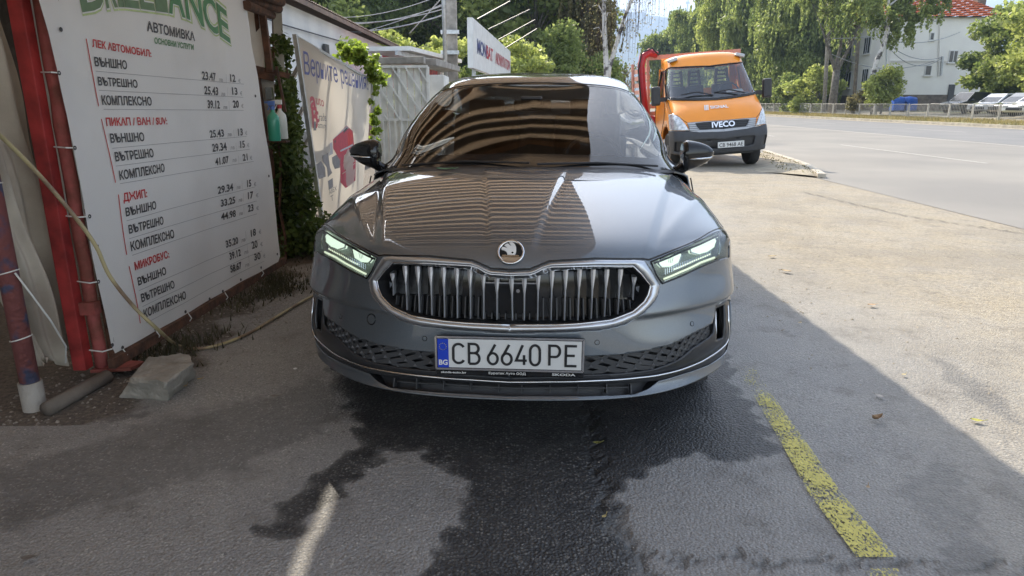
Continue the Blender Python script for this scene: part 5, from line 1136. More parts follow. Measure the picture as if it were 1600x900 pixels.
    def strip(s, name, path, r, m, parent, off=0.0, n=6, mirror=True, flat=1.0, single=False, sub=8):
        """round bead following a path on the surface"""
        P = []
        for a, b in zip(path[:-1], path[1:]):
            for j in range(sub): P.append((a[0] + (b[0] - a[0]) * j / sub, a[1] + (b[1] - a[1]) * j / sub))
        P.append(path[-1]); P = np.array(P); Q = s.ev(P[:, 0], P[:, 1]) + s.nrm(P[:, 0], P[:, 1]) * off; out = []
        if single:
            Qc = np.concatenate([(Q * np.array([-1, 1, 1]))[::-1][:-1] if abs(Q[0, 0]) < 1e-3 else (Q * np.array([-1, 1, 1]))[::-1], Q]); return [MB().tube([tuple(q) for q in Qc], r, n).build(name, m, parent, smooth=True)]
        for sd_ in ([1, -1] if mirror else [1]):
            out.append(MB().tube([tuple(q * np.array([sd_, 1, 1])) for q in Q], r, n).build(name, m, parent, smooth=True))
        return out
def pt_on(S_, px, py, off=0.0):
    u, v = S_.inv(px, py); p = S_.ev([u], [v])[0] + S_.nrm([u], [v])[0] * off; return Vector(p), Vector(S_.nrm([u], [v])[0])

# ================================================================ THE GREY SALOON
CAR_LOC, CAR_RZ = (-.008, 2.34, 0), R(-3.8)
car = empty('parked_car', CAR_LOC, CAR_RZ, 'dark metallic grey saloon facing the camera in the shade of the canopy, headlights lit', 'car')
def paint(name, col, flake=.5):
    m = bpy.data.materials.new(name); m.use_nodes = True; n = m.node_tree; b = n.nodes['Principled BSDF']
    b.inputs['Base Color'].default_value = tuple(col) + (1,); b.inputs['Metallic'].default_value = .6; b.inputs['Roughness'].default_value = .5
    b.inputs['Coat Weight'].default_value = 1; b.inputs['Coat Roughness'].default_value = .015; b.inputs['Coat IOR'].default_value = 1.75
    tc = n.nodes.new('ShaderNodeTexCoord'); vz = n.nodes.new('ShaderNodeTexNoise'); vz.inputs['Scale'].default_value = 900; vz.inputs['Detail'].default_value = 2
    n.links.new(tc.outputs['Object'], vz.inputs['Vector']); cr = n.nodes.new('ShaderNodeValToRGB'); n.links.new(vz.outputs['Fac'], cr.inputs[0])
    cr.color_ramp.elements[0].position = .35; cr.color_ramp.elements[1].position = .7
    cr.color_ramp.elements[0].color = tuple(c * .8 for c in col) + (1,); cr.color_ramp.elements[1].color = tuple(c * 1.3 for c in col) + (1,)
    n.links.new(cr.outputs[0], b.inputs['Base Color']); 
    # faint dust film in the coat
    dz = n.nodes.new('ShaderNodeTexNoise'); dz.inputs['Scale'].default_value = 3; dz.inputs['Detail'].default_value = 9; n.links.new(tc.outputs['Object'], dz.inputs['Vector'])
    mr = n.nodes.new('ShaderNodeMapRange'); mr.inputs[1].default_value = .35; mr.inputs[2].default_value = .75; mr.inputs[3].default_value = .0; mr.inputs[4].default_value = .004
    n.links.new(dz.outputs['Fac'], mr.inputs[0]); n.links.new(mr.outputs[0], b.inputs['Coat Roughness']); return m
M['paint'] = paint('graphite_grey_metallic', (.115, .135, .155))
XS = None
ctrl = [
 [(0,1.13,.985),(.2,1.135,.984),(.4,1.165,.979),(.56,1.215,.970),(.68,1.29,.957),(.775,1.41,.937),(.845,1.51,.905),(.892,1.56,.80),(.915,1.57,.68)],
 [(0,.86,.955),(.2,.865,.953),(.4,.885,.947),(.56,.91,.938),(.68,.94,.926),(.775,.97,.905),(.85,.99,.865),(.90,1.0,.785),(.918,1.0,.68)],
 [(0,.57,.915),(.2,.575,.913),(.4,.595,.906),(.55,.625,.896),(.675,.66,.885),(.775,.70,.865),(.857,.74,.83),(.905,.77,.765),(.92,.78,.68)],
 [(0,.31,.866),(.2,.318,.864),(.385,.34,.858),(.54,.38,.848),(.66,.43,.838),(.76,.49,.825),(.85,.56,.80),(.902,.62,.75),(.919,.66,.68)],
 [(0,.125,.815),(.2,.135,.813),(.38,.16,.806),(.53,.215,.796),(.65,.29,.79),(.75,.375,.788),(.84,.47,.782),(.896,.555,.74),(.917,.61,.68)],
 [(0,.05,.765),(.2,.06,.762),(.375,.09,.755),(.52,.15,.745),(.64,.235,.742),(.742,.325,.748),(.833,.425,.752),(.888,.52,.725),(.914,.585,.675)],
 [(0,.025,.70),(.2,.035,.70),(.372,.068,.693),(.515,.13,.684),(.64,.215,.682),(.745,.305,.692),(.835,.405,.70),(.886,.50,.69),(.912,.57,.655)],
 [(0,.015,.62),(.2,.025,.62),(.375,.06,.612),(.525,.123,.606),(.652,.205,.61),(.757,.300,.62),(.843,.40,.63),(.892,.49,.62),(.914,.56,.605)],
 [(0,.004,.52),(.2,.014,.52),(.38,.046,.516),(.532,.105,.515),(.66,.188,.518),(.766,.283,.522),(.852,.383,.525),(.9,.473,.52),(.919,.555,.52)],
 [(0,-.008,.43),(.2,.002,.43),(.385,.033,.428),(.54,.090,.428),(.67,.172,.43),(.775,.265,.43),(.86,.365,.43),(.905,.458,.43),(.922,.545,.43)],
 [(0,-.012,.335),(.2,-.002,.335),(.388,.03,.336),(.543,.088,.338),(.672,.17,.342),(.777,.265,.346),(.862,.367,.348),(.906,.46,.35),(.922,.545,.35)],
 [(0,.004,.275),(.2,.014,.275),(.388,.045,.277),(.543,.103,.279),(.67,.186,.283),(.773,.282,.288),(.855,.383,.292),(.902,.468,.295),(.918,.55,.295)],
 [(0,-.016,.239),(.2,-.006,.239),(.388,.024,.238),(.543,.082,.236),(.668,.165,.235),(.768,.262,.236),(.85,.365,.238),(.895,.459,.240),(.910,.545,.240)],
]
def sstep(x, a, b): t = np.clip((x - a) / (b - a), 0, 1); return t * t * (3 - 2 * t)
def hood_bump(p):
    x, y, z = p[:, 0], p[:, 1], p[:, 2]; up = sstep(z, .755, .80); ax = np.abs(x); fade = sstep(y, .04, .2)
    xc = .085 + .12 * np.clip((y - .1) / 1.0, 0, 1.3); d1 = .0045 * (1 - sstep(ax, xc - .014, xc + .016)) * (1 - sstep(y, 1.02, 1.12) * 1.0)
    x2 = .50 + .225 * np.clip(y - .15, 0, 1.2); d2 = -.012 * sstep(ax, x2 - .012, x2 + .03) * fade
    x3 = .52 + .40 * np.clip(y - .15, 0, 1.2) ** .9; d3 = .006 * np.exp(-((ax - x3) / .035) ** 2) * fade
    q = p.copy(); q[:, 2] += (d1 + d2 + d3) * up
    # shoulder of the bumper: swells out down to a crease, then tucks in under it
    m_ = sstep(ax, .38, .60) * sstep(z, .70, .66); zc = .548 - .03 * np.clip(ax - .6, 0, 1); dz = zc - z
    f_ = np.where(dz < 0, sstep(z, .665, zc + .002), 1 - 1.55 * sstep(dz, 0, .020)); f_ = np.where(dz > .02, -.55 * (1 - sstep(dz, .03, .15)), f_)
    q[:, 1] -= .015 * m_ * f_; q[:, 0] += np.sign(x) * .006 * m_ * f_ * sstep(ax, .7, .85)
    return q
BS = Surf(ctrl, CAR_LOC, CAR_RZ, hood_bump)
t_n = BS.nrm([2.0], [9.0])[0]
if t_n[1] > 0: BS.sgn = -1
Q = BS.path
# outlines, measured on the right half of the photograph
hood_front = [('c', 421), (828, 420), (845, 413), (858, 408), (930, 403.5), (1005, 404), (1014, 405.5)]
lamp_top = [(1014, 405.5), (1050, 391), (1095, 371), (1131, 355)]
fender_seam = [(1131, 355), (1126, 338), (1113, 312), (1098, 292), (1083, 277)]
uvf = Q(hood_front); uvl = Q(lamp_top); uvs = Q(fender_seam)
rear = [('p', 6.2, .02), ('p', 5, 0.02), ('p', 3, .02), ('p', 0, .02)]
hood_poly = uvf + uvl[1:] + uvs[1:] + [(p[1], p[2]) for p in rear]
BS.patch('bonnet', hood_poly, [], M['paint'], car, du=.05, dv=.05, solid=.008, single=True)
lamp = Q([(1017, 409), (1050, 395), (1095, 375), (1130, 360), (1136, 369), (1139, 385), (1139, 402), (1120, 407), (1100, 415), (1066, 431), (1035, 443), (1026, 430)])
grille_out = Q([('c', 424), (828, 423), (845, 416.5), (858, 411), (930, 406.5), (991, 406), (1006, 407.5), (1018, 425), (1030, 446), (1027, 460), (1022, 470), (1005, 489), (977, 506), (939, 515), (867, 519), ('c', 520)])
grille_in = Q([('c', 430.5), (828, 429.5), (838, 426), (849, 420), (862, 417.5), (930, 416), (988, 416), (1001, 428), (1015.5, 446), (1012, 460), (1006, 471), (988, 487), (954, 500), (900, 506), (867, 507.5), ('c', 508)])
low_open = Q([('c', 556), (860, 556), (915, 556.5), (978, 553), (1049, 538), (1084, 520), (1113, 505), (1117, 490), (1119, 477), (1139, 468), (1142.5, 470), (1144, 500), (1143, 535), (1138, 547), (1108, 570), (1065, 585), (1030, 595), (1012, 608), (991, 616), (930, 618.5), (860, 619), ('c', 619)])
# painted front: everything below bonnet and seam
side_end = [('p', 8, 1.0), ('p', 8, 12)]
front_poly = Q([('c', 423)]) + [(a, b + .05) for a, b in uvf[1:]] + [(a, b + .05) for a, b in uvl[1:-1]] + [(a + .04, b) for a, b in uvs] + [(6.3, .02), (8, .02), (8, 12), (0, 12)]
BS.patch('front_bumper', front_poly, [grille_out[1:-1] + [(-.2, grille_out[-1][1]), (-.2, grille_out[0][1])] if False else grille_out, lamp, low_open], M['paint'], car, du=.06, dv=.06, solid=.008, single=True)
for pth in (uvf + uvl[1:] + uvs[1:],): BS.strip('shut_line', pth, .0038, M['gloss_black'], car, off=-.0015, single=True)
# badge moulding: grille surround
def frame_off(uv, d, P):
    t = d[1] / (d[0] + d[1] + 1e-9); return .003 + .013 * np.sqrt(np.clip(np.sin(np.pi * np.clip(t, 0, 1)), 0, 1)) * (1 - .25 * t)
M['frame'] = mat('brushed_grille_surround', (.52, .54, .57), .3, .9, var=.04)
BS.patch('grille_surround', grille_out, [grille_in], M['frame'], car, off=frame_off, du=.035, dv=.05, solid=.03, single=True, weld=False)
BS.strip('surround_edge', grille_in, .0032, M['chrome'], car, off=.004, single=True, sub=4)
gb = BS.patch('grille_backing', grille_in, [], M['gloss_black'], car, off=-.065, du=.15, dv=.15, single=True)[0]
# tunnel wall between surround and backing
def wall_loop(name, loop, o0, o1, m, parent, S_=None):
    S_ = S_ or BS; L_ = np.array(loop); Nn = S_.nrm(L_[:, 0], L_[:, 1]); P = S_.ev(L_[:, 0], L_[:, 1]); a, b = P + Nn * o0, P + Nn * o1
    mb = MB()
    for sd_ in (1, -1):
        k = np.array([sd_, 1, 1]); n_ = len(L_); vs_ = [tuple(q * k) for q in a] + [tuple(q * k) for q in b]
        mb.add(vs_, [(i, i + 1, n_ + i + 1, n_ + i) for i in range(n_ - 1)])
    return mb.build(name, m, parent, smooth=40)
wall_loop('grille_wall', grille_in, .002, -.066, M['black_plastic'], car)
# slats
tops = [757 / 3.478 + 580 + i * 21.9 for i in range(1, 10)]; tops = [x_ - .5 for x_ in tops]
def slat(px_t, py_t, px_b, py_b, sd_, big=1.0, w=.0075):
    a, na = pt_on(BS, px_t, py_t, -.012); b, nb_ = pt_on(BS, px_b, py_b, -.016)
    ya = Vector((0, 1, 0)); mb = MB(); w0, w1, h0 = w * 1.12, w * .34, .42
    c = a.lerp(b, h0)
    segs = [(a, w0, .0), (a.lerp(b, .12), w0, .004), (c, w1 * 1.2, .010), (a.lerp(b, .7), w1, .010), (b, w1, .006)]
    vs_ = []
    for p, ww, rec in segs:
        p = Vector((p.x, p.y + rec, p.z)); vs_ += [(p.x - ww, p.y + .004, p.z), (p.x, p.y, p.z), (p.x + ww, p.y + .004, p.z), (p.x + ww * .8, p.y + .045, p.z), (p.x - ww * .8, p.y + .045, p.z)]
    vs_ = [(x_ * sd_, y_, z_) for x_, y_, z_ in vs_]; n_ = len(segs)
    mb.add(vs_, [(i * 5 + k, i * 5 + (k + 1) % 5, (i + 1) * 5 + (k + 1) % 5, (i + 1) * 5 + k) for i in range(n_ - 1) for k in range(5)] + [(0, 1, 2, 3, 4), tuple((n_ - 1) * 5 + k for k in (4, 3, 2, 1, 0))])
    o = mb.build('grille_slat', M['slat'], car); return o
M['slat'] = mat('dark_chrome_slat', (.80, .82, .86), .38, .85, var=0)
slat(798.5, 434, 800, 503, 1)
for i, x_ in enumerate(tops):
    if i == 8: yt, yb, xb = 434, 470, x_ - 1.5
    else: yt = 434 if i < 1 else 424.5 if i < 2 else 421; yb = 503 if i < 5 else 500 - (i - 5) * 3.5; xb = x_ - .5 * i - .5
    for sd_ in (1, -1): slat(x_, yt, xb, yb, sd_)
# fine secondary ribs low in the grille, and the sensor panel
mb = MB()
for i in range(-20, 21):
    x_ = 800 + (i + .5) * 10.95
    if abs(i + .5) > 18: continue
    h0 = 470 if abs(i + .5) > 4 else 494
    a, _ = pt_on(BS, 800 + abs(x_ - 800), h0, -.05); b, _ = pt_on(BS, 800 + abs(x_ - 800), 503 - max(0, abs(i + .5) - 11) * 2, -.045); sd_ = 1 if x_ > 800 else -1
    mb.bar((a.x * sd_, a.y, a.z), (b.x * sd_, b.y, b.z), .004, .02)
mb.build('grille_ribs', M['dark_grey'], car)['kind'] = 'stuff'
p0, p1 = pt_on(BS, 843, 446, -.042)[0], pt_on(BS, 843, 497, -.042)[0]
MB().box((0, p0.y + .005, (p0.z + p1.z) / 2), (p0.x * 2, .008, p0.z - p1.z)).build('sensor_panel', M['gloss_black'], car, bevel=.003)
MB().bar((-p0.x, p0.y - .004, p0.z + .003), (p0.x, p0.y - .004, p0.z + .003), .004).build('sensor_trim', M['chrome'], car)
q_, _ = pt_on(BS, 809, 457, -.040); MB().lathe([(0, 0), (.005, 0), (.007, .001), (.007, .003)], 16, (q_.x, q_.y - .002, q_.z), Matrix.Rotation(R(90), 3, 'X')).build('camera_lens', M['chrome'], car)
# ---- lower openings
bk = BS.patch('lower_backing', low_open, [], M['black_plastic'], car, off=-.05, du=.2, dv=.2, single=True)
wall_loop('opening_wall', low_open, .0, -.052, M['black_plastic'], car)
M['satin_black'] = mat('satin_black_trim', (.03, .032, .036), .3, var=0)
trim = Q([(1084, 545), (1111, 527), (1117, 520), (1119, 477), (1139, 468), (1142.5, 470), (1144, 500), (1143, 535), (1138, 547), (1108, 570), (1065, 585), (1030, 595), (930, 601), ('c', 603), ('c', 592), (915, 588), (1020, 580), (1060, 565)])
curtain = Q([(1121, 482), (1134, 476), (1135, 500), (1133, 528), (1122, 532), (1120, 505)])
BS.patch('lower_trim', trim, [curtain], M['satin_black'], car, off=-.006, du=.1, dv=.08, solid=.01, single=True, weld=False)
for sd_ in (1, -1):
    a, _ = pt_on(BS, 1127, 486, -.03); b, _ = pt_on(BS, 1128, 524, -.03); MB().bar((a.x * sd_, a.y, a.z), (b.x * sd_, b.y, b.z), .007, .02).build('curtain_fin', M['slat'], car)
M['strip'] = mat('chrome_strip', (.68, .69, .70), .18, 1, var=0)
cs = Q([('c', 596.5), (860, 596), (930, 594.5), (1000, 589.5), (1022, 587), (1060, 578.5), (1095, 565), (1118, 551), (1133, 538), (1137, 530), (1137.5, 500), (1136.5, 477)])
BS.strip('lower_strip', cs, .0042, M['strip'], car, off=.002, single=True, sub=10)
# lattice mesh of the lower grille: crossing diagonals with little studs
def lattice():
    mb = MB(); studs = MB(); top = Q([('c', 556), (860, 556), (915, 556.5), (978, 553), (1049, 538), (1084, 520), (1113, 505)]); bot = Q([('c', 592), (860, 591), (915, 588), (1020, 580), (1060, 565), (1084, 545), (1114, 524)])
    ncol, nrow = 25, 4
    def at_(i, j):
        t = i / ncol; a = lerp_pts([Vector(p) for p in top], t ** .92); b = lerp_pts([Vector(p) for p in bot], t ** .92); q = a.lerp(b, j / nrow); p = BS.ev([q.x], [q.y])[0] + BS.nrm([q.x], [q.y])[0] * -.018; return Vector(p)
    for i in range(0, ncol):
        for j in range(0, nrow + 1):
            if (i + j) % 2 == 0:
                p = at_(i, j)
                for di, dj in ((1, 1), (1, -1)):
                    if 0 <= j + dj <= nrow and i + di <= ncol:
                        q = at_(i + di, j + dj)
                        for sd_ in (1, -1): mb.bar((p.x * sd_, p.y, p.z), (q.x * sd_, q.y, q.z), .0034, .018)
                for sd_ in (1, -1):
                    c = Vector((p.x * sd_, p.y - .006, p.z)); s_ = .0075
                    studs.add([(c.x - s_, c.y, c.z - s_ * .7), (c.x + s_, c.y, c.z - s_ * .7), (c.x, c.y, c.z + s_ * .9), (c.x, c.y + .01, c.z)], [(0, 1, 2), (0, 3, 1), (1, 3, 2), (2, 3, 0)])
    mb.build('grille_lattice', M['dark_grey'], car)['kind'] = 'stuff'; studs.build('lattice_studs', mat('stud_grey', (.13, .135, .145), .4, .4, var=0), car)['kind'] = 'stuff'
lattice()
# slim intake ribs
mb = MB()
for x_ in (815, 860, 905, 950, 990):
    a, _ = pt_on(BS, x_, 603, -.03); b, _ = pt_on(BS, x_, 613, -.03)
    for sd_ in (1, -1): mb.bar((a.x * sd_, a.y, a.z), (b.x * sd_, b.y, b.z), .004, .03)
a, _ = pt_on(BS, 1010, 604, -.03); mb.build('intake_ribs', M['dark_grey'], car)['kind'] = 'stuff'
BS.strip('intake_ledge', Q([('c', 609), (900, 608.5), (985, 606)]), .004, M['dark_grey'], car, off=-.02, single=True)
# bumper crease line running out from the grille, parking sensors, tow-eye cover
0 and BS.strip('bumper_crease', Q([(1036, 484), (1075, 478), (1119, 467), (1142, 463)]), .0028, M['paint'], car, off=.0005)
def disc_mark(px_, py_, r, parent, sides, nm):
    p, n_ = pt_on(BS, px_, py_, .0008)
    for sd_ in sides:
        pp_ = Vector((p.x * sd_, p.y, p.z)); nn = Vector((n_.x * sd_, n_.y, n_.z)); mq = nn.to_track_quat('Z', 'Y').to_matrix()
        MB().lathe([(r * .86, .0002), (r * .9, .0012), (r, .0012), (r * 1.04, -.001)], 24, pp_, mq).build(nm + '_gap', M['gloss_black'], parent)
        MB().lathe([(0, .0012), (r * .8, .001), (r * .88, -.002)], 24, pp_, mq).build(nm, M['paint'], parent, smooth=40)
disc_mark(933, 535, .0095, car, (1, -1), 'parking_sensor'); disc_mark(1081, 506, .0095, car, (1, -1), 'parking_sensor'); disc_mark(1025, 508, .022, car, (-1,), 'tow_cover')
# ---- headlights
M['lens'] = glassmat('headlight_lens', (.93, .95, .96), .02, .01)
M['lamp_in'] = mat('lamp_bezel', (.30, .33, .33), .3, .5, var=.3, vscale=300, bump=.5, bscale=500)
M['glow'] = emis('headlamp_glow', (.55, .68, .54), .50); M['glow2'] = emis('running_light', (.75, .85, .62), .34)
M['lampchrome'] = mat('lamp_chrome', (.65, .70, .70), .15, 1, var=0)
def lamp_side(sd_):
    hl = empty('headlight', (0, 0, 0)); hl.parent = car; k = np.array([sd_, 1, 1])
    def mir(objs):
        for o in objs: o.parent = hl
    def P_(name, poly, m, off, **kw):
        r = BS.patch(name, poly, [], m, hl, off=off, mirror=False, **kw)
        for o in r:
            if sd_ < 0: o.data.transform(Matrix.Scale(-1, 4, (1, 0, 0))); o.data.flip_normals()
    P_('lens', lamp, M['lens'], -.001, du=.08, dv=.06)
    P_('bezel', lamp, M['lamp_in'], lambda uv, d, P: -np.minimum(.045, .004 + d[0] * .012), du=.05, dv=.04)
    # projector windows
    for pts, nm in (([(1086, 393), (1083, 384), (1093, 375), (1112, 367), (1123, 365), (1124, 385), (1113, 393), (1099, 397)], 'projector'), ([(1034, 411), (1038, 404), (1052, 396), (1067, 390), (1072, 396), (1067, 411), (1053, 418), (1040, 418)], 'projector')):
        uvp = Q(pts); P_(nm, uvp, M['glow'], -.022, du=.03, dv=.03, solid=.01)
        L_ = np.array(uvp + uvp[:1]); r_ = BS.ev(L_[:, 0], L_[:, 1]) + BS.nrm(L_[:, 0], L_[:, 1]) * -.021; MB().tube([tuple(q * k) for q in r_], .0035, 6).build('projector_rim', M['lampchrome'], hl, smooth=True)
        c = r_.mean(0) * k
        for dx in (-.016, -.008, 0, .008, .016): MB().bar((c[0] + dx, c[1] - .004 + abs(dx) * .3, c[2] + .012), (c[0] + dx * .8, c[1] - .002 + abs(dx) * .3, c[2] - .01), .0015).build('projector_fin', M['lampchrome'], hl)
    def S_(nm, pts, r, m, off):
        uvp = Q(pts); pp_ = []
        for a, b in zip(uvp[:-1], uvp[1:]):
            for j in range(5): pp_.append((a[0] + (b[0] - a[0]) * j / 5, a[1] + (b[1] - a[1]) * j / 5))
        pp_.append(uvp[-1]); L_ = np.array(pp_); q = BS.ev(L_[:, 0], L_[:, 1]) + BS.nrm(L_[:, 0], L_[:, 1]) * off
        MB().tube([tuple(z * k) for z in q], r, 6).build(nm, m, hl, smooth=True)
    S_('light_blade', [(1040, 436), (1066, 425), (1098, 410), (1120, 402)], .0038, M['glow2'], -.010)
    S_('light_blade', [(1058, 421), (1090, 407), (1117, 396)], .0030, M['glow2'], -.020)
    S_('outer_blade', [(1128, 398), (1130, 385), (1128, 370)], .003, M['lampchrome'], -.014)
    S_('blade_frame', [(1038, 440), (1066, 429), (1098, 413), (1122, 404)], .003, M['lampchrome'], -.006)
    S_('upper_trim', [(1024, 411), (1060, 396), (1095, 380), (1126, 366)], .004, M['gloss_black'], -.006)
    fm_ = MB()
    for i in range(22):
        t = i / 21; a = Q([(1044 + 72 * t, 429 - 30 * t)])[0]; b = Q([(1044 + 72 * t, 420 - 29 * t)])[0]
        p, q = [BS.ev([z[0]], [z[1]])[0] + BS.nrm([z[0]], [z[1]])[0] * -.017 for z in (a, b)]; fm_.bar(tuple(p * k), tuple(q * k), .0018, .006)
    fm_.build('crystal_fins', M['lampchrome'], hl)
    L_ = np.array(lamp + lamp[:1]); q = BS.ev(L_[:, 0], L_[:, 1]); MB().tube([tuple(z * k) for z in q], .0034, 6).build('lamp_seal', M['gloss_black'], hl, smooth=True)
for sd_ in (1, -1): lamp_side(sd_)
# ---- emblem
ep, en = pt_on(BS, 799.5, 395, .003); ep.x = 0; en = Vector((0, en.y, en.z)).normalized(); eq = en.to_track_quat('Z', 'Y').to_matrix()
er = .0485; em = empty('emblem', ep); em.parent = car
MB().lathe([(er * .84, .0), (er * .86, .005), (er * .93, .0065), (er * 1.0, .005), (er * 1.04, 0)], 48, (0, 0, 0), eq).build('emblem_ring', M['chrome'], em, smooth=True)
MB().lathe([(0, .0015), (er * .86, .0015)], 40, (0, 0, 0), eq).build('emblem_disc', M['black_plastic'], em)
def epoly(pts, m, nm, z0=.0015, z1=.005):
    c0 = (670, 390); s_ = er / 245.0; P = [((x_ - c0[0]) * s_, -(y_ - c0[1]) * s_ * 1.27) for x_, y_ in pts]; mb = MB().prism(P, z0, z1)
    o = mb.build(nm, m, em); o.data.transform(eq.to_4x4())
    bm = bmesh.new(); bm.from_mesh(o.data); bmesh.ops.triangulate(bm, faces=bm.faces); bm.to_mesh(o.data); bm.free()
# orient: measured x to the right, y up in the emblem plane
ex_ = eq @ Vector((1, 0, 0)); flip = -1 if ex_.x < 0 else 1; ey_ = eq @ Vector((0, 1, 0)); flipy = 1 if ey_.z > 0 else -1
def epoly(pts, m, nm, z0=.0015, z1=.005):
    c0 = (670, 390); s_ = er / 245.0; P = [((x_ - c0[0]) * s_ * flip, -(y_ - c0[1]) * s_ * 1.27 * flipy) for x_, y_ in pts]
    fs_ = [tuple(f) for f in delaunay_2d_cdt([Vector(p) for p in P], [], [list(range(len(P)))], 1, 1e-7)[2]]
    n_ = len(P); vs_ = [tuple(eq @ Vector((a, b, z1))) for a, b in P] + [tuple(eq @ Vector((a, b, z0))) for a, b in P]
    mb = MB().add(vs_, fs_ + [(i, (i + 1) % n_, n_ + (i + 1) % n_, n_ + i) for i in range(n_)]); mb.build(nm, m, em)
epoly([(610, 435), (605, 410), (585, 385), (550, 368), (500, 358), (497, 335), (520, 310), (560, 318), (608, 328), (575, 305), (545, 290), (575, 262), (610, 255), (640, 275), (680, 305), (650, 262), (630, 240), (690, 232), (735, 262), (762, 310), (768, 360), (762, 410), (745, 440)], M['white_paint'], 'winged_arrow')
epoly([(512, 438), (585, 438), (590, 445), (765, 445), (770, 438), (812, 444), (825, 455), (800, 470), (590, 470), (545, 475), (515, 462)], M['chrome'], 'arrow_bar')
epoly([(480, 470), (512, 470), (545, 480), (590, 476), (800, 476), (830, 470), (860, 468), (830, 505), (790, 530), (730, 548), (670, 552), (610, 546), (560, 528), (510, 500)], M['satin'], 'emblem_lower')
epoly([(680, 405), (700, 388), (722, 400), (715, 415), (700, 420)], M['gloss_black'], 'emblem_eye', .005, .0058)
# ---- number plate
np_ = empty('number_plate', (0, 0, 0)); np_.parent = car
ptz = .425; py0 = -.034; tiltm = Matrix.Rotation(R(-2), 4, 'X')
MB().box((0, py0 + .012, ptz - .012), (.538, .016, .150)).build('plate_holder', M['gloss_black'], np_, bevel=.004)
pf = MB()
for a, b in (((-.266, .062), (.266, .062)), ((.266, .062), (.266, -.060)), ((.266, -.060), (-.266, -.060)), ((-.266, -.060), (-.266, .062))): pf.bar((a[0], py0 + .001, ptz + a[1]), (b[0], py0 + .001, ptz + b[1]), .007, .007)
pf.build('plate_frame', M['chrome'], np_)
M['plate'] = mat('plate_white', (.66, .67, .66), .4, var=.03); M['eu_blue'] = mat('plate_blue', (.01, .05, .50), .4, var=0); ink('plate_ink', (.015, .015, .017))
MB().box((0, py0 + .001, ptz), (.52, .003, .11)).build('plate', M['plate'], np_, bevel=.001)
MB().box((-.240, py0 - .0015, ptz), (.040, .0012, .11)).build('blue_band', M['eu_blue'], np_)
def flat_text(t, x_, z_, w, h, m, parent, y_=None, offset=.0, nm='lettering', back=False):
    y_ = py0 - .0020 if y_ is None else y_
    f = lambda a, b: (x_ + a, y_, z_ + b); return text_mesh(t, f, w, h, offset).build(nm, m, parent)
flat_text('BG', -.256, ptz - .044, .032, .020, M['white_paint'], np_, py0 - .003, .03)
st = MB()
for i in range(12): a = i * math.pi / 6; st.lathe([(0, 0), (.0018, 0)], 5, (-.240 + .0125 * math.cos(a), py0 - .0028, ptz + .026 + .0125 * math.sin(a)), Matrix.Rotation(R(90), 3, 'X'))
st.build('star_ring', mat('star_yellow', (.7, .6, .05), .5, var=0), np_)
# plate characters drawn as rounded strokes
def strokes(ch):
    A = lambda cx, cy, rx, ry, a0, a1, n_=14: [(cx + rx * math.cos(R(a0 + (a1 - a0) * i / n_)), cy + ry * math.sin(R(a0 + (a1 - a0) * i / n_))) for i in range(n_ + 1)]
    if ch == 'C': return [A(.5, .74, .42, .24, 20, 180) + A(.5, .26, .42, .24, 180, 340)]
    if ch == 'B': return [[(.1, 0), (.1, 1), (.5, 1)] + A(.5, .77, .36, .23, 90, -90) + [(.1, .54)], [(.5, .54)] + A(.52, .27, .4, .27, 90, -90) + [(.1, 0)]]
    if ch == '6': return [[(.72, 1), (.2, .46)] + A(.5, .28, .42, .28, 150, 510, 22)]
    if ch == '4': return [[(.62, 1), (.05, .22), (.98, .22)], [(.74, .5), (.74, 0)]]
    if ch == '0': return [A(.5, .7, .42, .30, 0, 180) + A(.5, .3, .42, .30, 180, 360) + [(.92, .7)]]
    if ch == 'P': return [[(.1, 0), (.1, 1), (.55, 1)] + A(.55, .72, .36, .28, 90, -90) + [(.1, .44)]]
    if ch == 'E': return [[(.95, 1), (.1, 1), (.1, 0), (.95, 0)], [(.1, .52), (.8, .52)]]
    return []
def stroke_mesh(segs, w, place, mb):
    for s_ in segs:
        n_ = len(s_); L_ = []
        for i, (x_, y_) in enumerate(s_):
            a = s_[max(i - 1, 0)]; b = s_[min(i + 1, n_ - 1)]; d1 = np.array(s_[i]) - np.array(a); d2 = np.array(b) - np.array(s_[i])
            def nn(d): l = np.hypot(*d); return d / l if l > 1e-9 else d
            d1, d2 = nn(d1), nn(d2); t = d1 + d2; l = np.hypot(*t); t = t / l if l > 1e-6 else d2; c = max(.45, abs(np.dot(t, d2 if np.hypot(*d2) > 0 else d1))); nx_, ny_ = -t[1] * w / 2 / c, t[0] * w / 2 / c
            if i == 0: x_ -= d2[0] * 0
            L_ += [place(x_ + nx_, y_ + ny_), place(x_ - nx_, y_ - ny_)]
        mb.add(L_, [(2 * i, 2 * i + 1, 2 * i + 3, 2 * i + 2) for i in range(n_ - 1)])
CHW, CHH = .046, .076
for ch, px_ in zip('CB6640PE', (713, 737, 767, 788.5, 811, 832, 861, 886)):
    x_ = (px_ - 801) * .52 / 222; cw = CHW * (.9 if ch in '640' else 1)
    place = lambda a, b: (x_ + a, py0 - .0025 - .0003, ptz - CHH / 2 + b)
    mb = MB(); stroke_mesh([[(a * cw, b * CHH) for a, b in s_] for s_ in strokes(ch)], .0095, place, mb); mb.build('plate_character', M['plate_ink'], np_)
flat_text('skoda-auto.bg', -.250, ptz - .0785, .092, .0075, M['white_paint'], np_, py0 + .0025, .02)
flat_text('Еуратек Ауто ООД', -.075, ptz - .0785, .135, .0085, M['white_paint'], np_, py0 + .0025, .02)
flat_text('SKODA', .155, ptz - .0785, .085, .0090, M['white_paint'], np_, py0 + .0025, .02)

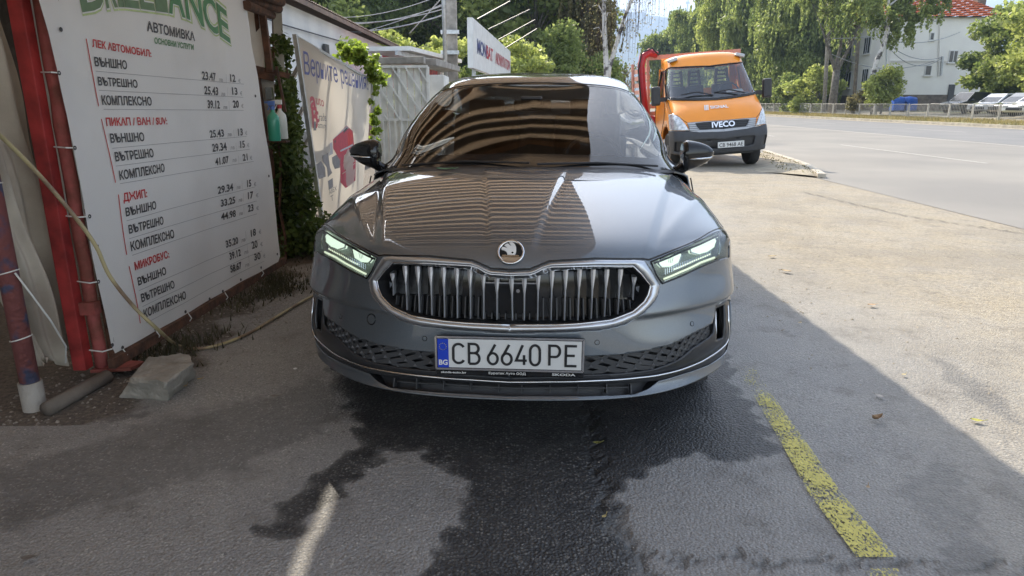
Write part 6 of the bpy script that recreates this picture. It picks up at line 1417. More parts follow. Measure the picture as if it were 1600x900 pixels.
# ================================================================ CABIN
cab = [
 [(0,1.10,.975),(.25,1.115,.974),(.5,1.17,.966),(.69,1.26,.952),(.775,1.365,.94),(.82,1.46,.93),(.86,1.50,.92),(.885,1.52,.905)],
 [(0,1.33,1.09),(.24,1.345,1.088),(.47,1.385,1.078),(.65,1.465,1.057),(.735,1.55,1.032),(.78,1.62,.99),(.84,1.62,.95),(.888,1.62,.905)],
 [(0,1.62,1.225),(.22,1.635,1.222),(.435,1.665,1.21),(.64,1.735,1.182),(.735,1.80,1.146),(.785,1.86,1.08),(.82,1.84,.99),(.892,1.84,.905)],
 [(0,2.02,1.385),(.2,2.035,1.382),(.41,2.05,1.372),(.57,2.09,1.350),(.665,2.14,1.308),(.72,2.19,1.21),(.79,2.16,1.03),(.897,2.16,.905)],
 [(0,2.16,1.440),(.19,2.18,1.438),(.40,2.21,1.426),(.56,2.26,1.400),(.655,2.31,1.345),(.715,2.33,1.235),(.785,2.32,1.04),(.898,2.32,.905)],
 [(0,2.6,1.50),(.2,2.6,1.498),(.40,2.6,1.486),(.56,2.6,1.455),(.655,2.6,1.39),(.715,2.6,1.255),(.79,2.6,1.045),(.9,2.6,.905)],
 [(0,3.2,1.497),(.2,3.2,1.494),(.40,3.2,1.480),(.56,3.2,1.448),(.655,3.2,1.385),(.715,3.2,1.25),(.79,3.2,1.045),(.9,3.2,.905)],
 [(0,3.8,1.405),(.19,3.8,1.402),(.36,3.8,1.385),(.52,3.8,1.35),(.61,3.8,1.30),(.68,3.8,1.21),(.78,3.8,1.04),(.895,3.8,.915)],
 [(0,4.3,1.26),(.19,4.3,1.258),(.36,4.3,1.245),(.49,4.3,1.215),(.58,4.3,1.17),(.66,4.3,1.11),(.77,4.3,1.01),(.885,4.3,.93)],
 [(0,4.72,1.10),(.2,4.72,1.10),(.38,4.72,1.095),(.52,4.72,1.085),(.62,4.72,1.06),(.70,4.71,1.02),(.78,4.68,.975),(.86,4.62,.93)],
 [(0,4.86,1.06),(.2,4.855,1.06),(.38,4.84,1.055),(.52,4.82,1.045),(.62,4.80,1.02),(.70,4.78,.99),(.77,4.74,.95),(.84,4.68,.92)],
]
CS = Surf(cab, CAR_LOC, CAR_RZ)
if CS.nrm([2.0], [3.0])[0][2] < 0: CS.sgn = -1
M['windscreen'] = glassmat('windscreen_glass', (.62, .66, .66), .03, .004, 1.52)
M['sideglass'] = glassmat('side_glass', (.30, .33, .33), .03, .004, 1.5)
ws_poly = [(0, .12), (1, .12), (2, .12), (3, .12), (4.35, .16), (4.4, 1), (4.35, 2), (4.15, 3.0), (3.95, 3.42), (3, 3.45), (1.5, 3.46), (0, 3.46)]
ws = CS.patch('windscreen', ws_poly, [], M['windscreen'], car, du=.1, dv=.08, single=True)[0]
M['frit'] = mat('black_glass_border', (.010, .011, .012), .06, var=0)
ws_in = [(0, .62), (1, .60), (2, .58), (3, .60), (3.85, .70), (4.05, .95), (4.08, 1.5), (4.0, 2.3), (3.82, 3.0), (3.6, 3.22), (3.0, 3.27), (1.5, 3.29), (0, 3.29)]
CS.patch('windscreen_border', ws_poly, [ws_in], M['frit'], car, off=.0015, du=.1, dv=.08, single=True, weld=False)
# roof with pillars: paint everywhere except the glass
sidewin = [(5.05, 1.35), (5.1, 2), (5.05, 3), (5.05, 4), (5.05, 6), (5.05, 7.4), (5.4, 8.3), (6.5, 8.2), (6.82, 7.5), (6.82, 5), (6.82, 3), (6.82, 1.6), (6.75, 1.0), (6.2, .9), (5.4, 1.1)]
rearwin = [(0, 7.6), (2.5, 7.6), (3.7, 7.75), (4.1, 8.4), (3.9, 8.95), (2.5, 9.0), (0, 9.0)]
CS.patch('roof', [(0, 3.52), (3.98, 3.48), (4.22, 3.0), (4.42, 2), (4.48, 1), (4.42, .1), (7, .05), (7, 10), (0, 10)], [sidewin, rearwin], M['paint'], car, du=.09, dv=.08, solid=.01, single=True)
CS.patch('rear_window', rearwin, [], M['sideglass'], car, off=-.003, du=.2, dv=.2, single=True)
CS.patch('side_window', sidewin, [], M['sideglass'], car, off=-.003, du=.15, dv=.12)
CS.strip('window_trim', sidewin + sidewin[:1], .006, M['gloss_black'], car, off=.0, sub=3)
CS.strip('pillar_seal', [(4.42, .12), (4.45, 1), (4.40, 2), (4.2, 3), (3.98, 3.45), (3, 3.49), (1.5, 3.5), (0, 3.5)][::-1], .005, M['gloss_black'], car, off=0, single=True)
# black A-pillar facing
CS.patch('pillar_cover', [(4.45, .2), (4.48, 1), (4.43, 2), (4.25, 3), (4.1, 3.3), (4.5, 3.3), (4.75, 2), (4.85, 1.2), (4.9, .4)], [], M['gloss_black'], car, off=.0025, du=.12, dv=.1)
# cowl and wipers
CS.patch('cowl', [(0, 0), (4.3, 0), (4.3, .12), (0, .12)], [], M['black_plastic'], car, off=.002, du=.2, dv=.06, single=True)
mb = MB()
for x0_, x1_ in ((-.66, .02), (.06, .68)):
    p = CS.ev([abs(x0_) * 4.4], [.16])[0]; q = CS.ev([abs(x1_) * 4.4], [.20])[0]; mb.tube([(x0_, p[1] - .02, p[2] + .012), ((x0_ + x1_) / 2, (p[1] + q[1]) / 2 - .03, max(p[2], q[2]) + .014), (x1_, q[1] - .02, q[2] + .012)], .006, 6)
mb.build('wipers', M['black_plastic'], car)
# stickers in the windscreen corner
M['sticker'] = mat('pale_sticker', (.40, .52, .50), .6, vscale=90, col2=(.60, .66, .64))
for pts in ([(998, 225), (1010, 225), (1010, 234), (999, 235)], [(1009, 222), (1020, 222), (1023, 232), (1012, 233)], [(1006, 213), (1018, 212), (1020, 220), (1008, 221)], [(982, 148), (986, 148), (989, 157), (985, 157)]):
    CS.patch('sticker', CS.path(pts), [], M['sticker'], car, off=.002, du=.3, dv=.3, mirror=False)
# sides, doors
def side_fn(u, v):      # u = distance back, v = height
    yy_, zz = u, v; w = .922 - .05 * np.clip((yy_ - 3.9) / .95, 0, 1) ** 2 * 1.6 - .012 * np.clip((1.2 - yy_) / .6, 0, 1) ** 2
    x = w - .035 * np.clip((.45 - zz) / .25, 0, 1.2) ** 2 - .03 * np.clip((zz - .72) / .2, 0, 1.2) ** 2 - .012 * np.exp(-((zz - .52) / .09) ** 2) + .004 * np.exp(-((zz - .80) / .02) ** 2)
    return np.stack([x, yy_, zz], 1)
SS = Surf(None, CAR_LOC, CAR_RZ, fn=side_fn, dom=(.5, 4.9, .15, 1.0))
if SS.nrm([2.0], [.6])[0][0] < 0: SS.sgn = -1
arc = lambda cy, r, a0, a1, n_=16: [(cy + r * math.cos(R(a0 + (a1 - a0) * i / n_)), .345 + r * math.sin(R(a0 + (a1 - a0) * i / n_))) for i in range(n_ + 1)]
SY = arc(.95, .375, 180 + 15, 0 - 20)[::1]
outl = [(.57, .25)] + arc(.95, .375, 190, -22) + arc(3.79, .375, 202, -12) + [(4.6, .28), (4.84, .35), (4.86, .9), (4.3, .925), (1.60, .905), (1.575, .82), (1.56, .69), (1.0, .69), (.75, .69), (.60, .67)]
SS.patch('side_panel', outl, [], M['paint'], car, du=.07, dv=.04, solid=.01)
for pth in ([(1.50, .26), (1.48, .5), (1.52, .90)], [(2.55, .26), (2.55, .5), (2.60, .91)], [(3.50, .30), (3.62, .72), (3.66, .91)]): SS.strip('door_gap', pth, .004, M['gloss_black'], car, sub=5)
for y_ in (2.3, 3.3):
    for sd_ in (1, -1): MB().bar((sd_ * .925, y_, .80), (sd_ * .925, y_ + .2, .805), .02, .025).build('door_handle', M['paint'], car, bevel=.006)
# tail and underside
MB().prism([(-.80, 4.80), (-.5, 4.86), (.5, 4.86), (.80, 4.80), (.80, 4.2), (-.80, 4.2)], .30, 1.0).build('tail', M['paint'], car, bevel=.03)
for sd_ in (1, -1): MB().box((sd_ * .58, 4.85, .85), (.36, .04, .14)).build('tail_light', mat('tail_red', (.3, .01, .01), .1, var=0), car, bevel=.01)
MB().prism([(-.80, .35), (-.5, .16), (.5, .16), (.80, .35), (.84, 4.6), (-.84, 4.6)], .19, .30).build('underbody', M['black_plastic'], car)
for sd_ in (1, -1):
    for y_ in (.95, 3.79):
        wh = empty('wheel', (sd_ * .81, y_, .345)); wh.parent = car; Mx = Matrix.Rotation(R(90) * sd_, 3, 'Y')
        MB().lathe([(.24, -.1), (.33, -.105), (.345, -.08), (.345, .08), (.33, .105), (.24, .1)], 32, (0, 0, 0), Mx).build('tyre', M['rubber'], wh, smooth=50)
        rim = MB().lathe([(.245, -.05), (.245, .09), (.235, .10), (.225, .06)], 32, (0, 0, 0), Mx); rim.lathe([(0, .07), (.05, .075), (.06, .06), (.06, -.04), (0, -.04)], 20, (0, 0, 0), Mx)
        for i in range(10): a = i * math.pi / 5; d = Vector((0, math.cos(a), math.sin(a))); rim.bar(d * .04 + Vector((sd_ * .06, 0, 0)), d * .24 + Vector((sd_ * .07, 0, 0)), .035, .02, up=(1, 0, 0))
        rim.build('rim', M['satin'], wh, smooth=40)
        MB().box((-sd_ * .05, -.0, 0), (.12, .30, .30)).build('brake', M['dark_grey'], wh)
# wheel housings so the ground shows no light through
# ---- interior
M['trim'] = mat('cabin_trim', (.035, .035, .037), .6); M['seat'] = mat('grey_seat_fabric', (.12, .12, .12), .8); M['seatl'] = mat('light_headlining', (.35, .34, .32), .9)
MB().prism([(-.74, 1.42), (-.45, 1.32), (.45, 1.32), (.74, 1.42), (.74, 1.95), (-.74, 1.95)], .78, .955).build('dashboard', M['trim'], car, bevel=.03)
MB().box((0, 3.0, .45), (1.6, 3.2, .1)).build('cabin_floor', M['trim'], car)
for sd_ in (1, -1):
    st_b_ = MB().box((sd_ * .38, 2.62, .62), (.52, .52, .16)); st_b_.build('seat_cushion', M['seat'], car, bevel=.05)
    MB().box((sd_ * .38, 2.92, .93), (.50, .13, .60), M=Matrix.Rotation(R(-18), 3, 'X')).build('seat_back', M['seat'], car, bevel=.05)
    MB().box((sd_ * .38, 2.99, 1.235), (.27, .09, .18), M=Matrix.Rotation(R(-10), 3, 'X')).build('headrest', M['seat'], car, bevel=.03)
MB().box((0, 3.75, .85), (1.3, .18, .65), M=Matrix.Rotation(R(-20), 3, 'X')).build('rear_seat', M['seat'], car, bevel=.05)
MB().tube([(.38 + .18 * math.cos(a), 2.08 + .07 * math.sin(a), .94 + .16 * math.sin(a)) for a in np.linspace(0, 2 * math.pi, 28)], .014, 8).build('steering_wheel', M['trim'], car, smooth=True)
MB().bar((.22, 2.08, .95), (.54, 2.08, .95), .05, .03).build('wheel_spoke', M['trim'], car)
MB().box((0, 2.0, 1.285), (.23, .03, .065)).build('cabin_mirror', M['trim'], car, bevel=.012)
MB().box((0, 1.93, 1.31), (.13, .12, .06)).build('mirror_housing', M['trim'], car, bevel=.015)
# ---- door mirrors
def door_mirror(sd_):
    dm = empty('door_mirror', (sd_ * .80, 1.50, .945)); dm.parent = car
    def lobe(y0, y1, zc, zr, w0, w1, nm, m, zlo, zhi, n_=20, mm=14):
        vs_ = []; 
        for i in range(mm + 1):
            t = i / mm; x_ = w0 + (w1 - w0) * t; r = (.78 + .22 * min(1, t / .12)) * max(.02, 1 - t ** 2.4) ** .55 * (1 - .22 * t)
            for k in range(n_):
                a = 2 * math.pi * k / n_; zz = zc + .012 * t + zr * r * math.copysign(abs(math.sin(a)) ** .8, math.sin(a)); yy_ = (y0 + y1) / 2 + .03 * t + (y1 - y0) / 2 * r * math.copysign(abs(math.cos(a)) ** .7, math.cos(a))
                zz = min(max(zz, zlo), zhi); vs_.append((sd_ * x_, yy_, zz))
        fs_ = [(i * n_ + k, i * n_ + (k + 1) % n_, (i + 1) * n_ + (k + 1) % n_, (i + 1) * n_ + k) for i in range(mm) for k in range(n_)] + [tuple(range(n_)), tuple(mm * n_ + k for k in range(n_))]
        MB().add(vs_, fs_).build(nm, m, dm, smooth=50)
    lobe(-.10, .07, .092, .088, .04, .235, 'mirror_cap', M['gloss_black'], .072, 1)
    lobe(-.094, .064, .080, .085, .044, .228, 'mirror_base', M['gloss_black'], -1, .070)
    MB().tube([(sd_ * .07, -.082, .072), (sd_ * .14, -.080, .074), (sd_ * .2, -.055, .078), (sd_ * .222, -.01, .082)], .0055, 6).build('mirror_indicator', M['strip'], dm, smooth=True)
    MB().bar((sd_ * .135, .062, .085), (sd_ * .136, .066, .085), .15, .10, up=(0, 0, 1)).build('mirror_glass', M['chrome'], dm)
    MB().tube([(sd_ * .0, .05, -.02), (sd_ * .04, .03, .0), (sd_ * .08, .01, .03), (sd_ * .12, -.01, .06)], [.034, .03, .035, .045], 12).build('mirror_arm', M['gloss_black'], dm, smooth=True)
for sd_ in (1, -1): door_mirror(sd_)
for o in car.children:
    if o.name.startswith('door_mirror'): o.scale = (.90, .90, .90)
# leaf caught on the cowl
lf = leaf(700, 252, .07, .1, (.16, .30, .16), 'pale green leaf resting on the bonnet below the windscreen'); u_, v_ = BS.inv(700 + 250, 256); q = BS.wp(BS.ev([1.9], [.25])); lf.location = (-.40, 3.47, 1.0)
q = BS.wp(BS.ev([2.0], [.3]) * np.array([-1, 1, 1]))[0]; lf.location = (q[0], q[1], q[2] + .006)
# ================================================================ ORANGE TRUCK
VL, VRZ, VROLL = (4.42, 14.42, 0.03), R(0.5), R(-4.2)
van = empty('flatbed_truck', VL, 0, 'bright orange flatbed truck facing the camera beside the road, red crane behind its cab', 'truck')
van.matrix_world = Matrix.Translation(VL) @ Matrix.Rotation(VRZ, 4, 'Z') @ Matrix.Rotation(VROLL, 4, 'Y')
vc_ = [
 ([0,.3,.58,.74,.81,.85],[1.95]*6,[2.34,2.335,2.32,2.28,2.22,2.10]),
 ([0,.3,.58,.74,.815,.86],[1.40,1.41,1.44,1.49,1.56,1.66],[2.335,2.33,2.31,2.27,2.20,2.08]),
 ([0,.3,.58,.745,.82,.87],[1.14,1.15,1.19,1.25,1.34,1.48],[2.17,2.165,2.15,2.12,2.07,1.98]),
 ([0,.32,.62,.80,.875,.925],[.83,.84,.88,.96,1.06,1.22],[1.78,1.78,1.77,1.75,1.73,1.70]),
 ([0,.33,.65,.86,.93,.97],[.56,.57,.61,.69,.80,.96],[1.42,1.42,1.41,1.40,1.38,1.36]),
 ([0,.34,.67,.885,.95,.985],[.30,.31,.35,.43,.55,.72],[1.22,1.22,1.21,1.19,1.17,1.15]),
 ([0,.34,.68,.895,.96,.995],[.10,.11,.15,.23,.36,.55],[.985,.985,.98,.975,.97,.96]),
 ([0,.34,.68,.90,.97,1.0],[.02,.03,.07,.16,.30,.50],[.76,.76,.76,.76,.76,.76]),
 ([0,.34,.68,.90,.97,1.0],[-.04,-.03,.01,.10,.25,.46],[.58,.58,.58,.58,.58,.58]),
 ([0,.34,.66,.87,.94,.97],[.0,.01,.05,.14,.28,.48],[.27,.27,.27,.28,.29,.30])]
VS = Surf([[(-a, b, c) for a, b, c in zip(*r)] for r in vc_], VL, VRZ, roll=VROLL)
VS.sgn = 1
t_n = VS.nrm([1.0], [7.0])[0]
if t_n[1] > 0: VS.sgn = -1
def opaint(name, col):
    m = mat(name, col, .38, var=.06, vscale=2, coat=.7); return m
M['orange'] = opaint('orange_paint', (.86, .285, .012)); M['van_grey'] = mat('grey_bumper_plastic', (.045, .047, .051), .6, var=.1, bscale=300, bump=.1); M['silver'] = mat('silver_grille_band', (.42, .43, .44), .4, .4, var=0)
vq = VS.path
v_ws = vq([('c', 103.5), (1085, 104), (1060, 105.5), (1044, 107), (1040, 110), (1039, 130), (1041, 152), (1044, 155.5), (1070, 157), (1095, 157), ('c', 156)])
v_hl = vq([(1045, 179), (1053, 178.5), (1062, 184), (1070, 193), (1077, 204), (1060, 204), (1047, 203), (1044, 192)])
v_hood = [('c', 157.5)]
v_gr = vq([('c', 189.5), (1100, 191), (1086, 192.5), (1089, 198), (1093, 202.5), ('c', 201.5)])
v_sil = vq([('c', 188.5), (1100, 190), (1074, 192), (1078, 205.5), (1093, 207), ('c', 206)])
v_hoodb = vq([('c', 188.5), (1100, 190), (1074, 192), (1066, 187), (1058, 180.5), (1050, 178), (1046, 177)])
edge_v = v_hoodb[-1][1]
VS.patch('cab_shell', [(0, 0), (5, 0), (5, 6.9)] + vq([(1046, 204)]) + [v_hl[4]] + [v_sil[3]] + v_sil[:3][::-1][0:0] + [v_sil[2]] + [v_sil[1], v_sil[0]], [v_ws, [v_hl[i] for i in (0, 1, 2, 3)] + [v_hl[3], v_hl[4], v_hl[5], v_hl[6], v_hl[7]]] if False else [v_ws], M['orange'], van, du=.1, dv=.1, solid=.02, single=True)
VS.patch('headlight', v_hl, [], mat('clear_headlight', (.78, .80, .80), .15, .35, vscale=22, col2=(.38, .40, .41), coat=1), van, off=.012, du=.08, dv=.08, solid=.02)
for sd_ in (-1, 1):
    q_, n_ = pt_on(VS, 1061, 193, .004); mq = n_.to_track_quat('Z', 'Y').to_matrix()
VS.patch('grille_band', v_sil, [v_gr], M['silver'], van, off=.006, du=.1, dv=.1, solid=.02, single=True, weld=False)
VS.patch('grille', v_gr, [], M['black_plastic'], van, off=-.01, du=.2, dv=.2, single=True)
gm = MB()
a, b = VS.ev([0, 2.4], [v_gr[0][1] + .25] * 2), VS.ev([0, 2.4], [v_gr[-1][1] - .25] * 2)
for k in range(4):
    t = (k + .5) / 4; pts = []
    for u_ in np.linspace(0, 2.3, 8): p = VS.ev([u_], [v_gr[0][1] + (v_gr[-1][1] - v_gr[0][1]) * t])[0]; pts.append((p[0], p[1] - .006, p[2]))
    gm.tube([(-p[0], p[1], p[2]) for p in pts[::-1]][:-1] + pts, .006, 4)
o = gm.build('grille_bars', M['dark_grey'], van); o['kind'] = 'stuff'
bump_top = v_sil[-1][1]
v_bump = [(0, bump_top + .02), (v_sil[4][0], v_sil[4][1] + .02), (v_sil[3][0], v_sil[3][1] + .03), (v_hl[5][0], v_hl[5][1] + .05), (v_hl[6][0], v_hl[6][1] + .05), (5, 6.95), (5, 9), (0, 9)]
v_int = vq([('c', 217), (1090, 218.5), (1081, 220), (1083, 232), (1095, 233), ('c', 231.5)])
v_fog = vq([(1055, 222), (1066, 221), (1067, 234), (1060, 238), (1054, 236)])
VS.patch('bumper', v_bump, [v_int, v_fog], M['van_grey'], van, off=.02, du=.12, dv=.1, solid=.03, single=True)
VS.patch('bumper_intake', v_int, [], M['black_plastic'], van, off=-.02, du=.2, dv=.2, single=True); VS.patch('fog_recess', v_fog, [], M['black_plastic'], van, off=-.02, du=.2, dv=.2)
vglass = glassmat('truck_glass', (.88, .92, .92), .10, .01, 1.5)
VS.patch('windscreen', v_ws, [], vglass, van, off=-.004, du=.2, dv=.15, single=True)
VS.strip('windscreen_seal', v_ws, .012, M['gloss_black'], van, off=.004, single=True, sub=4)
VS.strip('lower_screen_border', vq([('c', 154), (1095, 155), (1070, 155), (1046, 153.5)]), .03, M['gloss_black'], van, off=-.01, single=True, sub=4)
VS.strip('bonnet_gap', v_hoodb[:6] + vq([(1043, 157.5)]), .006, M['gloss_black'], van, off=0, single=True, sub=4)
# lettering
def vtext(t, px0, px1, py_, hpx, m, off_=.012, offset=.03, shear=0):
    vs_, fs_, tw = text_verts(t, offset, shear); sgn_ = np.sign; mb = MB()
    # measure along the surface: x linear between ends, height above the base line
    a = (AtY(px0, py_, 14.5)); b = AtY(px1, py_, 14.5); Wi = van.matrix_world.inverted(); la, lb = Wi @ a, Wi @ b; w_ = lb.x - la.x; h_ = hpx / FPX * 14.6; n0 = len(mb.v)
    v_row = VS.inv0(py_)[1]; pts = []
    vv = np.linspace(v_row - 1.5, v_row + .6, 120)
    for x_, y_ in vs_:
        X_ = la.x + x_ / tw * w_; u_ = min(abs(X_) / .335, 4.9); prof = VS.ev(np.full(120, u_), vv); Z_ = VS.ev([u_], [v_row])[0][2] + y_ / CAP * h_; i = np.abs(prof[:, 2] - Z_).argmin(); nn = VS.nrm([u_], [vv[i]])[0]; pts.append((X_, prof[i, 1] + nn[1] * off_, Z_ + nn[2] * off_))
    mb.add(pts, fs_); return mb.build('lettering', m, van)
vtext('IVECO', 1111, 1147, 198.5, 8.0, M['chrome'], .03, .03); vtext('SIGNAL', 1113.5, 1142, 169.5, 4.2, M['white_paint'], .014, .03)
vtext('///', 1103.5, 1112, 170.5, 6.5, M['white_paint'], .014, .06)
# plate
pm_ = MB().box((.13, -.085, .44), (.54, .02, .12)).build('number_plate', M['plate'], van, bevel=.003)
f = lambda a, b: (-.115 + a, -.0975, .40 + b); o = text_mesh('CB 9468 AE', f, .49, .078, .01).build('plate_lettering', M['plate_ink'], pm_)
# mirrors, wipers, roof lamps
for sd_ in (1, -1):
    MB().bar((sd_ * .93, .95, 1.42), (sd_ * 1.12, .90, 1.42), .05, .09).build('mirror_arm', M['black_plastic'], van)
    MB().box((sd_ * 1.20, .88, 1.50), (.19, .14, .40)).build('mirror', M['black_plastic'], van, bevel=.045)
    MB().box((sd_ * .735, 1.30, 2.235), (.20, .16, .07), M=Matrix.Rotation(R(14) * sd_, 3, 'Y')).build('roof_lamp', M['silver'], van, bevel=.02)
for x0_, x1_ in ((-.72, -.05), (-.02, .62)):
    MB().tube([(x0_, .62, 1.49), ((x0_ + x1_) / 2, .59, 1.53), (x1_, .57, 1.44)], .014, 5).build('wiper', M['black_plastic'], van)
# cab sides
def vside(u, v): return np.stack([-(np.interp(v, [.25, .6, 1.0, 1.4, 1.7, 2.0, 2.2], [.97, 1.0, 1.0, .975, .93, .87, .80])), u, v], 1)
VSS = Surf(None, VL, VRZ, fn=vside, dom=(.4, 2.0, .2, 2.3), roll=VROLL)
if VSS.nrm([1.0], [.8])[0][0] > 0: VSS.sgn = -1
win_ = [(1.18, 1.40), (1.80, 1.40), (1.80, 2.02), (1.50, 2.02)]
arcv = [(.85 + .45 * math.cos(a), .40 + .45 * math.sin(a)) for a in np.linspace(math.pi * .98, .02, 14)]
VSS.patch('cab_side', [(.42, .42)] + arcv + [(1.32, .32), (1.95, .32), (1.95, 2.12), (1.50, 2.10), (1.22, 1.72), (.96, 1.38), (.62, 1.12), (.54, .96), (.48, .74)], [win_], M['orange'], van, du=.15, dv=.12, solid=.03)
VSS.patch('side_window', win_, [], vglass, van, off=-.01, du=.3, dv=.3); VSS.strip('window_seal', win_ + win_[:1], .014, M['gloss_black'], van); VSS.strip('door_gap', [(.98, 1.38), (1.0, 1.0), (1.34, .6), (1.36, .36)], .008, M['gloss_black'], van); VSS.strip('door_gap', [(1.90, .36), (1.90, 2.05)], .008, M['gloss_black'], van)
MB().box((0, 1.97, 1.05), (1.9, .04, 1.1)).build('cab_back_wall', M['orange'], van); MB().box((0, 1.97, 2.18), (1.66, .04, .26)).build('cab_back_wall', M['orange'], van)
for sd_ in (1, -1): MB().box((sd_ * .80, 1.97, 1.83), (.16, .04, .5)).build('cab_back_wall', M['orange'], van)
MB().box((0, .9, .85), (1.7, .9, .10)).build('cab_floor', M['black_plastic'], van); MB().prism([(-.80, .80), (-.5, .68), (.5, .68), (.80, .80), (.80, 1.25), (-.80, 1.25)], 1.15, 1.46).build('dashboard', M['trim'], van, bevel=.04)
M['seat_dark'] = mat('dark_blue_seat', (.035, .04, .05), .8)
for x_ in (-.56, -.16, .46):
    w_ = .46 if x_ > 0 else .40; MB().box((x_, 1.60, 1.30), (w_, .14, .75), M=Matrix.Rotation(R(-10), 3, 'X')).build('seat_back', M['seat_dark'], van, bevel=.05)
    if x_ != -.56 or True:
        h_ = MB()
        for k in range(4): h_.box((x_, 1.66 + k * .005, 1.70 + k * .085), (w_ * (.62 - .05 * k), .07, .034))
        for q in (-1, 1): h_.bar((x_ + q * w_ * .33, 1.66, 1.62), (x_ + q * w_ * .24, 1.68, 2.0), .05, .07)
        h_.build('headrest', M['seat_dark'], van)
MB().tube([(.46 + .22 * math.cos(a), 1.16 + .10 * math.sin(a), 1.50 + .18 * math.sin(a)) for a in np.linspace(0, 2 * math.pi, 24)], .018, 6).build('steering_wheel', M['trim'], van, smooth=True)
MB().box((.48, .83, 1.50), (.36, .14, .006), M=Matrix.Rotation(R(20), 3, 'X')).build('paper', M['white_paint'], van); MB().box((.05, 1.16, 2.02), (.20, .03, .09)).build('cab_mirror', M['trim'], van)
# wheels and chassis
for sd_ in (1, -1):
    for y_ in (.85, 3.75):
        wh = empty('wheel', (sd_ * .86, y_, .242 if sd_ > 0 else .368)); wh.parent = van; Mx = Matrix.Rotation(R(90) * sd_, 3, 'Y')
        MB().lathe([(.2, -.1), (.31, -.11), (.335, -.08), (.335, .08), (.31, .11), (.2, .1)], 28, (0, 0, 0), Mx).build('tyre', M['rubber'], wh, smooth=50); MB().lathe([(.21, .05), (.19, .09), (.1, .04), (.08, .1), (0, .1)], 20, (0, 0, 0), Mx).build('rim', M['silver'], wh, smooth=40)
MB().box((0, 2.4, .55), (.8, 3.8, .2)).build('chassis', M['black_plastic'], van); MB().box((0, .8, .45), (1.5, .9, .5)).build('engine_bay', M['black_plastic'], van)
# load bed with salmon coloured stakes, crane
M['salmon'] = mat('salmon_board_paint', (.55, .28, .21), .7, vscale=6, col2=(.46, .22, .17)); M['crane'] = mat('crane_red', (.42, .02, .03), .4, var=.1)
MB().box((0, 3.3, .95), (2.1, 2.0, .10)).build('bed_floor', M['salmon'], van)
for sd_ in (1, -1):
    for k in range(7 if sd_ < 0 else 2): MB().box((sd_ * 1.04, 3.3, 1.10 + k * .17), (.03, 2.0, .10)).build('side_board', M['salmon'], van)
    for y_ in ((2.32, 3.3, 4.28) if sd_ < 0 else ()): MB().box((sd_ * 1.07, y_, 1.65), (.05, .10, 1.35)).build('stake', M['salmon'], van)
for k in range(2): MB().box((0, 2.30, 1.10 + k * .17), (2.04, .03, .10)).build('head_board', M['salmon'], van)
MB().box((0, 2.28, 2.36), (2.15, .08, .10)).build('head_rail', M['salmon'], van); MB().box((.0, 3.3, 2.30), (.06, 2.0, .06)).build('load_bar', M['salmon'], van)
MB().bar((-.4, 2.14, .85), (-1.16, 2.2, 1.0), .14, .16).build('crane_base', M['crane'], van, bevel=.03)
MB().tube([(-1.16, 2.22, 1.1), (-1.22, 2.22, 1.7), (-1.24, 2.22, 2.2), (-1.19, 2.22, 2.40), (-1.05, 2.22, 2.48), (-.86, 2.22, 2.42)], [.08, .085, .085, .09, .09, .07], 8).build('crane_arm', M['crane'], van, smooth=True)
MB().tube([(-1.28, 2.1, 1.3), (-1.33, 2.1, 2.1), (-1.25, 2.1, 2.48), (-1.0, 2.1, 2.56), (-.85, 2.1, 2.4)], .02, 6).build('crane_hose', M['rubber'], van, smooth=True)
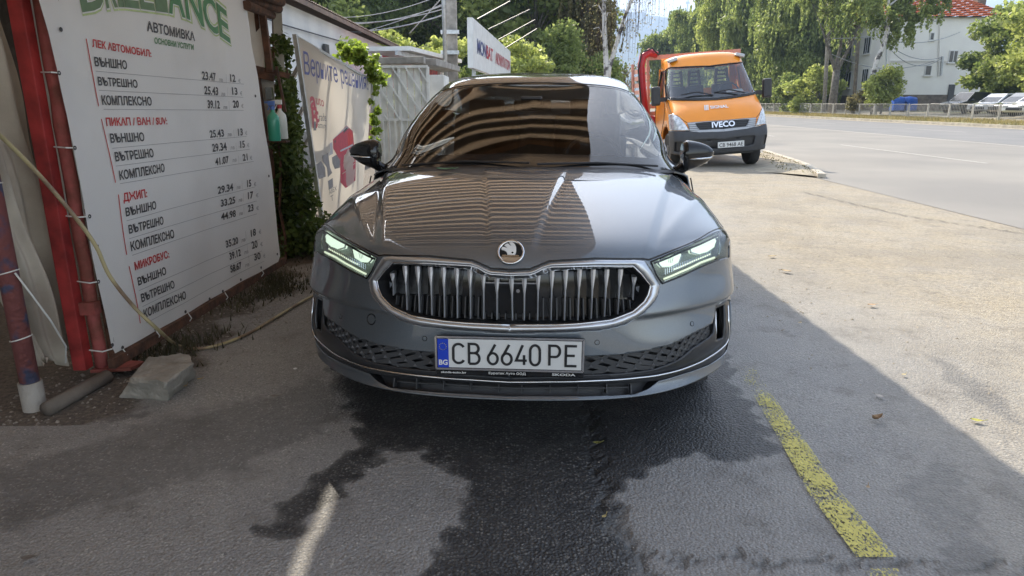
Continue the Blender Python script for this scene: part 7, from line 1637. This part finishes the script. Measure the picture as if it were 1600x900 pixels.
# ================================================================ PARKED CARS BEHIND THE RAILING
def small_car(loc, rz, col, lab, suv=False, L_=4.2, name='distant_car'):
    e = empty(name, loc, rz, lab, 'car'); W_ = .86; h0 = .25; hb = .95 if suv else .85; ht = 1.66 if suv else 1.47
    m = mat('car_' + lab[:5], col, .3, .3, var=0, coat=1)
    prof = [(0, .35), (0, .62), (.10, hb - .14), (1.0, hb), (1.0, hb), (L_ - .3, hb + .04), (L_ - .04, hb - .15), (L_, .5), (L_ - .05, .3), (L_ - .45, h0)]
    whl = [(L_ - .85 + .36 * math.cos(a), .33 + .36 * math.sin(a)) for a in np.linspace(0, math.pi, 9)] + [(.8 + .36 * math.cos(a), .33 + .36 * math.sin(a)) for a in np.linspace(0, math.pi, 9)]
    P_ = prof + whl + [(.2, h0)]
    def ext(poly, ya, yb, taper=None):
        n_ = len(poly); k0 = taper or (lambda z: 1); vs_ = [(x_, ya * k0(z_), z_) for x_, z_ in poly] + [(x_, yb * k0(z_), z_) for x_, z_ in poly]
        fs_ = [tuple(t_) for t_ in delaunay_2d_cdt([Vector(p) for p in poly], [], [list(range(n_))], 1, 1e-6)[2]]
        return MB().add(vs_, fs_ + [tuple(i + n_ for i in t_) for t_ in fs_] + [(i, (i + 1) % n_, n_ + (i + 1) % n_, n_ + i) for i in range(n_)])
    P_ = [p for i, p in enumerate(P_) if i == 0 or (abs(p[0] - P_[i - 1][0]) + abs(p[1] - P_[i - 1][1])) > 1e-4]
    ext(P_, -W_, W_).build('body', m, e, bevel=.03)
    tp = lambda z_: 1 - .16 * max(0, (z_ - hb)) / (ht - hb); gx = [(.85, hb - .02), (1.75, ht - .02), (2.2, ht), (L_ - .95, ht - .03), (L_ - (.25 if suv else .35), hb + .02)]
    ext(gx, -W_ + .06, W_ - .06, tp).build('roof', m, e, bevel=.02)
    g2_ = [(1.02, hb + .03), (1.78, ht - .11), (2.2, ht - .08), (L_ - 1.0, ht - .11), (L_ - .5, hb + .06)]; ext(g2_, -W_ + .045, W_ - .045, tp).build('side_windows', M['winglass'], e)
    a, b = Vector((.93, 0, hb + .03)), Vector((1.70, 0, ht - .08)); MB().add([(a.x - .02, -.70, a.z), (a.x - .02, .70, a.z), (b.x - .03, .62, b.z), (b.x - .03, -.62, b.z)], [(0, 1, 2, 3)]).build('windscreen', M['winglass'], e)
    for sd_ in (1, -1):
        for x_ in (.8, L_ - .85): MB().lathe([(.0, .04), (.2, .05), (.22, .09), (.33, .09), (.33, -.1), (0, -.1)], 18, (x_, sd_ * .78, .33), Matrix.Rotation(R(-90) * sd_, 3, 'X')).build('wheel', M['rubber'], e, smooth=40)
        MB().box((.06, sd_ * .62, hb - .24), (.16, .36, .13)).build('headlight', M['silver'], e, bevel=.02); MB().box((1.35, sd_ * .95, hb + .08), (.14, .2, .12)).build('mirror', m, e, bevel=.02)
    MB().box((-.01, 0, .45), (.03, 1.1, .16)).build('front_grille', M['black_plastic'], e); return e
def SC(px_, z_): p = AtY(px_, 160, z_); return (p.x, z_, .5)
small_car(SC(1483, 56), R(18), (.03, .035, .035), 'dark green off-road car parked in front of the house door', True, 4.4)
small_car(SC(1528, 50), R(14), (.42, .43, .44), 'silver hatchback parked to the right of the dark off-road car')
small_car(SC(1562, 46), R(10), (.05, .055, .06), 'dark hatchback nose showing in front of the silver car', L_=4.1)
small_car(SC(1586, 42), R(10), (.70, .70, .70), 'white car cut by the right edge of the picture behind the railing')
# ================================================================ HAZE
def haze():
    m = bpy.data.materials.new('haze_air'); m.use_nodes = True; n = m.node_tree; n.nodes.remove(n.nodes['Principled BSDF'])
    v = n.nodes.new('ShaderNodeVolumePrincipled'); v.inputs['Density'].default_value = HAZE; v.inputs['Color'].default_value = (.36, .49, .72, 1); v.inputs['Anisotropy'].default_value = .3
    n.links.new(v.outputs[0], n.nodes['Material Output'].inputs['Volume'])
    o = MB().box((200, 2900, 324), (6400, 6400, 650)).build('haze', m); tag(o, kind='stuff')
    tag(o, 'thin bluish summer haze in front of the mountain', 'haze')
HAZE = .00042
haze()
